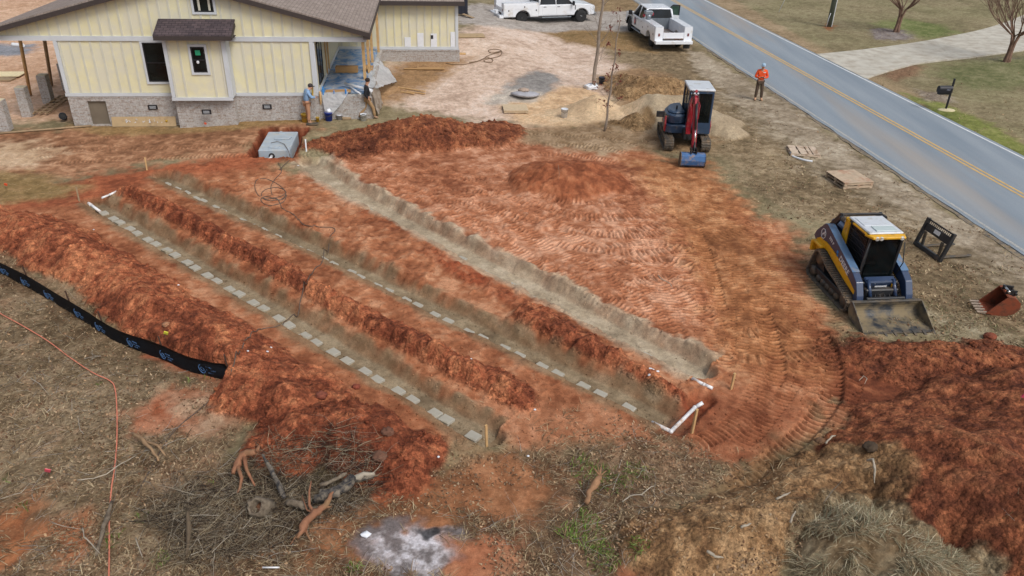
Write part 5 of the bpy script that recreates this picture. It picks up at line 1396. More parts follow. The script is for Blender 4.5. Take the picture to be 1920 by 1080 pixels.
b = B().use(M_BLKM); b.box((s0 - .3, -.2, .42), (.4, .08, .08)); b.build('tow_hitch', None, t1)
t2_loc = Vector((8.66, 52.49, 0)) + Vector((cos(radians(8)), sin(radians(8)), 0)) * .95
t2, s0, s1, c0 = make_truck(t2_loc, radians(98.5), 'white service truck beside the road, seen from behind, one door standing open', 4.95, True, True, True, 2)
t2['label'] = 'white service truck at the road edge seen from behind with one door standing open'
dm = mat('door_emblem', lin(120, 110, 116), .5, var=.3, vs_=9); b = B().use(dm); b.lathe([(0, 0), (.26, 0), (.26, .004), (0, .004)], (4.95 - 1.35, 1.016, .92), 'y', 20); b.use(mat('emblem_pink', lin(214, 128, 130), .5)).lathe([(0, 0), (.15, 0), (.15, .004), (0, .004)], (4.95 - 1.3, 1.022, .88), 'y', 16); b.build('door_emblem', None, t2)
b = B().use(M_GALV); b.cyl((s1 - .55, .92, 1.45), (s1 - .55, .92, 1.75), .16, .2); b.box((s1 - .5, .92, 1.85), (.4, .5, .24), bev=.04); b.use(M_RED).cyl((s1 - .5, .6, 1.75), (s1 - .5, .72, 1.75), .1); b.cyl((s1 - .5, 1.14, 1.68), (s1 - .5, 1.26, 1.68), .09); b.build('hose_reel', None, t2)
b = B().use(M_WHITE); b.cyl((s0 + .1, .4, .86), (s0 + 1.1, -.5, .84), .04); b.cyl((s0 + .1, .2, .86), (s0 + 1.3, -.2, .84), .04); b.build('loose_pipe', None, t2)

# ------------------------------------------------------------------ attachments on the verge
t = empty('pallet_fork', GZ(1737, 470), radians(-48), 'black pallet fork frame with two grey tines lying on the grass', 'pallet fork')
b = B().use(M_BLKM)
fw, fh = .62, .95
for sx in (1, -1): b.box((sx * fw, 0, fh / 2), (.09, .12, fh), bev=.01)
b.box((0, 0, .06), (2 * fw, .14, .12), bev=.01); b.box((0, 0, .68), (2 * fw - .09, .05, .24), bev=.008); b.box((0, 0, fh - .04), (2 * fw - .09, .04, .04))
for k in range(14): b.box((-.52 + k * .08, 0, .86), (.012, .02, .16))
b.build('frame', None, t); B().box((-.0, -.035, .70), (.26, .02, .12)).build('label_plate', M_LBL, t)
for x in (.42, -.40):
    b = B().use(M_STEEL); b.box((x, .62, .04), (.11, 1.2, .04), (0, 0, 0), bev=.008); b.box((x, .08, .3), (.11, .05, .52), bev=.008); o = b.build('tine', None, t); o.rotation_euler = (radians(15), 0, 0)
t.rotation_euler = (radians(-14), 0, radians(-80)); t.location = GZ(1738, 474)

M_RUST = mat('rusty_bucket', lin(140, 70, 44), .7, .1, var=.2, vs_=5, dirt=lin(104, 62, 44), dirt_amt=.4, dirt_scale=5)
t = empty('digging_bucket', GZ(1862, 582), radians(8), 'rusty orange digging bucket with pale teeth lying on its side in the grass', 'bucket')
b = B().use(M_RUST)
sh = [(-.30, .06)] + [(.10 + .30 * cos(radians(a)), .33 + .30 * sin(radians(a))) for a in range(-110, 76, 18)] + [(.02, .66)]
b.prism(sh + [(x - .02, z + (.02 if z < .3 else -.015)) for x, z in sh[::-1]], -.24, .24, 'y')
for sy in (1, -1): b.prism([(-.30, .06), (-.05, .02), (.22, .06), (.40, .28), (.36, .5), (.18, .64), (.02, .66)], sy * .24 - .012, sy * .24 + .012, 'y')
b.build('shell', None, t)
for k in range(5): B().use(mat('tooth_steel', lin(176, 158, 140), .5, .3)).prism([(-.28, .03), (-.28, .10), (-.50, .075), (-.50, .055)], -.22 + k * .11 - .025, -.22 + k * .11 + .025, 'y').build('tooth', None, t)
b = B().use(M_BLKM); b.box((.12, .1, .7), (.24, .03, .16)); b.box((.12, -.1, .7), (.24, .03, .16)); b.use(M_CHROME); b.cyl((.04, -.15, .74), (.04, .15, .74), .03); b.use(M_BLKM).cyl((.22, -.15, .7), (.22, .15, .7), .03); b.build('ear', None, t)
t.scale = (1.15, 1.15, 1.0); t.rotation_euler = (radians(6), radians(4), radians(-4))
# ------------------------------------------------------------------ people
def skin_mesh(name, joints, edges, m, parent=None, sub=2, root=0):
    me = bpy.data.meshes.new(name)
    names = list(joints); me.from_pydata([joints[k][0] for k in names], [(names.index(a), names.index(c)) for a, c in edges], [])
    o = bpy.data.objects.new(name, me); COL.objects.link(o)
    md = o.modifiers.new('skin', 'SKIN'); md.use_smooth_shade = True
    for i, k in enumerate(names):
        r = joints[k][1]; r = r if isinstance(r, tuple) else (r, r)
        me.skin_vertices[0].data[i].radius = r; me.skin_vertices[0].data[i].use_root = (i == root)
    s = o.modifiers.new('sub', 'SUBSURF'); s.levels = s.render_levels = sub
    dg = bpy.context.evaluated_depsgraph_get(); dg.update()
    m2 = bpy.data.meshes.new_from_object(o.evaluated_get(dg)); bpy.data.objects.remove(o)
    m2.materials.clear(); m2.materials.append(m)
    for p in m2.polygons: p.use_smooth = True
    o = bpy.data.objects.new(name, m2); COL.objects.link(o); o.parent = parent
    return o

def person(loc, rz, label, pose, cloth_, scale=1.0):
    """pose: joint positions (x to the person's right, y forward, z up)"""
    t = empty('person', loc, rz, label, 'person', sc=scale)
    J = pose; skin = cloth_['skin']
    j = {}
    def a(k, r): j[k] = (J[k], r)
    a('pelvis', (.14, .10)); a('belly', (.13, .10)); a('chest', (.16, .11)); a('neck', (.055, .055)); a('headb', (.075, .085)); a('head', (.078, .095)); a('crown', (.055, .07))
    E_ = [('pelvis', 'belly'), ('belly', 'chest'), ('chest', 'neck'), ('neck', 'headb'), ('headb', 'head'), ('head', 'crown')]
    for s in 'LR':
        a('sh' + s, .055); a('el' + s, .042); a('wr' + s, .028); a('pa' + s, (.035, .022)); a('hip' + s, .09); a('kn' + s, .058); a('an' + s, .04); a('to' + s, (.04, .03))
        E_ += [('chest', 'sh' + s), ('sh' + s, 'el' + s), ('el' + s, 'wr' + s), ('wr' + s, 'pa' + s), ('pelvis', 'hip' + s), ('hip' + s, 'kn' + s), ('kn' + s, 'an' + s), ('an' + s, 'to' + s)]
    body = skin_mesh('body', j, E_, skin, t)
    # face and hands
    hd = Vector(J['head']); fw = Vector(J.get('face', (0, 1, 0))).normalized(); sd = fw.cross(Vector((0, 0, 1))).normalized()
    f = B().use(skin); f.blob(hd + fw * .10 - Vector((0, 0, .02)), (.03, .035, .045), 1)
    for s in (1, -1): f.blob(hd + sd * .085 * s - Vector((0, 0, .01)), (.02, .035, .06), 1)
    fo = f.build('nose_and_ears', None, t)
    e = B().use(M_RUB)
    for s in (1, -1): e.blob(hd + fw * .088 + sd * .033 * s + Vector((0, 0, .012)), (.02, .016, .012), 1)
    e.build('eye', None, t)
    e = B().use(mat('lip', lin(150, 90, 80), .6)); e.blob(hd + fw * .09 - Vector((0, 0, .065)), (.045, .018, .012), 1); e.build('mouth', None, t)
    for s in 'LR':
        pa, wr = Vector(J['pa' + s]), Vector(J['wr' + s]); d = (pa - wr).normalized(); sgn = 1 if s == 'R' else -1
        up = Vector(J.get('palm' + s, (0, 0, 1))); ax = d.cross(up).normalized(); curl = -up
        h = B().use(skin)
        for k, ln in enumerate((.062, .072, .068, .052)):
            o0 = pa + ax * (.027 - k * .018); h.tube([o0, o0 + d * ln * .5 + curl * .008, o0 + d * ln * .85 + curl * .03, o0 + d * ln * .9 + curl * .05], [.0095, .009, .008, .006], 6)
        o0 = pa - d * .03 + ax * .03 * sgn; h.tube([o0, o0 + ax * .03 * sgn + d * .025, o0 + ax * .03 * sgn + d * .06 + curl * .015], [.012, .010, .008], 6)
        h.build('fingers', None, t)
    # clothes
    top = {k: (J[k], r) for k, r in (('pelvis', (.175, .135)), ('belly', (.175, .135)), ('chest', (.195, .14)), ('neck', (.075, .07)), ('shL', .08), ('elL', .062), ('wrL', .045), ('shR', .08), ('elR', .062), ('wrR', .045))}
    top['pelvis'] = (tuple(Vector(J['pelvis']) + Vector((0, 0, .0))), (.175, .135))
    skin_mesh('jacket', top, [('pelvis', 'belly'), ('belly', 'chest'), ('chest', 'neck'), ('chest', 'shL'), ('shL', 'elL'), ('elL', 'wrL'), ('chest', 'shR'), ('shR', 'elR'), ('elR', 'wrR')], cloth_['top'], t, root=2)
    if 'hem' in cloth_:
        h = skin_mesh('shirt_hem', {'a': (tuple(Vector(J['pelvis']) + Vector((0, 0, -.11))), (.182, .142)), 'b': (tuple(Vector(J['pelvis']) + Vector((0, 0, -.03))), (.182, .142))}, [('a', 'b')], cloth_['hem'], t, 1)
    tr = {'pelvis': (tuple(Vector(J['pelvis']) + Vector((0, 0, -.02))), (.155, .12))}
    ed = []
    for s in 'LR':
        tr['hip' + s] = (J['hip' + s], .108); tr['kn' + s] = (J['kn' + s], .085); tr['an' + s] = (tuple(Vector(J['an' + s]) + Vector((0, 0, .03))), .07)
        ed += [('pelvis', 'hip' + s), ('hip' + s, 'kn' + s), ('kn' + s, 'an' + s)]
    skin_mesh('trousers', tr, ed, cloth_['legs'], t)
    for s in 'LR':
        skin_mesh('boot', {'a': (tuple(Vector(J['an' + s]) + Vector((0, 0, .04))), .072), 'h': (tuple(Vector(J['an' + s]) + Vector((0, 0, -.04))), (.068, .062)), 't': (J['to' + s], (.066, .052))}, [('a', 'h'), ('h', 't')], cloth_['boots'], t, 1)
    hair = B().use(cloth_['hair'])
    hair.blob(hd + Vector((0, 0, .055)) - fw * .02, (.20, .225, .19), 3)
    for v in list(hair.bm.verts):
        if (v.co - hd).dot(fw) > .03 and v.co.z < hd.z + .05: v.co -= fw * ((v.co - hd).dot(fw) - .03)
        if v.co.z < hd.z - .02 and 'hood' not in cloth_: v.co.z = hd.z - .02
    hair.build('cap' if cloth_.get('cap') else ('hood' if 'hood' in cloth_ else 'hair'), None, t)
    if cloth_.get('cap'):
        q = B().use(cloth_['hair']); q.prism([(-.08, 0), (.08, 0), (.06, .11), (-.06, .11)], 0, .012, 'z', T=Matrix.Translation(hd + fw * .07 + Vector((0, 0, .055))) @ Matrix.Rotation(atan2(fw.y, fw.x) - pi / 2, 4, 'Z')); q.build('cap_brim', None, t)
    return t
def stand(dx=0):
    return {'pelvis': (0, 0, .98), 'belly': (0, .0, 1.12), 'chest': (0, .0, 1.36), 'neck': (0, .02, 1.53), 'headb': (0, .04, 1.60), 'head': (0, .05, 1.68), 'crown': (0, .03, 1.76),
        'shL': (-.19, 0, 1.44), 'elL': (-.25, -.02, 1.16), 'wrL': (-.24, .08, .93), 'paL': (-.24, .11, .86), 'shR': (.19, 0, 1.44), 'elR': (.25, -.02, 1.16), 'wrR': (.24, .08, .93), 'paR': (.24, .11, .86),
        'hipL': (-.09, 0, .90), 'knL': (-.11, .02, .50), 'anL': (-.12, -.02, .10), 'toL': (-.14, .14, .045), 'hipR': (.09, 0, .90), 'knR': (.11, .02, .50), 'anR': (.12, -.02, .10), 'toR': (.14, .14, .045)}
SKIN = mat('skin', lin(196, 148, 122), .6, var=.05)
# man in orange, looking down at a remote in both hands
J = stand()
J.update({'elL': (-.29, .02, 1.15), 'wrL': (-.12, .24, 1.17), 'paL': (-.065, .285, 1.18), 'elR': (.29, .02, 1.15), 'wrR': (.12, .24, 1.17), 'paR': (.065, .285, 1.18), 'head': (0, .08, 1.67), 'headb': (0, .06, 1.60), 'face': (0, .9, -.3),
          'palmL': (0, 0, -1), 'palmR': (0, 0, -1), 'anL': (-.16, .0, .10), 'toL': (-.20, .16, .045), 'knL': (-.13, .03, .5)})
pl = GZ(1420, 188)
w1 = person(pl, radians(172), 'man in bright orange hoodie and brown trousers standing at the road edge', J,
    {'skin': SKIN, 'top': mat('orange_fabric', lin(226, 84, 34), .85, var=.08), 'legs': mat('brown_fabric', lin(84, 70, 58), .9, var=.12, dirt=lin(120, 88, 62), dirt_amt=.2), 'boots': mat('tan_boot', lin(170, 142, 110), .8), 'hair': mat('pale_blue_cap', lin(160, 190, 214), .8, var=.25, vs_=18), 'cap': True}, 1.04)
b = B().box((0, .33, 1.19), (.17, .09, .035), (radians(20), 0, 0), bev=.01); rc = b.build('remote_controller', M_RUB); rc.matrix_world = Matrix.Translation(pl) @ Matrix.Rotation(radians(172), 4, 'Z') @ Matrix.Scale(1.04, 4)
tag(rc, 'small black remote controller held by the man in orange', 'remote')
b = B().use(M_LBL).box((-.09, .152, 1.4), (.12, .006, .05), (radians(-8), 0, 0)); q = b.build('chest_patch', None, w1)
# man in black jacket walking to the right
J = stand()
J.update({'elR': (.24, -.12, 1.18), 'wrR': (.22, .02, .97), 'paR': (.22, .05, .90), 'hipR': (.09, .0, .90), 'knR': (.1, .22, .53), 'anR': (.1, .27, .12), 'toR': (.1, .43, .05), 'knL': (-.1, -.06, .50), 'anL': (-.1, -.38, .14), 'toL': (-.1, -.25, .04),
          'elL': (-.24, .1, 1.17), 'wrL': (-.2, .2, .98), 'paL': (-.2, .23, .91), 'head': (-.0, .08, 1.68), 'face': (-.6, .7, -.3)})
pl = GZ(691, 223)
person(pl, radians(-72), 'man in black jacket and tan trousers striding in front of the porch', J,
    {'skin': SKIN, 'top': mat('black_fabric', lin(26, 27, 34), .85), 'legs': mat('tan_fabric', lin(158, 128, 92), .9, var=.1), 'boots': mat('dusty_boot', lin(134, 110, 86), .8), 'hair': mat('dark_hair', lin(44, 32, 28), .8)}, 1.0)
# man in pale blue hoodie, back to us, head bent down
J = stand()
J.update({'chest': (0, .06, 1.36), 'neck': (0, .15, 1.50), 'headb': (0, .20, 1.55), 'head': (0, .25, 1.60), 'crown': (0, .27, 1.69), 'shL': (-.19, .06, 1.43), 'shR': (.19, .06, 1.43), 'elR': (.26, .16, 1.20), 'wrR': (.18, .36, 1.18), 'paR': (.15, .41, 1.18), 'elL': (-.24, .16, 1.2), 'wrL': (-.12, .34, 1.12), 'paL': (-.08, .39, 1.12), 'face': (0, .8, -.6)})
pl = GZ(579, 231)
person(pl, radians(-62), 'man in pale blue hoodie with an orange hem working by the brick wall', J,
    {'skin': SKIN, 'top': mat('blue_hoodie', lin(132, 164, 200), .9, var=.08), 'hem': mat('coral_shirt', lin(222, 130, 104), .9), 'legs': mat('clay_trousers', lin(172, 128, 98), .9, var=.1), 'boots': mat('dusty_boot2', lin(150, 120, 94), .8), 'hair': mat('dark_cap', lin(56, 50, 52), .8), 'cap': True}, .98)

# ------------------------------------------------------------------ septic tank and its pit
tank = empty('septic_tank', HM @ Vector(((TANK_U0 + TANK_U1) / 2, (TANK_W0 + TANK_W1) / 2, -.44)), YH, 'grey concrete septic tank with two lids sitting in a red clay pit', 'septic tank')
M_CON = mat('tank_concrete', lin(162, 174, 184), .75, var=.1, vs_=2.5, bump=.25, bs=30, dirt=lin(172, 172, 168), dirt_amt=.3, dirt_scale=2)
tl, tw_ = TANK_W1 - TANK_W0, TANK_U1 - TANK_U0
b = B().use(M_CON).box((0, 0, .285), (tw_, tl, .57), bev=.03); b.build('tank_body', None, tank)
B().use(M_CON).prism([(-.30, .0), (.3, .0), (.38, .38), (-.14, .5), (-.3, .3)], .572, .64, 'z', bev=.015, T=Matrix.Translation((.12, .05, 0))).build('lid', None, tank)
B().use(M_CON).box((-.02, -.86, .60), (.42, .26, .06), bev=.015).build('lid', None, tank)
b = B().use(M_CON); b.box((-.05, .98, .585), (.4, .03, .03)); b.cyl((-.18, .98, .57), (-.05, .98, .66), .012, n=6); b.cyl((-.05, .98, .66), (.1, .98, .57), .012, n=6); b.build('lifting_loop', None, tank)
b = B().use(M_RUB).lathe([(.075, 0), (.12, 0), (.12, -.02), (.075, -.02)], (-.1, -tl / 2, .33), 'y', 20); b.build('gasket', None, tank)
o = B().use(M_PVC).tube([(-.10, -tl / 2 + .05, .33), (-.13, -tl / 2 - .28, .30), (-.2, -tl / 2 - .42, .29)], [.055, .055, .06], 14).build('outlet_pipe', None, tank)
def ground_tube(name, pts, r, m, label, cat, lift=None, n=6, zs=None, group=None):
    P = []
    base = smooth_pl([(p[0], p[1]) for p in pts], 6)
    for p in base:
        g = GZ(p[0], p[1], 2); P.append(g)
    arr = np.array([(p.x, p.y) for p in P]); zz = field(arr[:, 0], arr[:, 1])[0]
    pr = [Vector((a, c, z + (lift if lift is not None else r * .7))) for (a, c), z in zip(arr, zz)]
    for i in range(1, len(pr) - 1):                       # a stiff hose does not follow every clod
        pr[i].z = max(pr[i].z, (pr[i - 1].z + pr[i + 1].z) / 2 - .01)
    o = B().tube(pr, r, n).build(name, m)
    return tag(o, label, cat, group)
M_HOSE = mat('dark_hose', lin(92, 78, 68), .6, var=.15)
M_CORD = mat('orange_cord', lin(214, 128, 102), .6, var=.08)
P0 = [(500, 272), (520, 266), (535, 276), (542, 296)]
hose = [(522, 306), (528, 322), (516, 336), (508, 352), (514, 372), (530, 374), (536, 362), (524, 348), (500, 336), (482, 338), (478, 352), (486, 368), (505, 374), (528, 368), (536, 360), (520, 352), (498, 356), (490, 366), (500, 376), (524, 376), (537, 366), (530, 380), (506, 386), (490, 378), (496, 370), (518, 372), (526, 384), (530, 392), (552, 404), (566, 420), (590, 426), (622, 427), (628, 434), (618, 446), (604, 492), (590, 505), (578, 530), (560, 572), (545, 595), (520, 612), (490, 618), (465, 634), (450, 660), (436, 690), (424, 716), (404, 742), (370, 772), (340, 796), (318, 820), (300, 848), (280, 884), (256, 930)]
ground_tube('water_hose', hose, .014, M_HOSE, 'dark brown hose coiled by the tank and running down across the trenches', 'hose')
tank_c = B().tube([G(508, 268, .16), G(520, 265, .18), G(533, 270, .17), G(541, 283, .16), G(545, 298, .06), G(536, 306, .06), G(524, 318, .05)], .012, 6).build('electric_cord', M_HOSE); tag(tank_c, 'thin dark cord hanging over the concrete tank lid', 'cord')
ground_tube('extension_cord', [(-30, 570), (0, 590), (40, 612), (90, 642), (130, 672), (175, 702), (205, 716), (216, 730), (220, 770), (220, 830), (216, 880), (210, 920), (206, 980), (206, 1040), (205, 1110)], .013, M_CORD, 'long orange extension cord running down the left foreground grass', 'extension cord', lift=.05)
ground_tube('garden_hose', [(880, 118), (900, 114), (918, 104), (940, 97), (930, 93), (916, 95), (922, 100), (940, 97), (936, 106), (912, 112), (908, 116), (920, 118), (924, 113), (914, 109), (900, 114), (872, 122), (850, 122), (836, 119)], .025, mat('olive_hose', lin(110, 88, 64), .6), 'brown hose looped on the pale yard right of the garage wing', 'hose')

# PVC pipes
def gpipe(name, pts, r, label, group=None, caps=()):
    P = [Vector(G(px, py, z)) for px, py, z in pts]
    t = empty(name, P[0], 0, label, 'pipe', group)
    Q = [p - P[0] for p in P]
    for a, c in zip(Q[:-1], Q[1:]): B().use(M_PVC).cyl(a, c, r, n=14).build('pipe_run', None, t)
    for q in Q[1:-1]: B().use(M_PVC).blob(q, (2.5 * r,) * 3, 2).build('elbow', None, t)
    for i in caps: B().use(M_RUB).blob(Q[i], (1.6 * r,) * 3, 1).build('open_end', None, t)
    return t
gpipe('drain_pipe', [(1222, 792, -.20), (1258, 809, -.16), (1303, 764, -.12), (1318, 755, .0)], .044, 'white pipe with an elbow at the lower end of the middle trench')
gpipe('drain_pipe', [(1298, 710, .04), (1320, 721, .06), (1336, 728, .05)], .04, 'short straight white pipe at the lower end of the upper trench')
gpipe('drain_pipe', [(166, 381, -.02), (170, 384, -.05), (188, 397, -.2)], .05, 'white pipe stub at the far end of the nearest trench')
gpipe('drain_pipe', [(191, 371, .06), (206, 365, .06), (218, 359, .08)], .035, 'thin white pipe half buried above the far end of the nearest trench')
gpipe('drain_pipe', [(558, 311, .0), (568, 318, -.1)], .045, 'tiny white pipe end at the far end of the upper trench')
gpipe('drain_pipe', [(708, 205, .05), (704.5, 176, .9)], .05, 'white pipe standing beside the right porch corner')
gpipe('drain_pipe', [(492, 1064, .06), (524, 1064, .06)], .014, 'thin white plastic stick lying at the bottom edge of the picture')

# wooden stakes
STK = [(912, 837, .66, .03, 'pale wooden stake at the lower end of the nearest trench', M_WOOD), (1298, 813, .66, .035, 'tall wooden stake beside the white pipe elbow', M_WOOD), (1371, 730, .45, .035, 'short wooden stake right of the upper trench end', M_WOOD),
       (276, 319, .5, .03, 'thin wooden stake at the far end of the middle trench', M_WOOD), (149, 377, .5, .03, 'dull brown stake beside the far end of the nearest trench', M_WOODG), (575, 287, .5, .03, 'white painted stake beside the septic tank', M_WHITE)]
for (px, py, h, r, lb, m) in STK:
    g = GZ(px, py); b = B().use(m); b.box((0, 0, h / 2 - .05), (r * 1.7, r * 1.1, h + .1), (random.Random(px).uniform(-.06, .06), random.Random(px + 1).uniform(-.05, .05), .6))
    o = b.build('wooden_stake', None); o.location = g; tag(o, lb, 'stake', 'wooden survey stakes around the trenches')

# concrete pads in the trenches
PAV = [
 ('nearest', T1, [(194, 397), (212, 408.5), (224, 415), (243, 427), (256, 435), (276.5, 447), (291, 455), (312.6, 467), (327.4, 476.5), (350.5, 490), (365, 499.6), (388, 514), (404.5, 525), (429.6, 539.6), (447.4, 549), (474, 565), (493.3, 576), (521.4, 594), (541, 608), (571, 626), (591, 639), (624.7, 659), (650, 674), (683, 695), (706.7, 709), (746, 731), (772, 747), (815, 772), (837, 784), (887, 816)]),
 ('middle', T2, [(311.7, 343.5), (330, 352), (348, 359), (365.3, 370), (378.7, 375), (401.5, 386), (415, 393), (451.9, 410.7), (475.6, 422.6), (491.9, 429), (517.6, 441), (561.5, 464), (577, 471), (604.4, 484), (623, 492), (656.3, 508), (673, 517.4), (704.6, 533), (726, 543), (759.4, 560), (780.7, 570), (813.6, 588), (838.6, 600), (876.7, 619), (902.5, 631), (943.7, 650.5), (971.9, 663.6), (1014.8, 684.3), (1044.5, 698.5), (1093.3, 720.7), (1124.4, 737), (1177.8, 762)]),
 ('upper', T3, [(689, 390), (702, 399), (732, 414), (767, 433), (787, 445), (810, 456.7), (828.7, 467), (865, 482), (911, 510), (960, 540), (1000, 556), (1212, 664)])]
ORD = ['first', 'second', 'third', 'fourth', 'fifth', 'sixth', 'seventh', 'eighth', 'ninth', 'tenth', 'eleventh', 'twelfth', 'thirteenth', 'fourteenth', 'fifteenth', 'sixteenth', 'seventeenth', 'eighteenth', 'nineteenth', 'twentieth', 'twenty-first', 'twenty-second', 'twenty-third', 'twenty-fourth', 'twenty-fifth', 'twenty-sixth', 'twenty-seventh', 'twenty-eighth', 'twenty-ninth', 'thirtieth', 'thirty-first', 'thirty-second']
M_PAV = [mat('pad_concrete', lin(168, 164, 152), .85, var=.08, vs_=6, bump=.3, dirt=lin(148, 138, 114), dirt_amt=.2 + .2 * k, dirt_scale=3 + k) for k in range(3)]
pav_mesh = []
for k in range(3):
    o = B().box((0, 0, 0), (.30, .25, .09), bev=.008).build('concrete_pad', M_PAV[k]); pav_mesh.append(o.data); bpy.data.objects.remove(o)
rnd = random.Random(4)
for ti, (nm, T_, pts) in enumerate(PAV):
    for i, (px, py) in enumerate(pts):
        g = G(px, py, -TD + .06)
        dx, dy = (T_[-1][0] - T_[0][0]), (T_[-1][1] - T_[0][1])
        me = pav_mesh[rnd.choice((0, 0, 1))]
        o = bpy.data.objects.new('concrete_pad', me); COL.objects.link(o)
        deep = (-.004, -.018, .012)[ti]
        if ti == 0 and i > 26: deep = -.025
        if ti == 1 and (i > 26 or i in (6, 9, 11, 15)): deep = -.02
        o.location = (g.x, g.y, height(g.x, g.y) + (.022, .008, -.006)[ti] + rnd.uniform(-.012, .01)); o.rotation_euler = (rnd.uniform(-.04, .04), rnd.uniform(-.04, .04), atan2(dy, dx) + rnd.uniform(-.07, .07))
        tag(o, 'grey concrete pad, %s from the far left end of the %s trench' % (ORD[i], nm), 'concrete pad', 'concrete pads in the %s trench' % nm)

# ------------------------------------------------------------------ silt fence with blue printed marks
FB = [(-260, 395), (-120, 447), (0, 510), (60, 543), (120, 577), (200, 627), (250, 652), (300, 672), (350, 693), (400, 706), (434, 711)]
fence = empty('silt_fence', (0, 0, 0), 0, 'low black silt fence with blue printed logos along the left spoil bank', 'silt fence')
fp = smooth_pl(W(FB), 4); fa = np.array(fp); fz = field(fa[:, 0], fa[:, 1])[0]; FHT = .44
M_FAB = mat('silt_fabric', lin(24, 28, 36), .6, var=.25, vs_=12, bump=.3, bs=40)
b = B().use(M_FAB); rows_ = []
arcL = [0]
for i in range(1, len(fp)): arcL.append(arcL[-1] + hypot(fp[i][0] - fp[i - 1][0], fp[i][1] - fp[i - 1][1]))
for k in range(6):
    f_ = k / 5; row = []
    for i, (x, y) in enumerate(fp):
        lean = .06 * (1 - f_) ; wob = .03 * sin(arcL[i] * 5.3 + k) * (f_ * (1 - f_) * 4)
        row.append(b.bm.verts.new((x - .09 + .09 * (1 - f_) + wob * .7, y + lean * -.5 + wob, fz[i] - .05 + (FHT + .05 + .02 * sin(arcL[i] * 2.1)) * f_)))
    rows_.append(row)
for k in range(5):
    for i in range(len(fp) - 1):
        f = b.bm.faces.new((rows_[k][i], rows_[k][i + 1], rows_[k + 1][i + 1], rows_[k + 1][i])); f.smooth = True
bmesh.ops.solidify(b.bm, geom=b.bm.faces[:], thickness=.006)
b.build('fabric', None, fence)
M_FST = mat('stake_brown', lin(70, 50, 40), .8)
def at_arc(s):
    for i in range(len(fp) - 1):
        if arcL[i + 1] >= s:
            t_ = (s - arcL[i]) / (arcL[i + 1] - arcL[i]); return Vector((fp[i][0] + (fp[i + 1][0] - fp[i][0]) * t_, fp[i][1] + (fp[i + 1][1] - fp[i][1]) * t_, fz[i] + (fz[i + 1] - fz[i]) * t_)), atan2(fp[i + 1][1] - fp[i][1], fp[i + 1][0] - fp[i][0])
    return Vector((fp[-1][0], fp[-1][1], fz[-1])), 0
FL = arcL[-1]
for px, py in ((55, 540), (140, 588), (206, 630), (307, 676), (432, 711)):
    g = G(px, py); k = min(range(len(fp)), key=lambda i: hypot(fp[i][0] - g.x, fp[i][1] - g.y))
    b = B().use(M_FST).box((fp[k][0] - .06, fp[k][1] + .05, fz[k] + .28), (.03, .03, .78), (.05, -.06, .3)); b.build('post', None, fence)
M_PRT = mat('blue_print', lin(66, 100, 142), .6, var=.3, vs_=16)
rnd = random.Random(3)
for px, py in ((30, 520), (74, 545), (118, 572), (165, 600), (215, 625), (275, 655), (340, 680), (412, 700)):
    g = G(px, py - 8); k = min(range(1, len(fp) - 1), key=lambda i: hypot(fp[i][0] - g.x, fp[i][1] - g.y))
    P_, an = at_arc(min(arcL[k], FL - .25)); fwd = Vector((cos(an), sin(an), 0)); nrm = Vector((sin(an), -cos(an), 0)); upv = (Vector((-.09, .03, FHT))).normalized()
    O_ = P_ + nrm * .035 + upv * .2 + Vector((-.045, .0, 0))
    b = B().use(M_PRT)
    def mk(p, q, r=.008): b.cyl(O_ + fwd * p[0] + upv * p[1], O_ + fwd * q[0] + upv * q[1], r, n=4)
    for a in range(100, 330, 20): mk((-.15 + .08 * cos(radians(a)), .0 + .11 * sin(radians(a))), (-.15 + .08 * cos(radians(a + 20)), .0 + .11 * sin(radians(a + 20))), .012)
    for a in range(0, 360, 40): mk((-.14 + .045 * cos(radians(a)), .0 + .05 * sin(radians(a))), (-.14 + .045 * cos(radians(a + 40)), .0 + .05 * sin(radians(a + 40))), .009)
    for (x0, x1, z, hh) in ((-.02, .13, .07, .035), (-.03, .20, .0, .03), (.0, .14, -.07, .028)):
        x = x0
        while x < x1:
            s_ = rnd.random()
            mk((x, z - hh / 2), (x, z + hh / 2), .004)
            if s_ > .3: mk((x, z + (hh / 2 if s_ > .6 else -hh / 2)), (x + .014, z + (hh / 2 if s_ > .6 else -hh / 2)), .004)
            if s_ > .5: mk((x + .014, z - hh / 2), (x + .014, z + hh / 2), .004)
            x += .028
    b.build('printed_mark', None, fence)

# ------------------------------------------------------------------ pallets, boards, buckets
def pallet(px, py, rz, label, boards, m, stack=1, size=(1.2, 1.0), solid=False):
    g = GZ(px, py); t = empty('pallet', g + Vector((0, 0, .02)), rz, label, 'pallet', 'wooden pallets on the site')
    L_, Wd = size
    for s in range(stack):
        z = s * .13
        for y in (-Wd / 2 + .05, 0, Wd / 2 - .05): B().use(m).box((0, y, z + .06), (L_, .09 if s % 2 else .08, .085)).build('runner', None, t)
        for x in (-L_ / 2 + .05, 0, L_ / 2 - .05): B().use(m).box((x, 0, z + .008), (.1, Wd, .016)).build('bottom_board', None, t)
        if s == stack - 1 and solid: B().use(m).box((0, 0, z + .115), (L_ + .02, Wd + .02, .022)).build('top_sheet', None, t)
        else:
            for (x, wd) in boards: B().use(m).box((x, 0, z + .112), (wd, Wd, .018)).build('top_board', None, t)
    return t
M_PAL = mat('pallet_wood', lin(198, 180, 160), .85, var=.14, vs_=5, bump=.3, dirt=lin(140, 112, 88), dirt_amt=.3)
M_PAL2 = mat('old_pallet_wood', lin(184, 164, 140), .85, var=.16, vs_=4, bump=.3, dirt=lin(168, 120, 94), dirt_amt=.25, dirt_scale=2.5)
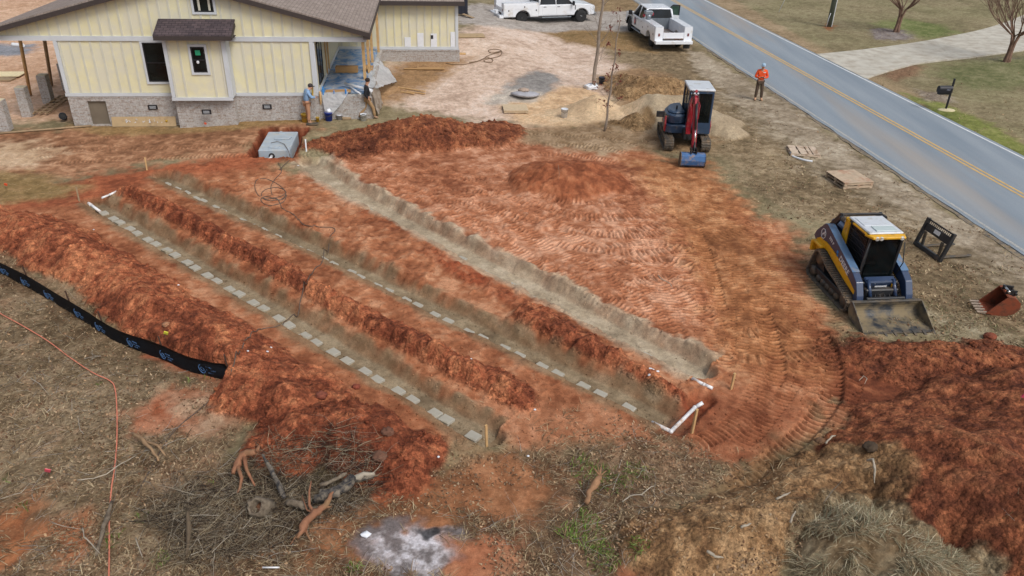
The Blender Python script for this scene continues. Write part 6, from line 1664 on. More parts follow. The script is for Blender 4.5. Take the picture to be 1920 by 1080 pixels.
pallet(1505, 287, radians(-6), 'pale slatted pallet with open gaps lying nearest the excavator on the verge', [(-.42, .30), (-.06, .28), (.20, .14), (.45, .26)], M_PAL, 1, (1.2, 1.1))
pallet(1590, 343, radians(12), 'stacked solid topped pallet on the verge between the loader and the road', [(-.5, .12), (-.25, .12), (0, .12), (.25, .12), (.5, .12)], M_PAL2, 2, (1.2, 1.3), True)
pallet(966, 207, radians(6), 'sheet covered pallet beside the pale cream sand pile', [(-.5, .12), (-.17, .12), (.17, .12), (.5, .12)], mat('sandy_pallet', lin(196, 176, 146), .85, var=.1), 1, (1.15, 1.05), True)
ground_tube('plastic_strip', [(1481, 277), (1484, 292), (1496, 298), (1510, 302), (1523, 304)], .045, M_WHITE, 'white plastic strip curled round the slatted pallet', 'plastic strip', lift=.03)
def board(px, py, rz, d, m, name, label, cat, z=.02, tilt=(0, 0), group=None):
    g = GZ(px, py); o = B().use(m).box((0, 0, 0), d, bev=0).build(name, None); o.location = g + Vector((0, 0, z + d[2] / 2)); o.rotation_euler = (tilt[0], tilt[1], rz); return tag(o, label, cat, group)
board(880, 68, radians(10), (1.9, 1.2, .02), M_PLY, 'plywood_sheet', 'pale plywood sheet on the ground by the garage corner and gravel drive', 'plywood sheet', .04)
board(808, 130, radians(6), (1.45, .42, .03), M_CARD, 'plywood_sheet', 'brown plywood strip on the ground below the garage wing, the wider one', 'plywood sheet', .04)
board(770, 130, radians(6), (.7, .22, .02), M_CARD, 'plywood_sheet', 'narrow brown plywood strip left of the wider strip below the garage wing', 'plywood sheet', .03)
board(866, 102, radians(4), (.45, .3, .05), M_WOOD, 'wood_scrap', 'small tan wood scrap at the right foot of the garage wing', 'wood scrap', .02)
board(772, 169, radians(-24), (1.55, .09, .04), M_WOOD, 'lumber_board', 'long light board on the ground right of the porch, the upper one', 'board', .03)
board(780, 175, radians(-21), (1.0, .09, .04), M_WOOD, 'lumber_board', 'light board crossing under the long one right of the porch', 'board', .02)
board(764, 175, radians(-24), (.75, .09, .04), M_WOOD, 'lumber_board', 'shortest light board on the ground right of the porch', 'board', .02)
board(8, 143, radians(8), (1.9, 1.0, .03), mat('pale_ply', lin(222, 206, 166), .8), 'plywood_sheet', 'pale plywood sheet lying behind the brick piers at the left edge', 'plywood sheet', .1)
board(-4, 150, radians(2), (1.6, .6, .06), M_WOODG, 'plywood_sheet', 'grey board under the pale plywood sheet at the left edge', 'plywood sheet', .02)
A_, C_ = GZ(-40, 256), GZ(172, 238)
o = B().use(M_WOODG).cyl(A_ + Vector((0, 0, .06)), C_ + Vector((0, 0, .05)), .05, n=4).build('long_board', None); tag(o, 'very long weathered board in front of the brick piers and the house corner', 'board')
o = B().use(M_PLY).box((-12.35, 34.36, .24), (2.66, .03, .42), (radians(-14), 0, 0)).build('plywood_sheet', None); o.rotation_euler = (0, 0, YH); tag(o, 'paint splashed plywood strip leaning on the brick below the big window', 'plywood sheet')
sp = B().use(M_WHITE); rnd = random.Random(9)
for k in range(26):
    x = -13.1 + rnd.random() * 1.7; sp.blob((x, 34.325 , .2 + rnd.random() * .16), (.02 + rnd.random() * .07, .012, .02 + rnd.random() * .04), 1)
sp.use(M_BKTY).blob((-11.4, 34.32, .27), (.12, .012, .12), 1)
sp.build('paint_splash', None, o)
# ladder and boards beside the left corner
A_, C_ = GZ(76, 218), GZ(126, 184)
t = empty('ladder', A_ + Vector((0, 0, .12)), atan2(C_.y - A_.y, C_.x - A_.x), 'wooden ladder-like frame lying between the brick piers and the house corner', 'ladder')
L_ = (C_ - A_).length
for y in (-.28, 0, .28): B().use(M_WOODG).box((L_ / 2, y, 0), (L_, .05, .06)).build('rail', None, t)
for k in range(7): B().use(M_WOODG).box((.15 + k * (L_ - .3) / 6, 0, .04), (.05, .62, .03)).build('rung', None, t)
# brick piers
for k, w in enumerate((34.0, 36.08, 38.28, 40.6)):
    t = empty('brick_pier', HM @ Vector((-17.86, w, 0)), YH, ['brick pier nearest the left edge of the picture', 'second brick pier from the front in the left row', 'third brick pier from the front in the left row', 'farthest brick pier, mostly hidden behind the house corner'][k], 'brick pier', 'brick piers of the open side porch')
    B().use(M_BRICK).box((0, 0, .6), (.4, .4, 1.4)).build('pier', None, t); B().use(M_CARD if False else mat('pier_cap', lin(206, 196, 168), .8)).box((0, 0, 1.31), (.36, .36, .025)).build('cap', None, t)
for (px, py, tx, ty, lb) in ((57, 178, 37, 73, 'yellowish wooden prop behind the second brick pier'), (97, 160, 83, 73, 'brownish wooden prop behind the third brick pier')):
    a_ = G(px, py, .0); c_ = HM @ PW(tx, ty, 36.5)
    tag(B().use(M_WOOD if 'yell' in lb else M_WOODG).cyl(a_, c_, .075, n=4).build('wooden_prop', None), lb, 'wooden prop')
ground_tube('rubble', [(24, 86), (44, 88)], .12, M_LBL, 'pale lump on the grey pile behind the brick piers', 'rubble')

def bucket(px, py, r, h, m, label, lid=None, handle=True, extra=None, tilt=(0, 0, 0), cat='bucket', dz=0):
    g = GZ(px, py); t = empty('bucket', g + Vector((0, 0, dz)), 0, label, cat, 'buckets and pails around the site'); t.rotation_euler = tilt
    B().use(m).lathe([(0, 0), (r * .86, 0), (r, h), (r * 1.04, h), (r * 1.04, h - .03), (r * .97, h - .03), (r * .95, h - .02), (r * .82, .02), (0, .02)], (0, 0, 0), 'z', 24).build('shell', None, t)
    if lid is not None: B().use(lid).lathe([(0, h * .8), (r * .95, h * .8), (r * .9, h * .86), (0, h * .9)], (0, 0, 0), 'z', 20).build('contents', None, t)
    if handle: B().use(M_STEEL).tube([(r, 0, h - .05), (r * .9, -r * .8, h - .1), (0, -r * 1.15, h - .16), (-r * .9, -r * .8, h - .1), (-r, 0, h - .05)], .008, 6).build('handle', None, t)
    return t
M_DKB = mat('dark_bucket', lin(40, 48, 64), .5)
bucket(1128, 157, .17, .36, M_DKB, 'dark blue bucket with a white handle beside the thin bare trunk', None)
bucket(1058, 219, .16, .4, M_WHITE, 'white bucket in front of the cream sand pile', M_LBL)
bk = bucket(617, 226, .17, .38, M_BLUEP, 'royal blue bucket stuffed with white plastic in front of the porch'); B().use(M_WHITE).blob((.02, 0, .42), (.26, .24, .24), 2, .02, random.Random(2)).build('plastic_stuffing', None, bk)
bucket(637, 224, .13, .22, mat('paint_pail', lin(176, 178, 190), .4), 'small pale paint pail between the blue bucket and the walking man', M_WHITE)
bucket(682, 226, .14, .3, M_WHITE, 'white pail with a dark top at the feet of the man in black', M_RUB)
bucket(573, 228, .17, .36, M_BKTY, 'yellow bucket left of the man in the pale blue hoodie', None)
bucket(596, 228, .08, .2, M_BKTY, 'small yellow container beside the shovel at the brick wall', M_RUB, False)
bucket(122, 226, .15, .32, M_DKB, 'dark bucket tipped on its side by the left house corner', M_RUB, False, tilt=(radians(62), 0, radians(20)), dz=.14)
g = GZ(586, 234); o = B().use(M_STEEL).box((0, 0, .05), (.5, .25, .03), (.1, 0, .1)).build('mortar_board', None); o.location = g; tag(o, 'flat metal mortar board at the feet of the man in the hoodie', 'mortar board')
g = GZ(650, 224); o = B().use(M_WOODG).box((0, 0, .06), (.4, .2, .1), (.1, 0, .3), bev=.02).build('wood_block', None); o.location = g; tag(o, 'muddy wood block right of the paint pail', 'wood block')
# hardened mortar slab and its lump, white bag
g = GZ(985, 182)
b = B().use(mat('hard_mortar', lin(164, 164, 170), .85, var=.15, vs_=4, bump=.5, bs=20)); b.lathe([(0, .03), (.4, .03), (.62, .10), (.66, .15), (.5, .2), (.25, .26), (0, .27)], (0, 0, 0), 'z', 22)
rr = random.Random(1)
for v in b.bm.verts: v.co.x *= 1.1 + .08 * sin(v.co.y * 6); v.co.y *= .85; v.co.z *= 1 + .2 * rr.random()
o = b.build('mortar_slab', None); o.location = g; o.rotation_euler = (radians(-4), radians(3), .2); tag(o, 'round tilted slab of hardened grey mortar on the gravel spill', 'mortar slab')
o = B().use(mat('mortar_lump_m', lin(168, 150, 136), .9, bump=.5)).blob((0, 0, 0), (.55, .45, .22), 3, .03, random.Random(5)).build('mortar_lump', None); o.location = g + Vector((-.1, .1, .32)); tag(o, 'tan lump lying on top of the grey mortar slab', 'lump')
o = B().use(M_WHITE).blob((0, 0, 0), (.75, .5, .34), 3, .05, random.Random(8)).build('cement_bag', None); o.location = GZ(1108, 167) + Vector((0, 0, .12)); tag(o, 'crumpled white bag at the foot of the thin bare trunk', 'bag')
# dark container by the garage corner, red mound behind it
t = empty('dumpster', GZ(862, 32) + Vector((-.3, 1.2, 0)), YH, 'dark container just behind the garage corner', 'container')
b = B().use(mat('dark_container', lin(34, 38, 52), .6, var=.15)); b.box((0, 0, .75), (1.5, 1.8, 1.2), bev=.03)
for k in range(6): b.box((-.6 + k * .24, -.92, .75), (.06, .05, 1.1))
b.build('body', None, t); B().use(M_STEEL).box((0, 0, .1), (1.6, 1.9, .1)).build('skid', None, t)
board(878, 33, radians(-30), (.9, .3, .03), M_WOODG, 'wood_scrap', 'slanting grey plank beside the dark container', 'wood scrap', .1, (0, .2))

# ------------------------------------------------------------------ mailbox, utility pole, markers
g = GZ(1773, 206); t = empty('mailbox', g, YR, 'black mailbox on a black post beside the far edge of the road', 'mailbox')
M_MB = mat('mailbox_black', lin(22, 24, 34), .4)
B().use(M_MB).box((0, 0, .75), (.075, .075, 1.62), bev=.005).build('post', None, t)
prof_ = [(-.14, .9), (.14, .9)] + [(.14 * cos(radians(a)), 1.06 + .16 * sin(radians(a))) for a in range(0, 181, 20)]
B().use(M_MB).prism([(y, z) for y, z in prof_], -.70, -.02, 'x').build('box', None, t)
B().use(M_MB).box((-.36, 0, .84), (.6, .2, .1), bev=.01).build('paper_holder', None, t)
text_part('house_number', '1021', .11, mat('number_grey', lin(130, 134, 150), .5), t, Matrix.Translation((-.25, -.143, 1.04)) @ Matrix.Rotation(pi / 2, 4, 'X'))
B().use(mat('post_footing', lin(196, 186, 150), .9)).blob((0, -.05, .0), (.95, .6, .12), 2, .015, random.Random(3)).build('footing', None, t)
g = GZ(1554, 50); t = empty('utility_pole', g, 0, 'greenish wooden utility pole on the lawn across the road', 'utility pole')
B().use(mat('treated_pole', lin(98, 108, 98), .85, var=.14, vs_=1.5, bump=.3)).cyl((0, 0, -.2), (0, 0, 11), .19, .14, 18).build('pole', None, t)
B().use(M_WHITE).box((.2, -.03, 1.8), (.045, .045, 3.6)).build('conduit', None, t); B().use(M_WHITE).tube([(-.25, -.2, 0), (-.2, -.16, .6), (-.12, -.15, 1.0)], .02, 6).build('ground_wire', None, t)
g = GZ(1460, 23); tag(B().use(M_WHITE).cyl(g, g + Vector((1.6, .8, 4.2)), .02, n=6).build('guy_wire', None), 'thin white guy wire guard rising from the lawn left of the pole', 'guy wire')
for (px, py, lb, c) in ((12, 356, 'small orange flag at the left edge beyond the spoil bank', (226, 88, 50)), (385, 240, 'tiny orange flag at the foot of the bay brick', (226, 100, 70)), (91, 897, 'small pink ribbon in the left foreground grass', (206, 80, 96)), (1911, 757, 'tiny pink ribbon at the right edge on the red mound', (214, 80, 110)), (310, 632, 'yellow tag on a wire beside the silt fence', (214, 210, 70))):
    g = GZ(px, py); t = empty('marker_flag', g, 0, lb, 'marker flag'); B().use(M_STEEL).cyl((0, 0, 0), (0, 0, .22), .004, n=5).build('wire', None, t)
    B().use(mat('flag', lin(*c), .7)).box((.035, 0, .2), (.10, .02, .09), (.3, .4, .2)).build('flag', None, t)
# ------------------------------------------------------------------ vegetation, litter, clods
def cmat(name, rough=.9):
    m = bpy.data.materials.new(name); m.use_nodes = True
    N = m.node_tree.nodes; L = m.node_tree.links; p = N['Principled BSDF']; p.inputs['Roughness'].default_value = rough; p.inputs['Specular IOR Level'].default_value = .2
    a = N.new('ShaderNodeAttribute'); a.attribute_name = 'albedo'; L.new(a.outputs['Color'], p.inputs['Base Color']); return m
M_LIT = cmat('litter')
def np_mesh(name, V, F, C, m, smooth=False):
    me = bpy.data.meshes.new(name); V = np.asarray(V, np.float32); F = np.asarray(F, np.int32)
    me.vertices.add(len(V)); me.vertices.foreach_set('co', V.ravel()); k = F.shape[1]
    me.loops.add(F.size); me.loops.foreach_set('vertex_index', F.ravel()); me.polygons.add(len(F))
    me.polygons.foreach_set('loop_start', (np.arange(len(F)) * k).astype(np.int32)); me.polygons.foreach_set('loop_total', np.full(len(F), k, np.int32))
    me.update(calc_edges=True)
    if smooth: me.polygons.foreach_set('use_smooth', np.ones(len(F), bool))
    ca = me.color_attributes.new('albedo', 'FLOAT_COLOR', 'POINT'); ca.data.foreach_set('color', np.concatenate([C, np.ones((len(C), 1))], 1).astype(np.float32).ravel())
    me.materials.append(m); o = bpy.data.objects.new(name, me); COL.objects.link(o); return o
R = np.random.default_rng(11)
def scatter(n, poly=None, box=None, dens=None):
    """world points, denser near the camera, inside a pixel box"""
    x0, y0, x1, y1 = box
    px = R.uniform(x0, x1, n); py = R.uniform(y0, y1, n)
    dx = (px - 960) / FPX; dy = (py - 540) / FPX
    d = np.array(_F)[None] + np.array(_X)[None] * dx[:, None] + np.array(_D)[None] * dy[:, None]
    t = CAM_H / -d[:, 2]; return d[:, 0] * t, d[:, 1] * t
def pal(cols, n, seed_noise=None):
    C = np.array([lin(*c) for c in cols]); i = R.integers(0, len(cols), n); return C[i] * R.uniform(.75, 1.2, (n, 1))

def leaves(name, n, box, smin, smax, cols, thr=.25, accept=None):
    x, y = scatter(n, None, box); z, c, lit, pid = field(x, y)
    cl = fbm(x, y, 1.1, 3, 300)
    keep = (lit > .12) & (lit + 1.1 * cl > thr + R.uniform(0, .75, n)) if accept is None else accept(x, y, lit, pid, cl)
    x, y, z = x[keep], y[keep], z[keep]; n = len(x)
    s = R.uniform(smin, smax, n) ; a = R.uniform(0, 2 * pi, n); asp = R.uniform(.35, .8, n)
    tx = R.normal(0, .45, n); ty = R.normal(0, .45, n)
    ca, sa = np.cos(a), np.sin(a)
    U = np.stack([ca, sa, tx], 1) * (s)[:, None]; Vv = np.stack([-sa, ca, ty], 1) * (s * asp)[:, None]
    P = np.stack([x, y, z + .012 + .3 * s * np.abs(tx)], 1)
    V = np.stack([P - U, P - Vv * .8 + np.array([0, 0, 1]) * 0, P + U, P + Vv], 1).reshape(-1, 3)
    F = np.arange(4 * n).reshape(-1, 4); C = np.repeat(pal(cols, n), 4, 0)
    return np_mesh(name, V, F, C, M_LIT)
def strands(name, n, box, lmin, lmax, wd, cols, up=.25, thr=.3, accept=None, clump=2.0, lift=0.0, maxh=None):
    x, y = scatter(n, None, box); z, c, lit, pid = field(x, y)
    cl = fbm(x, y, clump, 3, 310)
    keep = (lit > .12) & (lit + 1.1 * cl > thr + R.uniform(0, .6, n)) if accept is None else accept(x, y, lit, pid, cl)
    x, y, z = x[keep], y[keep], z[keep]; n = len(x)
    a = fbm(x, y, .8, 2, 320) * 4 + R.normal(0, .9, n); L_ = R.uniform(lmin, lmax, n); el = np.abs(R.normal(up, up * .6, n))
    D = np.stack([np.cos(a) * np.cos(el), np.sin(a) * np.cos(el), np.sin(el)], 1)
    Sd = np.stack([-np.sin(a), np.cos(a), 0 * a], 1) * (wd * R.uniform(.6, 1.4, n))[:, None]
    P0 = np.stack([x, y, z + lift + R.uniform(0, .02, n)], 1); P1 = P0 + D * (L_ * .55)[:, None]; P2 = P0 + D * L_[:, None] * .95; P2[:, 2] -= L_ * .22 * np.sin(el + .3)
    P2[:, 2] = np.maximum(P2[:, 2], z + .005)
    V = np.stack([P0 - Sd, P0 + Sd, P1 + Sd * .8, P1 - Sd * .8, P2 + Sd * .15, P2 - Sd * .15], 1).reshape(-1, 3)
    k = np.arange(n)[:, None] * 6; F = np.concatenate([k + np.array([[0, 1, 2, 3]]), k + np.array([[3, 2, 4, 5]])], 0)
    C = np.repeat(pal(cols, n), 6, 0)
    return np_mesh(name, V, F, C, M_LIT)
LEAFC = [(170, 140, 108), (140, 112, 86), (116, 86, 64), (88, 64, 48), (174, 152, 124), (130, 108, 88), (150, 126, 98), (104, 78, 58)]
STRAW = [(166, 146, 114), (142, 122, 94), (118, 98, 74), (186, 168, 136), (98, 80, 60), (130, 108, 82), (88, 70, 52)]
GREYS = [(150, 140, 114), (126, 118, 94), (170, 160, 134), (106, 98, 76), (138, 122, 96), (112, 92, 70), (118, 116, 94)]
tag(leaves('leaf_litter', 60000, (-150, 420, 1500, 1140), .014, .038, LEAFC), kind='stuff')
tag(strands('dead_grass', 44000, (-150, 420, 1500, 1140), .10, .30, .005, STRAW), kind='stuff')
tag(leaves('dry_leaves', 30000, (1040, 0, 1960, 660), .02, .05, LEAFC + STRAW, .3), kind='stuff')
tag(strands('verge_grass', 64000, (1040, 60, 1960, 700), .08, .2, .006, STRAW + [(120, 118, 82), (104, 108, 72)], thr=.3), kind='stuff')
gid = [k for k, p in enumerate(PILES) if p[0] == 'grass_mound'][0]
tag(strands('matted_grass', 26000, (1380, 900, 1930, 1140), .14, .36, .005, [tuple(min(255, int(v * 1.06)) for v in q) for q in GREYS], up=.2, accept=lambda x, y, l, p, c: (p == gid) & (R.uniform(0, 1, len(x)) < .55 + c * 1.6)), kind='stuff')
# green tufts
def spots(L_):
    pts = [(G(a, c).x, G(a, c).y, r) for a, c, r in L_]
    def acc(x, y, l, p, c):
        k = np.zeros(len(x), bool)
        for (a, b_, r) in pts: k |= (np.hypot(x - a, y - b_) < r * (.5 + R.uniform(0, .8, len(x)) + .5 * c))
        return k
    return acc
tag(strands('green_grass', 60000, (0, 600, 1500, 1140), .07, .20, .006, [(92, 122, 44), (112, 142, 60), (70, 98, 38), (130, 150, 78), (120, 128, 84)], up=.8,
    accept=spots([(1105, 1020, .34), (1130, 1045, .3), (1070, 1000, .25), (1195, 1040, .18), (1100, 970, .18), (1110, 890, .35), (1150, 900, .3), (1190, 885, .25), (265, 970, .12), (220, 1005, .12), (40, 950, .08), (400, 905, .1), (1135, 880, .2), (660, 1065, .12), (355, 716, .12), (388, 710, .08), (190, 720, .1), (1090, 870, .18), (300, 1055, .16), (200, 1020, .1), (10, 900, .08)])), kind='stuff')
# scattered clods on the spoil
def clods(name, n, box, ids, r0, r1, cols):
    x, y = scatter(n, None, box); z, c, lit, pid = field(x, y)
    keep = np.isin(pid, ids) & (fbm(x, y, .9, 3, 400) > R.uniform(-.9, .5, n)); x, y, z, c = x[keep], y[keep], z[keep], c[keep]; n = len(x)
    bm = bmesh.new(); bmesh.ops.create_icosphere(bm, subdivisions=1, radius=1); base = np.array([v.co[:] for v in bm.verts]); fc = np.array([[v.index for v in f.verts] for f in bm.faces]); bm.free()
    s = (r0 + (r1 - r0) * R.uniform(0, 1, n) ** 3)
    J_ = 1 + R.uniform(-.28, .28, (n, len(base), 1)); S3 = R.uniform(.6, 1.2, (n, 1, 3)); a = R.uniform(0, 6.28, n)
    V = base[None] * J_ * S3 * s[:, None, None]
    rx = V[..., 0] * np.cos(a)[:, None] - V[..., 1] * np.sin(a)[:, None]; ry = V[..., 0] * np.sin(a)[:, None] + V[..., 1] * np.cos(a)[:, None]
    V = np.stack([rx + x[:, None], ry + y[:, None], V[..., 2] + (z + s * .25)[:, None]], -1).reshape(-1, 3)
    F = (fc[None] + (np.arange(n) * len(base))[:, None, None]).reshape(-1, 3)
    C = np.repeat(np.clip(c * R.uniform(.65, 1.3, (n, 1)), 0, 1), len(base), 0)
    return np_mesh(name, V, F, C, SOIL)
rid = [k for k, p in enumerate(PILES) if p[6] > .65 and p[0] != 'grass_mound']
tag(clods('dirt_clods', 26000, (-60, 330, 1960, 1120), rid, .012, .055, None), kind='stuff')
tag(clods('dirt_clods', 5000, (560, 120, 1400, 330), rid, .03, .09, None), kind='stuff')
def crumbs():
    x, y = scatter(9000, None, (120, 300, 1640, 900)); z, c, lit, pid = field(x, y)
    return x, y
tag(clods('soil_crumbs', 20000, (120, 300, 1640, 900), [-1], .008, .03, None), kind='stuff')

# twigs, branches, roots, logs
def crooked(p0, d, L_, n, wob, rnd, droop=0.0):
    pts = [Vector(p0)]; d = Vector(d).normalized()
    for i in range(n):
        d = (d + Vector((rnd.uniform(-wob, wob), rnd.uniform(-wob, wob), rnd.uniform(-wob, wob) * .6 - droop))).normalized(); pts.append(pts[-1] + d * (L_ / n))
    return pts
def twig_mass(name, spec, seed, cols):
    rnd = random.Random(seed); V = []; F = []; C = []
    for (x, y, z, L_, r, n, el) in spec:
        a = rnd.uniform(0, 2 * pi); d = Vector((cos(a) * cos(el), sin(a) * cos(el), sin(el)))
        stack = [(crooked((x, y, z), d, L_, n, .28, rnd, .02), r)]
        if rnd.random() < .45:
            k = rnd.randint(1, n - 1); q = stack[0][0][k]; stack.append((crooked(q, d + Vector((rnd.uniform(-.9, .9), rnd.uniform(-.9, .9), .1)), L_ * .45, 3, .3, rnd), r * .6))
        col = np.array(lin(*rnd.choice(cols))) * rnd.uniform(.75, 1.2)
        for pts, rr in stack:
            k0 = len(V)
            for i, p in enumerate(pts):
                t = (pts[min(i + 1, len(pts) - 1)] - pts[max(i - 1, 0)]).normalized(); sx = t.cross(Vector((0, 0, 1))); sx = sx.normalized() if sx.length > .01 else Vector((1, 0, 0)); uy = sx.cross(t)
                w = rr * (1 - .6 * i / (len(pts) - 1))
                for k in range(3): V.append(tuple(p + (sx * cos(2.094 * k) + uy * sin(2.094 * k)) * w)); C.append(col)
            for i in range(len(pts) - 1):
                for k in range(3): F.append((k0 + i * 3 + k, k0 + i * 3 + (k + 1) % 3, k0 + i * 3 + 3 + (k + 1) % 3, k0 + i * 3 + 3 + k))
    return np_mesh(name, V, F, np.array(C), M_LIT)
def twig_spec(n, box, seed, lmin, lmax, rmin, rmax, acc=None, el=(0, .25), zmax=0.0):
    x, y = scatter(n, None, box); z, c, lit, pid = field(x, y); rnd = random.Random(seed); out = []
    for i in range(n):
        if acc is not None and not acc(x[i], y[i]): continue
        if acc is None and lit[i] < .5: continue
        r = rmin + (rmax - rmin) * rnd.random() ** 2
        out.append((x[i], y[i], z[i] + .02 + rnd.random() * zmax, rnd.uniform(lmin, lmax), r, rnd.randint(3, 6), rnd.uniform(*el)))
    return out
GRYTW = [(150, 146, 138), (176, 170, 160), (112, 100, 86), (132, 118, 100), (92, 78, 64), (160, 146, 122)]
tag(twig_mass('twigs', twig_spec(4200, (-100, 560, 1450, 1130), 5, .15, .6, .002, .006), 6, GRYTW), kind='stuff')
bpn = [(G(a, c).x, G(a, c).y, r) for a, c, r in ((500, 905, 1.0), (560, 930, 1.0), (640, 920, .8), (440, 950, 1.1), (400, 1000, 1.0), (480, 1000, .8), (620, 880, .7), (350, 950, .8), (680, 900, .5))]
inb = lambda x, y: any(hypot(x - a, y - b_) < r * (.6 + .35 * random.Random(int(x * 997) + int(y * 331)).random()) for a, b_, r in bpn)
tag(twig_mass('brush', twig_spec(10000, (260, 830, 780, 1100), 7, .15, .7, .002, .008, inb, (-.1, .3), .10), 8, [(96, 84, 70), (74, 62, 52), (134, 120, 102), (54, 46, 42), (176, 166, 148), (112, 96, 76), (150, 136, 114), (46, 42, 42), (164, 150, 124)]), kind='stuff')
s2 = [(G(a, c).x, G(a, c).y, r) for a, c, r in ((1090, 1030, .8), (1000, 1000, .6), (1160, 920, .7), (1240, 900, .5), (1910, 1060, .5), (1150, 1070, .6), (160, 800, .7), (100, 700, .8), (250, 860, .6))]
tag(twig_mass('dry_stems', twig_spec(2600, (-50, 600, 1960, 1130), 9, .2, .6, .0025, .006, lambda x, y: any(hypot(x - a, y - b_) < r for a, b_, r in s2), (0, .6), .08), 10, GRYTW + [(120, 110, 70)]), kind='stuff')

M_ROOT = mat('clay_stained_root', lin(140, 96, 70), .8, var=.2, vs_=9, bump=.5, dirt=lin(134, 104, 74), dirt_amt=.3)
M_BARK = mat('grey_bark', lin(120, 108, 92), .85, var=.25, vs_=9, bump=.6, bs=30, dirt=lin(80, 68, 56), dirt_amt=.4, dirt_scale=6)
M_CHAR = mat('charred_wood', lin(40, 40, 44), .8, var=.5, vs_=9, bump=.8, dirt=lin(128, 118, 104), dirt_amt=.5, dirt_scale=6)
M_PALEW = mat('bleached_wood', lin(160, 150, 134), .8, var=.15, vs_=8, bump=.3)
def log(name, pts, radii, m, label, cat, br=(), lift=0.10, group=None):
    """pts: px,py,lift above ground; br: branches (start index, [(px,py,lift)...], radius)"""
    def at(p): g = GZ(p[0], p[1], 2); g.z += p[2] + lift; return g
    b = B().use(m); P = [at(p) for p in pts]; rnd = random.Random(int(pts[0][0]))
    Q = []; RR = []
    for i in range(len(P) - 1):
        for k in range(3):
            t = k / 3; Q.append(P[i].lerp(P[i + 1], t) + Vector((rnd.uniform(-1, 1), rnd.uniform(-1, 1), rnd.uniform(-1, 1))) * radii[i] * .3); RR.append((radii[i] + (radii[i + 1] - radii[i]) * t) * rnd.uniform(.6, .98))
    Q.append(P[-1]); RR.append(radii[-1] * .6); b.tube(Q, RR, 9)
    for v in b.bm.verts: v.co += Vector((rnd.uniform(-1, 1), rnd.uniform(-1, 1), rnd.uniform(-1, 1))) * radii[0] * .12
    for (i, bp_, r) in br:
        q = [P[i]] + [at(p) for p in bp_]; b.tube(q, [r * (1 - .65 * k / (len(q) - 1)) for k in range(len(q))], 7)
    return tag(b.build(name, None), label, cat, group)
log('tree_root', [(486, 874, .25), (462, 878, .25), (448, 890, .2), (440, 903, .1)], [.06, .10, .09, .05], M_ROOT, 'orange brown root with forked legs at the upper left of the brush heap', 'root',
    [(1, [(466, 900, .15), (480, 922, .05)], .05), (2, [(456, 912, .1), (452, 926, .05), (446, 934, .02)], .045), (0, [(492, 868, .3)], .05)])
log('tree_root', [(560, 1024, .1), (572, 1004, .12), (592, 980, .12), (612, 965, .12), (622, 952, .2), (628, 946, .22)], [.03, .11, .10, .07, .04, .015], M_ROOT, 'reddish forked root lying below the charred logs', 'root',
    [(2, [(583, 970, .2), (584, 952, .3), (588, 936, .35)], .035), (3, [(618, 970, .15), (624, 965, .1)], .03), (2, [(578, 975, .15), (570, 955, .25)], .02), (1, [(556, 1018, .05), (546, 1030, .02)], .02), (1, [(580, 1018, .05), (586, 1026, .02)], .025)])
log('charred_log', [(499, 888, .35), (512, 910, .3), (528, 934, .2), (537, 950, .12)], [.03, .05, .065, .06], M_CHAR, 'slim half burnt log, pale and black, slanting down in the brush heap', 'log')
log('charred_log', [(588, 950, .08), (620, 938, .1), (650, 926, .12), (668, 920, .12)], [.12, .14, .13, .09], M_CHAR, 'thick blackened log on the right side of the brush heap', 'log', [(3, [(684, 915, .12), (703, 909, .12)], .075)])
log('pale_log', [(664, 921, .16), (684, 914, .18), (704, 908, .16)], [.07, .065, .05], M_PALEW, 'bleached end of wood sticking out right of the blackened log', 'log')
log('split_log', [(604, 934, .2), (628, 924, .22), (652, 914, .22)], [.05, .055, .04], M_BARK, 'brown split log resting on top of the blackened log', 'log')
log('grey_log', [(540, 956, .1), (560, 960, .12), (580, 966, .08)], [.075, .08, .07], M_BARK, 'short grey log beside the hollow stump', 'log')
b = B().use(M_BARK).lathe([(.14, .0), (.2, 0), (.19, .3), (.15, .42), (.12, .40), (.11, .1)], (0, 0, 0), 'z', 16); rr = random.Random(4)
for v in b.bm.verts: v.co *= rr.uniform(.9, 1.12)
b.use(M_ROOT).blob((0, 0, .12), (.24, .24, .26), 2, .02, rr); o = b.build('hollow_stump', None); o.location = GZ(500, 955); o.rotation_euler = (radians(38), radians(-18), 0); tag(o, 'hollow stump with a red clay core in the brush heap', 'stump')
log('grey_log', [(214, 953, .08), (206, 975, .06), (196, 1010, .05), (184, 1050, .02)], [.04, .05, .055, .04], M_BARK, 'grey log lying beside the orange cord at the lower left', 'log')
log('brown_log', [(252, 826, .1), (272, 842, .12), (290, 858, .1), (300, 874, .04)], [.04, .05, .045, .03], mat('tan_root', lin(146, 118, 88), .8, var=.2, bump=.4), 'tan crooked root left of the red spoil, the longer one', 'root', [(1, [(300, 850, .1), (313, 866, .06)], .04)])
log('brown_log', [(356, 978, .15), (358, 1005, .08), (352, 1050, .03)], [.045, .05, .035], mat('dull_log', lin(96, 82, 64), .85, var=.2, bump=.4), 'dull brown log half hidden below the brush heap', 'log')
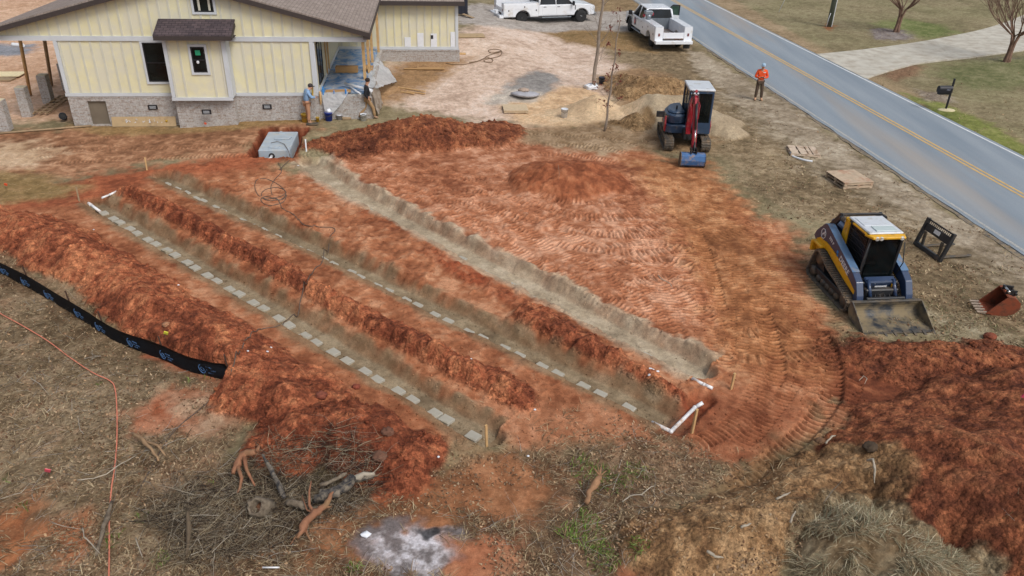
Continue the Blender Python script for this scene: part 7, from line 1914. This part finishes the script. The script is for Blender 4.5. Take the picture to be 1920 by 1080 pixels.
for i, (pts, r, lb) in enumerate((
    ([(150, 915, .1), (180, 912, .1), (205, 905, .12), (232, 888, .15), (260, 870, .12)], .016, 'long pale branch crossing the orange cord'),
    ([(160, 1005, .1), (163, 1022, .1), (178, 1036, .08), (192, 1050, .05)], .016, 'white forked twig beside the grey log'),
    ([(102, 992, .05), (130, 1002, .08), (160, 1008, .1)], .010, 'thin pale stick reaching the white forked twig'),
    ([(352, 983, .1), (385, 982, .12), (415, 982, .1)], .010, 'straight white stick at the right of the brush'),
    ([(0, 947, .03), (26, 940, .05), (44, 936, .06), (62, 918, .08)], .009, 'thin pale branch at the left edge'),
    ([(60, 718, .03), (78, 730, .05), (96, 752, .06)], .012, 'grey stick in the grass left of the orange cord'),
    ([(258, 1020, .05), (264, 1040, .06), (270, 1056, .03)], .014, 'stubby pale stick below the brush heap'),
    ([(555, 861, .05), (580, 868, .08), (596, 876, .05)], .02, 'dark red stick at the foot of the red spoil'),
    ([(275, 918, .12), (285, 922, .12), (295, 930, .05)], .018, 'white broken stick in the dark burnt patch'),
    ([(1165, 950, .02), (1180, 944, .1), (1200, 945, .14), (1218, 932, .16), (1224, 930, .16)], .018, 'curved pale branch left of the tan dirt mound'),
    ([(1618, 888, .05), (1626, 894, .12), (1632, 906, .1), (1634, 922, .02)], .035, 'grey bent branch on top of the grassy mound'),
    ([(1470, 1020, .3), (1476, 1010, .35), (1480, 1002, .4)], .03, 'pale broken root standing on the tan dirt mound'),
    ([(1540, 958, .1), (1556, 938, .15), (1574, 920, .15)], .014, 'thin brown branch between the tan mound and the grassy mound'),
    ([(1900, 1048, .1), (1914, 1040, .15), (1930, 1030, .15)], .03, 'pale branch at the bottom right corner'),
    ([(1452, 952, .1), (1466, 944, .1), (1478, 938, .1)], .03, 'pale wood chunk on the tan dirt, the upper right one'),
    ([(1384, 1008, .05), (1396, 1004, .06), (1404, 1000, .05)], .035, 'pale wood chunk on the tan dirt, the left one'),
    ([(1322, 1050, .05), (1338, 1058, .05), (1352, 1064, .05)], .04, 'pale board scrap at the bottom of the tan dirt mound'),
    ([(1545, 843, .05), (1556, 834, .05), (1564, 826, .05)], .03, 'pale stick at the lower end of the deep track marks'),
    ([(1608, 724, .05), (1616, 716, .08), (1622, 722, .08), (1618, 730, .05)], .012, 'thin curled root on the slope of the big red mound'),
    ([(1233, 522, .02), (1238, 530, .03), (1256, 540, .03), (1260, 548, .02)], .018, 'small pale stick on the tracked clay'),
    ([(1044, 348, .05), (1047, 356, .05), (1046, 360, .02)], .012, 'pale stick on the rounded brown mound'))):
    r *= .8; log('branch', pts, [r * 1.1] + [r] * (len(pts) - 2) + [r * .5], M_PALEW if 'dark' not in lb and 'brown' not in lb else M_BARK, lb, 'branch')
log('root_chunk', [(1098, 952, .02), (1104, 940, .1), (1114, 926, .2), (1122, 918, .25)], [.05, .07, .08, .06], mat('fibrous_root', lin(148, 112, 82), .85, var=.2, bump=.5), 'fibrous root chunk standing among the green grass tufts', 'root', [(3, [(1108, 908, .35)], .02), (3, [(1124, 904, .35)], .025), (3, [(1134, 912, .3)], .02), (3, [(1116, 902, .36)], .015)])
for (px, py, r, lb, c) in ((727, 815, .12, 'round dark clay boulder high on the lower end of the left spoil bank', (104, 70, 54)), (711, 853, .14, 'round dark clay boulder at the foot of the left spoil bank', (104, 72, 56)), (311, 607, .09, 'pale tan rock on the left spoil bank near the yellow tag', (160, 116, 86)), (1538, 827, .1, 'grey brown clod at the end of the deep track', (120, 90, 66)),
                           (1630, 845, .14, 'dark clod tuft in a hollow of the red mound', (70, 56, 42)), (1855, 636, .15, 'red boulder on the ridge right of the loader bucket', (126, 66, 44)), (603, 745, .12, 'red clod between the spoil bank and the nearest trench', (128, 70, 52)), (668, 728, .09, 'small bright red clod beside the nearest trench', (130, 66, 48))):
    g = GZ(px, py); o = B().use(mat('boulder_soil', lin(*c), .9, var=.2, bump=.6, bs=20)).blob((0, 0, 0), (r * 2.1, r * 1.8, r * 1.3), 3, r * .15, random.Random(px)).build('boulder', None); o.location = g + Vector((0, 0, r * .5)); tag(o, lb, 'boulder')
# little white scraps
rnd = random.Random(21)
for (px, py) in ((1219, 696), (1228, 699), (1217, 706), (1232, 703), (1224, 694)):
    g = GZ(px, py); o = B().use(M_WHITE).box((0, 0, 0), (rnd.uniform(.05, .12), rnd.uniform(.04, .08), .03), bev=.005).build('white_scrap', None); o.location = g + Vector((0, 0, .02)); o.rotation_euler = (rnd.uniform(-.3, .3), .2, rnd.uniform(0, 3)); tag(o, 'white plastic scrap among a few others on the short red bank above the pipe elbow', 'scrap', 'white scraps on the short red bank')
for (px, py, lb) in ((509, 655, 'white speck on the left spoil bank above the boulders, the lower one'), (465, 660, 'white speck on the left spoil bank near the fence end'), (502, 661, 'white speck in the middle of the left spoil bank'), (883, 676, 'white speck at the edge of the bank between the left trenches'), (1003, 771, 'white speck near the lower end of the middle spoil bank'), (176, 432, 'white speck at the top end of the left spoil bank'), (335, 536, 'white speck on the crest of the left spoil bank'), (990, 857, 'white speck on the straw right of the pale wooden stake'), (822, 859, 'white speck at the tip of the left spoil bank')):
    g = GZ(px, py); o = B().use(M_WHITE).blob((0, 0, 0), (.07, .05, .04), 1, .006, random.Random(px)).build('white_scrap', None); o.location = g + Vector((0, 0, .03)); tag(o, lb, 'scrap')
g = GZ(686, 1005); o = B().use(M_WHITE).blob((0, 0, 0), (.19, .14, .08), 2, .015, random.Random(5)).build('white_stone', None); o.location = g + Vector((0, 0, .04)); tag(o, 'white flat stone between the reddish root and the ash patch', 'stone')

# ------------------------------------------------------------------ bare trees
M_CM = mat('crape_bark', lin(132, 104, 88), .8, var=.25, vs_=6, dirt=lin(96, 72, 60), dirt_amt=.4)
M_GB = mat('pale_bark', lin(140, 128, 116), .85, var=.2, vs_=5)
def grow(b, p, d, L_, r, depth, rnd, spread=.45, upb=.25, tips=None):
    n = 4; pts = [Vector(p)]; dd = Vector(d).normalized()
    for i in range(n):
        dd = (dd + Vector((rnd.uniform(-.12, .12), rnd.uniform(-.12, .12), rnd.uniform(-.04, .1)))).normalized(); pts.append(pts[-1] + dd * L_ / n)
    b.tube(pts, [r * (1 - .4 * i / n) for i in range(n + 1)], 6 if r > .02 else 4, cap=False)
    if depth <= 0:
        if tips is not None: tips.append(pts[-1])
        return
    k = rnd.choice((2, 3, 3))
    for i in range(k):
        a = rnd.uniform(0, 2 * pi); nd = (dd + Vector((cos(a), sin(a), upb)) * spread * rnd.uniform(.6, 1.3)).normalized()
        grow(b, pts[rnd.choice((n, n, n - 1))], nd, L_ * rnd.uniform(.6, .85), r * .58, depth - 1, rnd, spread, upb, tips)
def myrtle(px, py, label, seed, H_, lean):
    rnd = random.Random(seed); g = GZ(px, py); t = empty('bare_tree', g, 0, label, 'tree', None)
    b = B().use(M_CM); tops = []
    for i in range(5):
        a = i * 1.257 + rnd.uniform(-.3, .3); q = [Vector((cos(a) * .16, sin(a) * .12, -.05)), Vector((cos(a) * .10 + lean * .35, sin(a) * .1, .55)), Vector((cos(a) * .12 + lean * .8, sin(a) * .12, 1.15)), Vector((cos(a) * .22 + lean * 1.2, sin(a) * .22, 1.6))]
        b.tube(q, [.10, .075, .065, .06], 9, cap=False); tops.append((q[-1], a))
    b.build('trunk', None, t)
    c = B().use(M_CM); tips = []
    for (q, a) in tops:
        for k in range(4):
            aa = a + rnd.uniform(-.6, .6); grow(c, q, Vector((cos(aa) * rnd.uniform(.6, 2.0), sin(aa) * rnd.uniform(.6, 2.0), 1)), H_ * rnd.uniform(.45, .7), .042, 4, rnd, .5, .25, tips)
    c.build('crown', None, t)
    s = B().use(mat('seed_cluster', lin(112, 104, 84), .9))
    for p in tips:
        if rnd.random() < .6: s.blob(p, (.05, .05, .07), 1, .01, rnd)
    tag(s.build('seed_head', None, t), kind='stuff')
myrtle(1680, 60, 'bare multi-stemmed tree in a mulch bed beyond the driveway, the farther one', 3, 2.3, .08)
myrtle(1887, 116, 'bare multi-stemmed tree in a mulch bed on the near side of the driveway', 8, 2.4, .05)
def thin_tree(px, py, tx, label, H_, r, seed, leaf, lean=(0, 0)):
    rnd = random.Random(seed); g = GZ(px, py); t = empty('thin_tree', g, 0, label, 'tree')
    b = B().use(M_GB); n = 14; pts = [Vector((lean[0] * i / n * H_ + .03 * sin(i * 1.7 + seed), lean[1] * H_ * i / n, H_ * i / n - .05)) for i in range(n + 1)]
    b.tube(pts, [r * (1 - .75 * i / n) for i in range(n + 1)], 10); b.build('trunk', None, t)
    c = B().use(M_GB); tips = []
    for i in range(2, n):
        for k in range(rnd.choice((1, 2))):
            a = rnd.uniform(0, 6.28); grow(c, pts[i], Vector((cos(a), sin(a), .9)), H_ * .075 * rnd.uniform(.6, 1.2), r * .14, 2, rnd, .5, .2, tips)
    c.build('crown', None, t)
    if leaf:
        s = B().use(mat('dead_red_leaf', lin(118, 62, 48), .8, var=.3))
        for p in tips:
            if rnd.random() < leaf:
                for k in range(3): s.box(p + Vector((rnd.uniform(-.06, .06), rnd.uniform(-.06, .06), rnd.uniform(-.06, .03))), (.06, .004, .04), (rnd.uniform(0, 3), rnd.uniform(0, 3), rnd.uniform(0, 3)))
        tag(s.build('leaf', None, t), kind='stuff')
thin_tree(1112, 168, 0, 'tall thin bare trunk beside the cream sand pile', 8.5, .105, 2, 0, (.035, 0))
thin_tree(1134, 246, 0, 'slender sapling with a few dead red leaves left of the grey sand pile', 5.0, .055, 5, .45, (.05, .02))
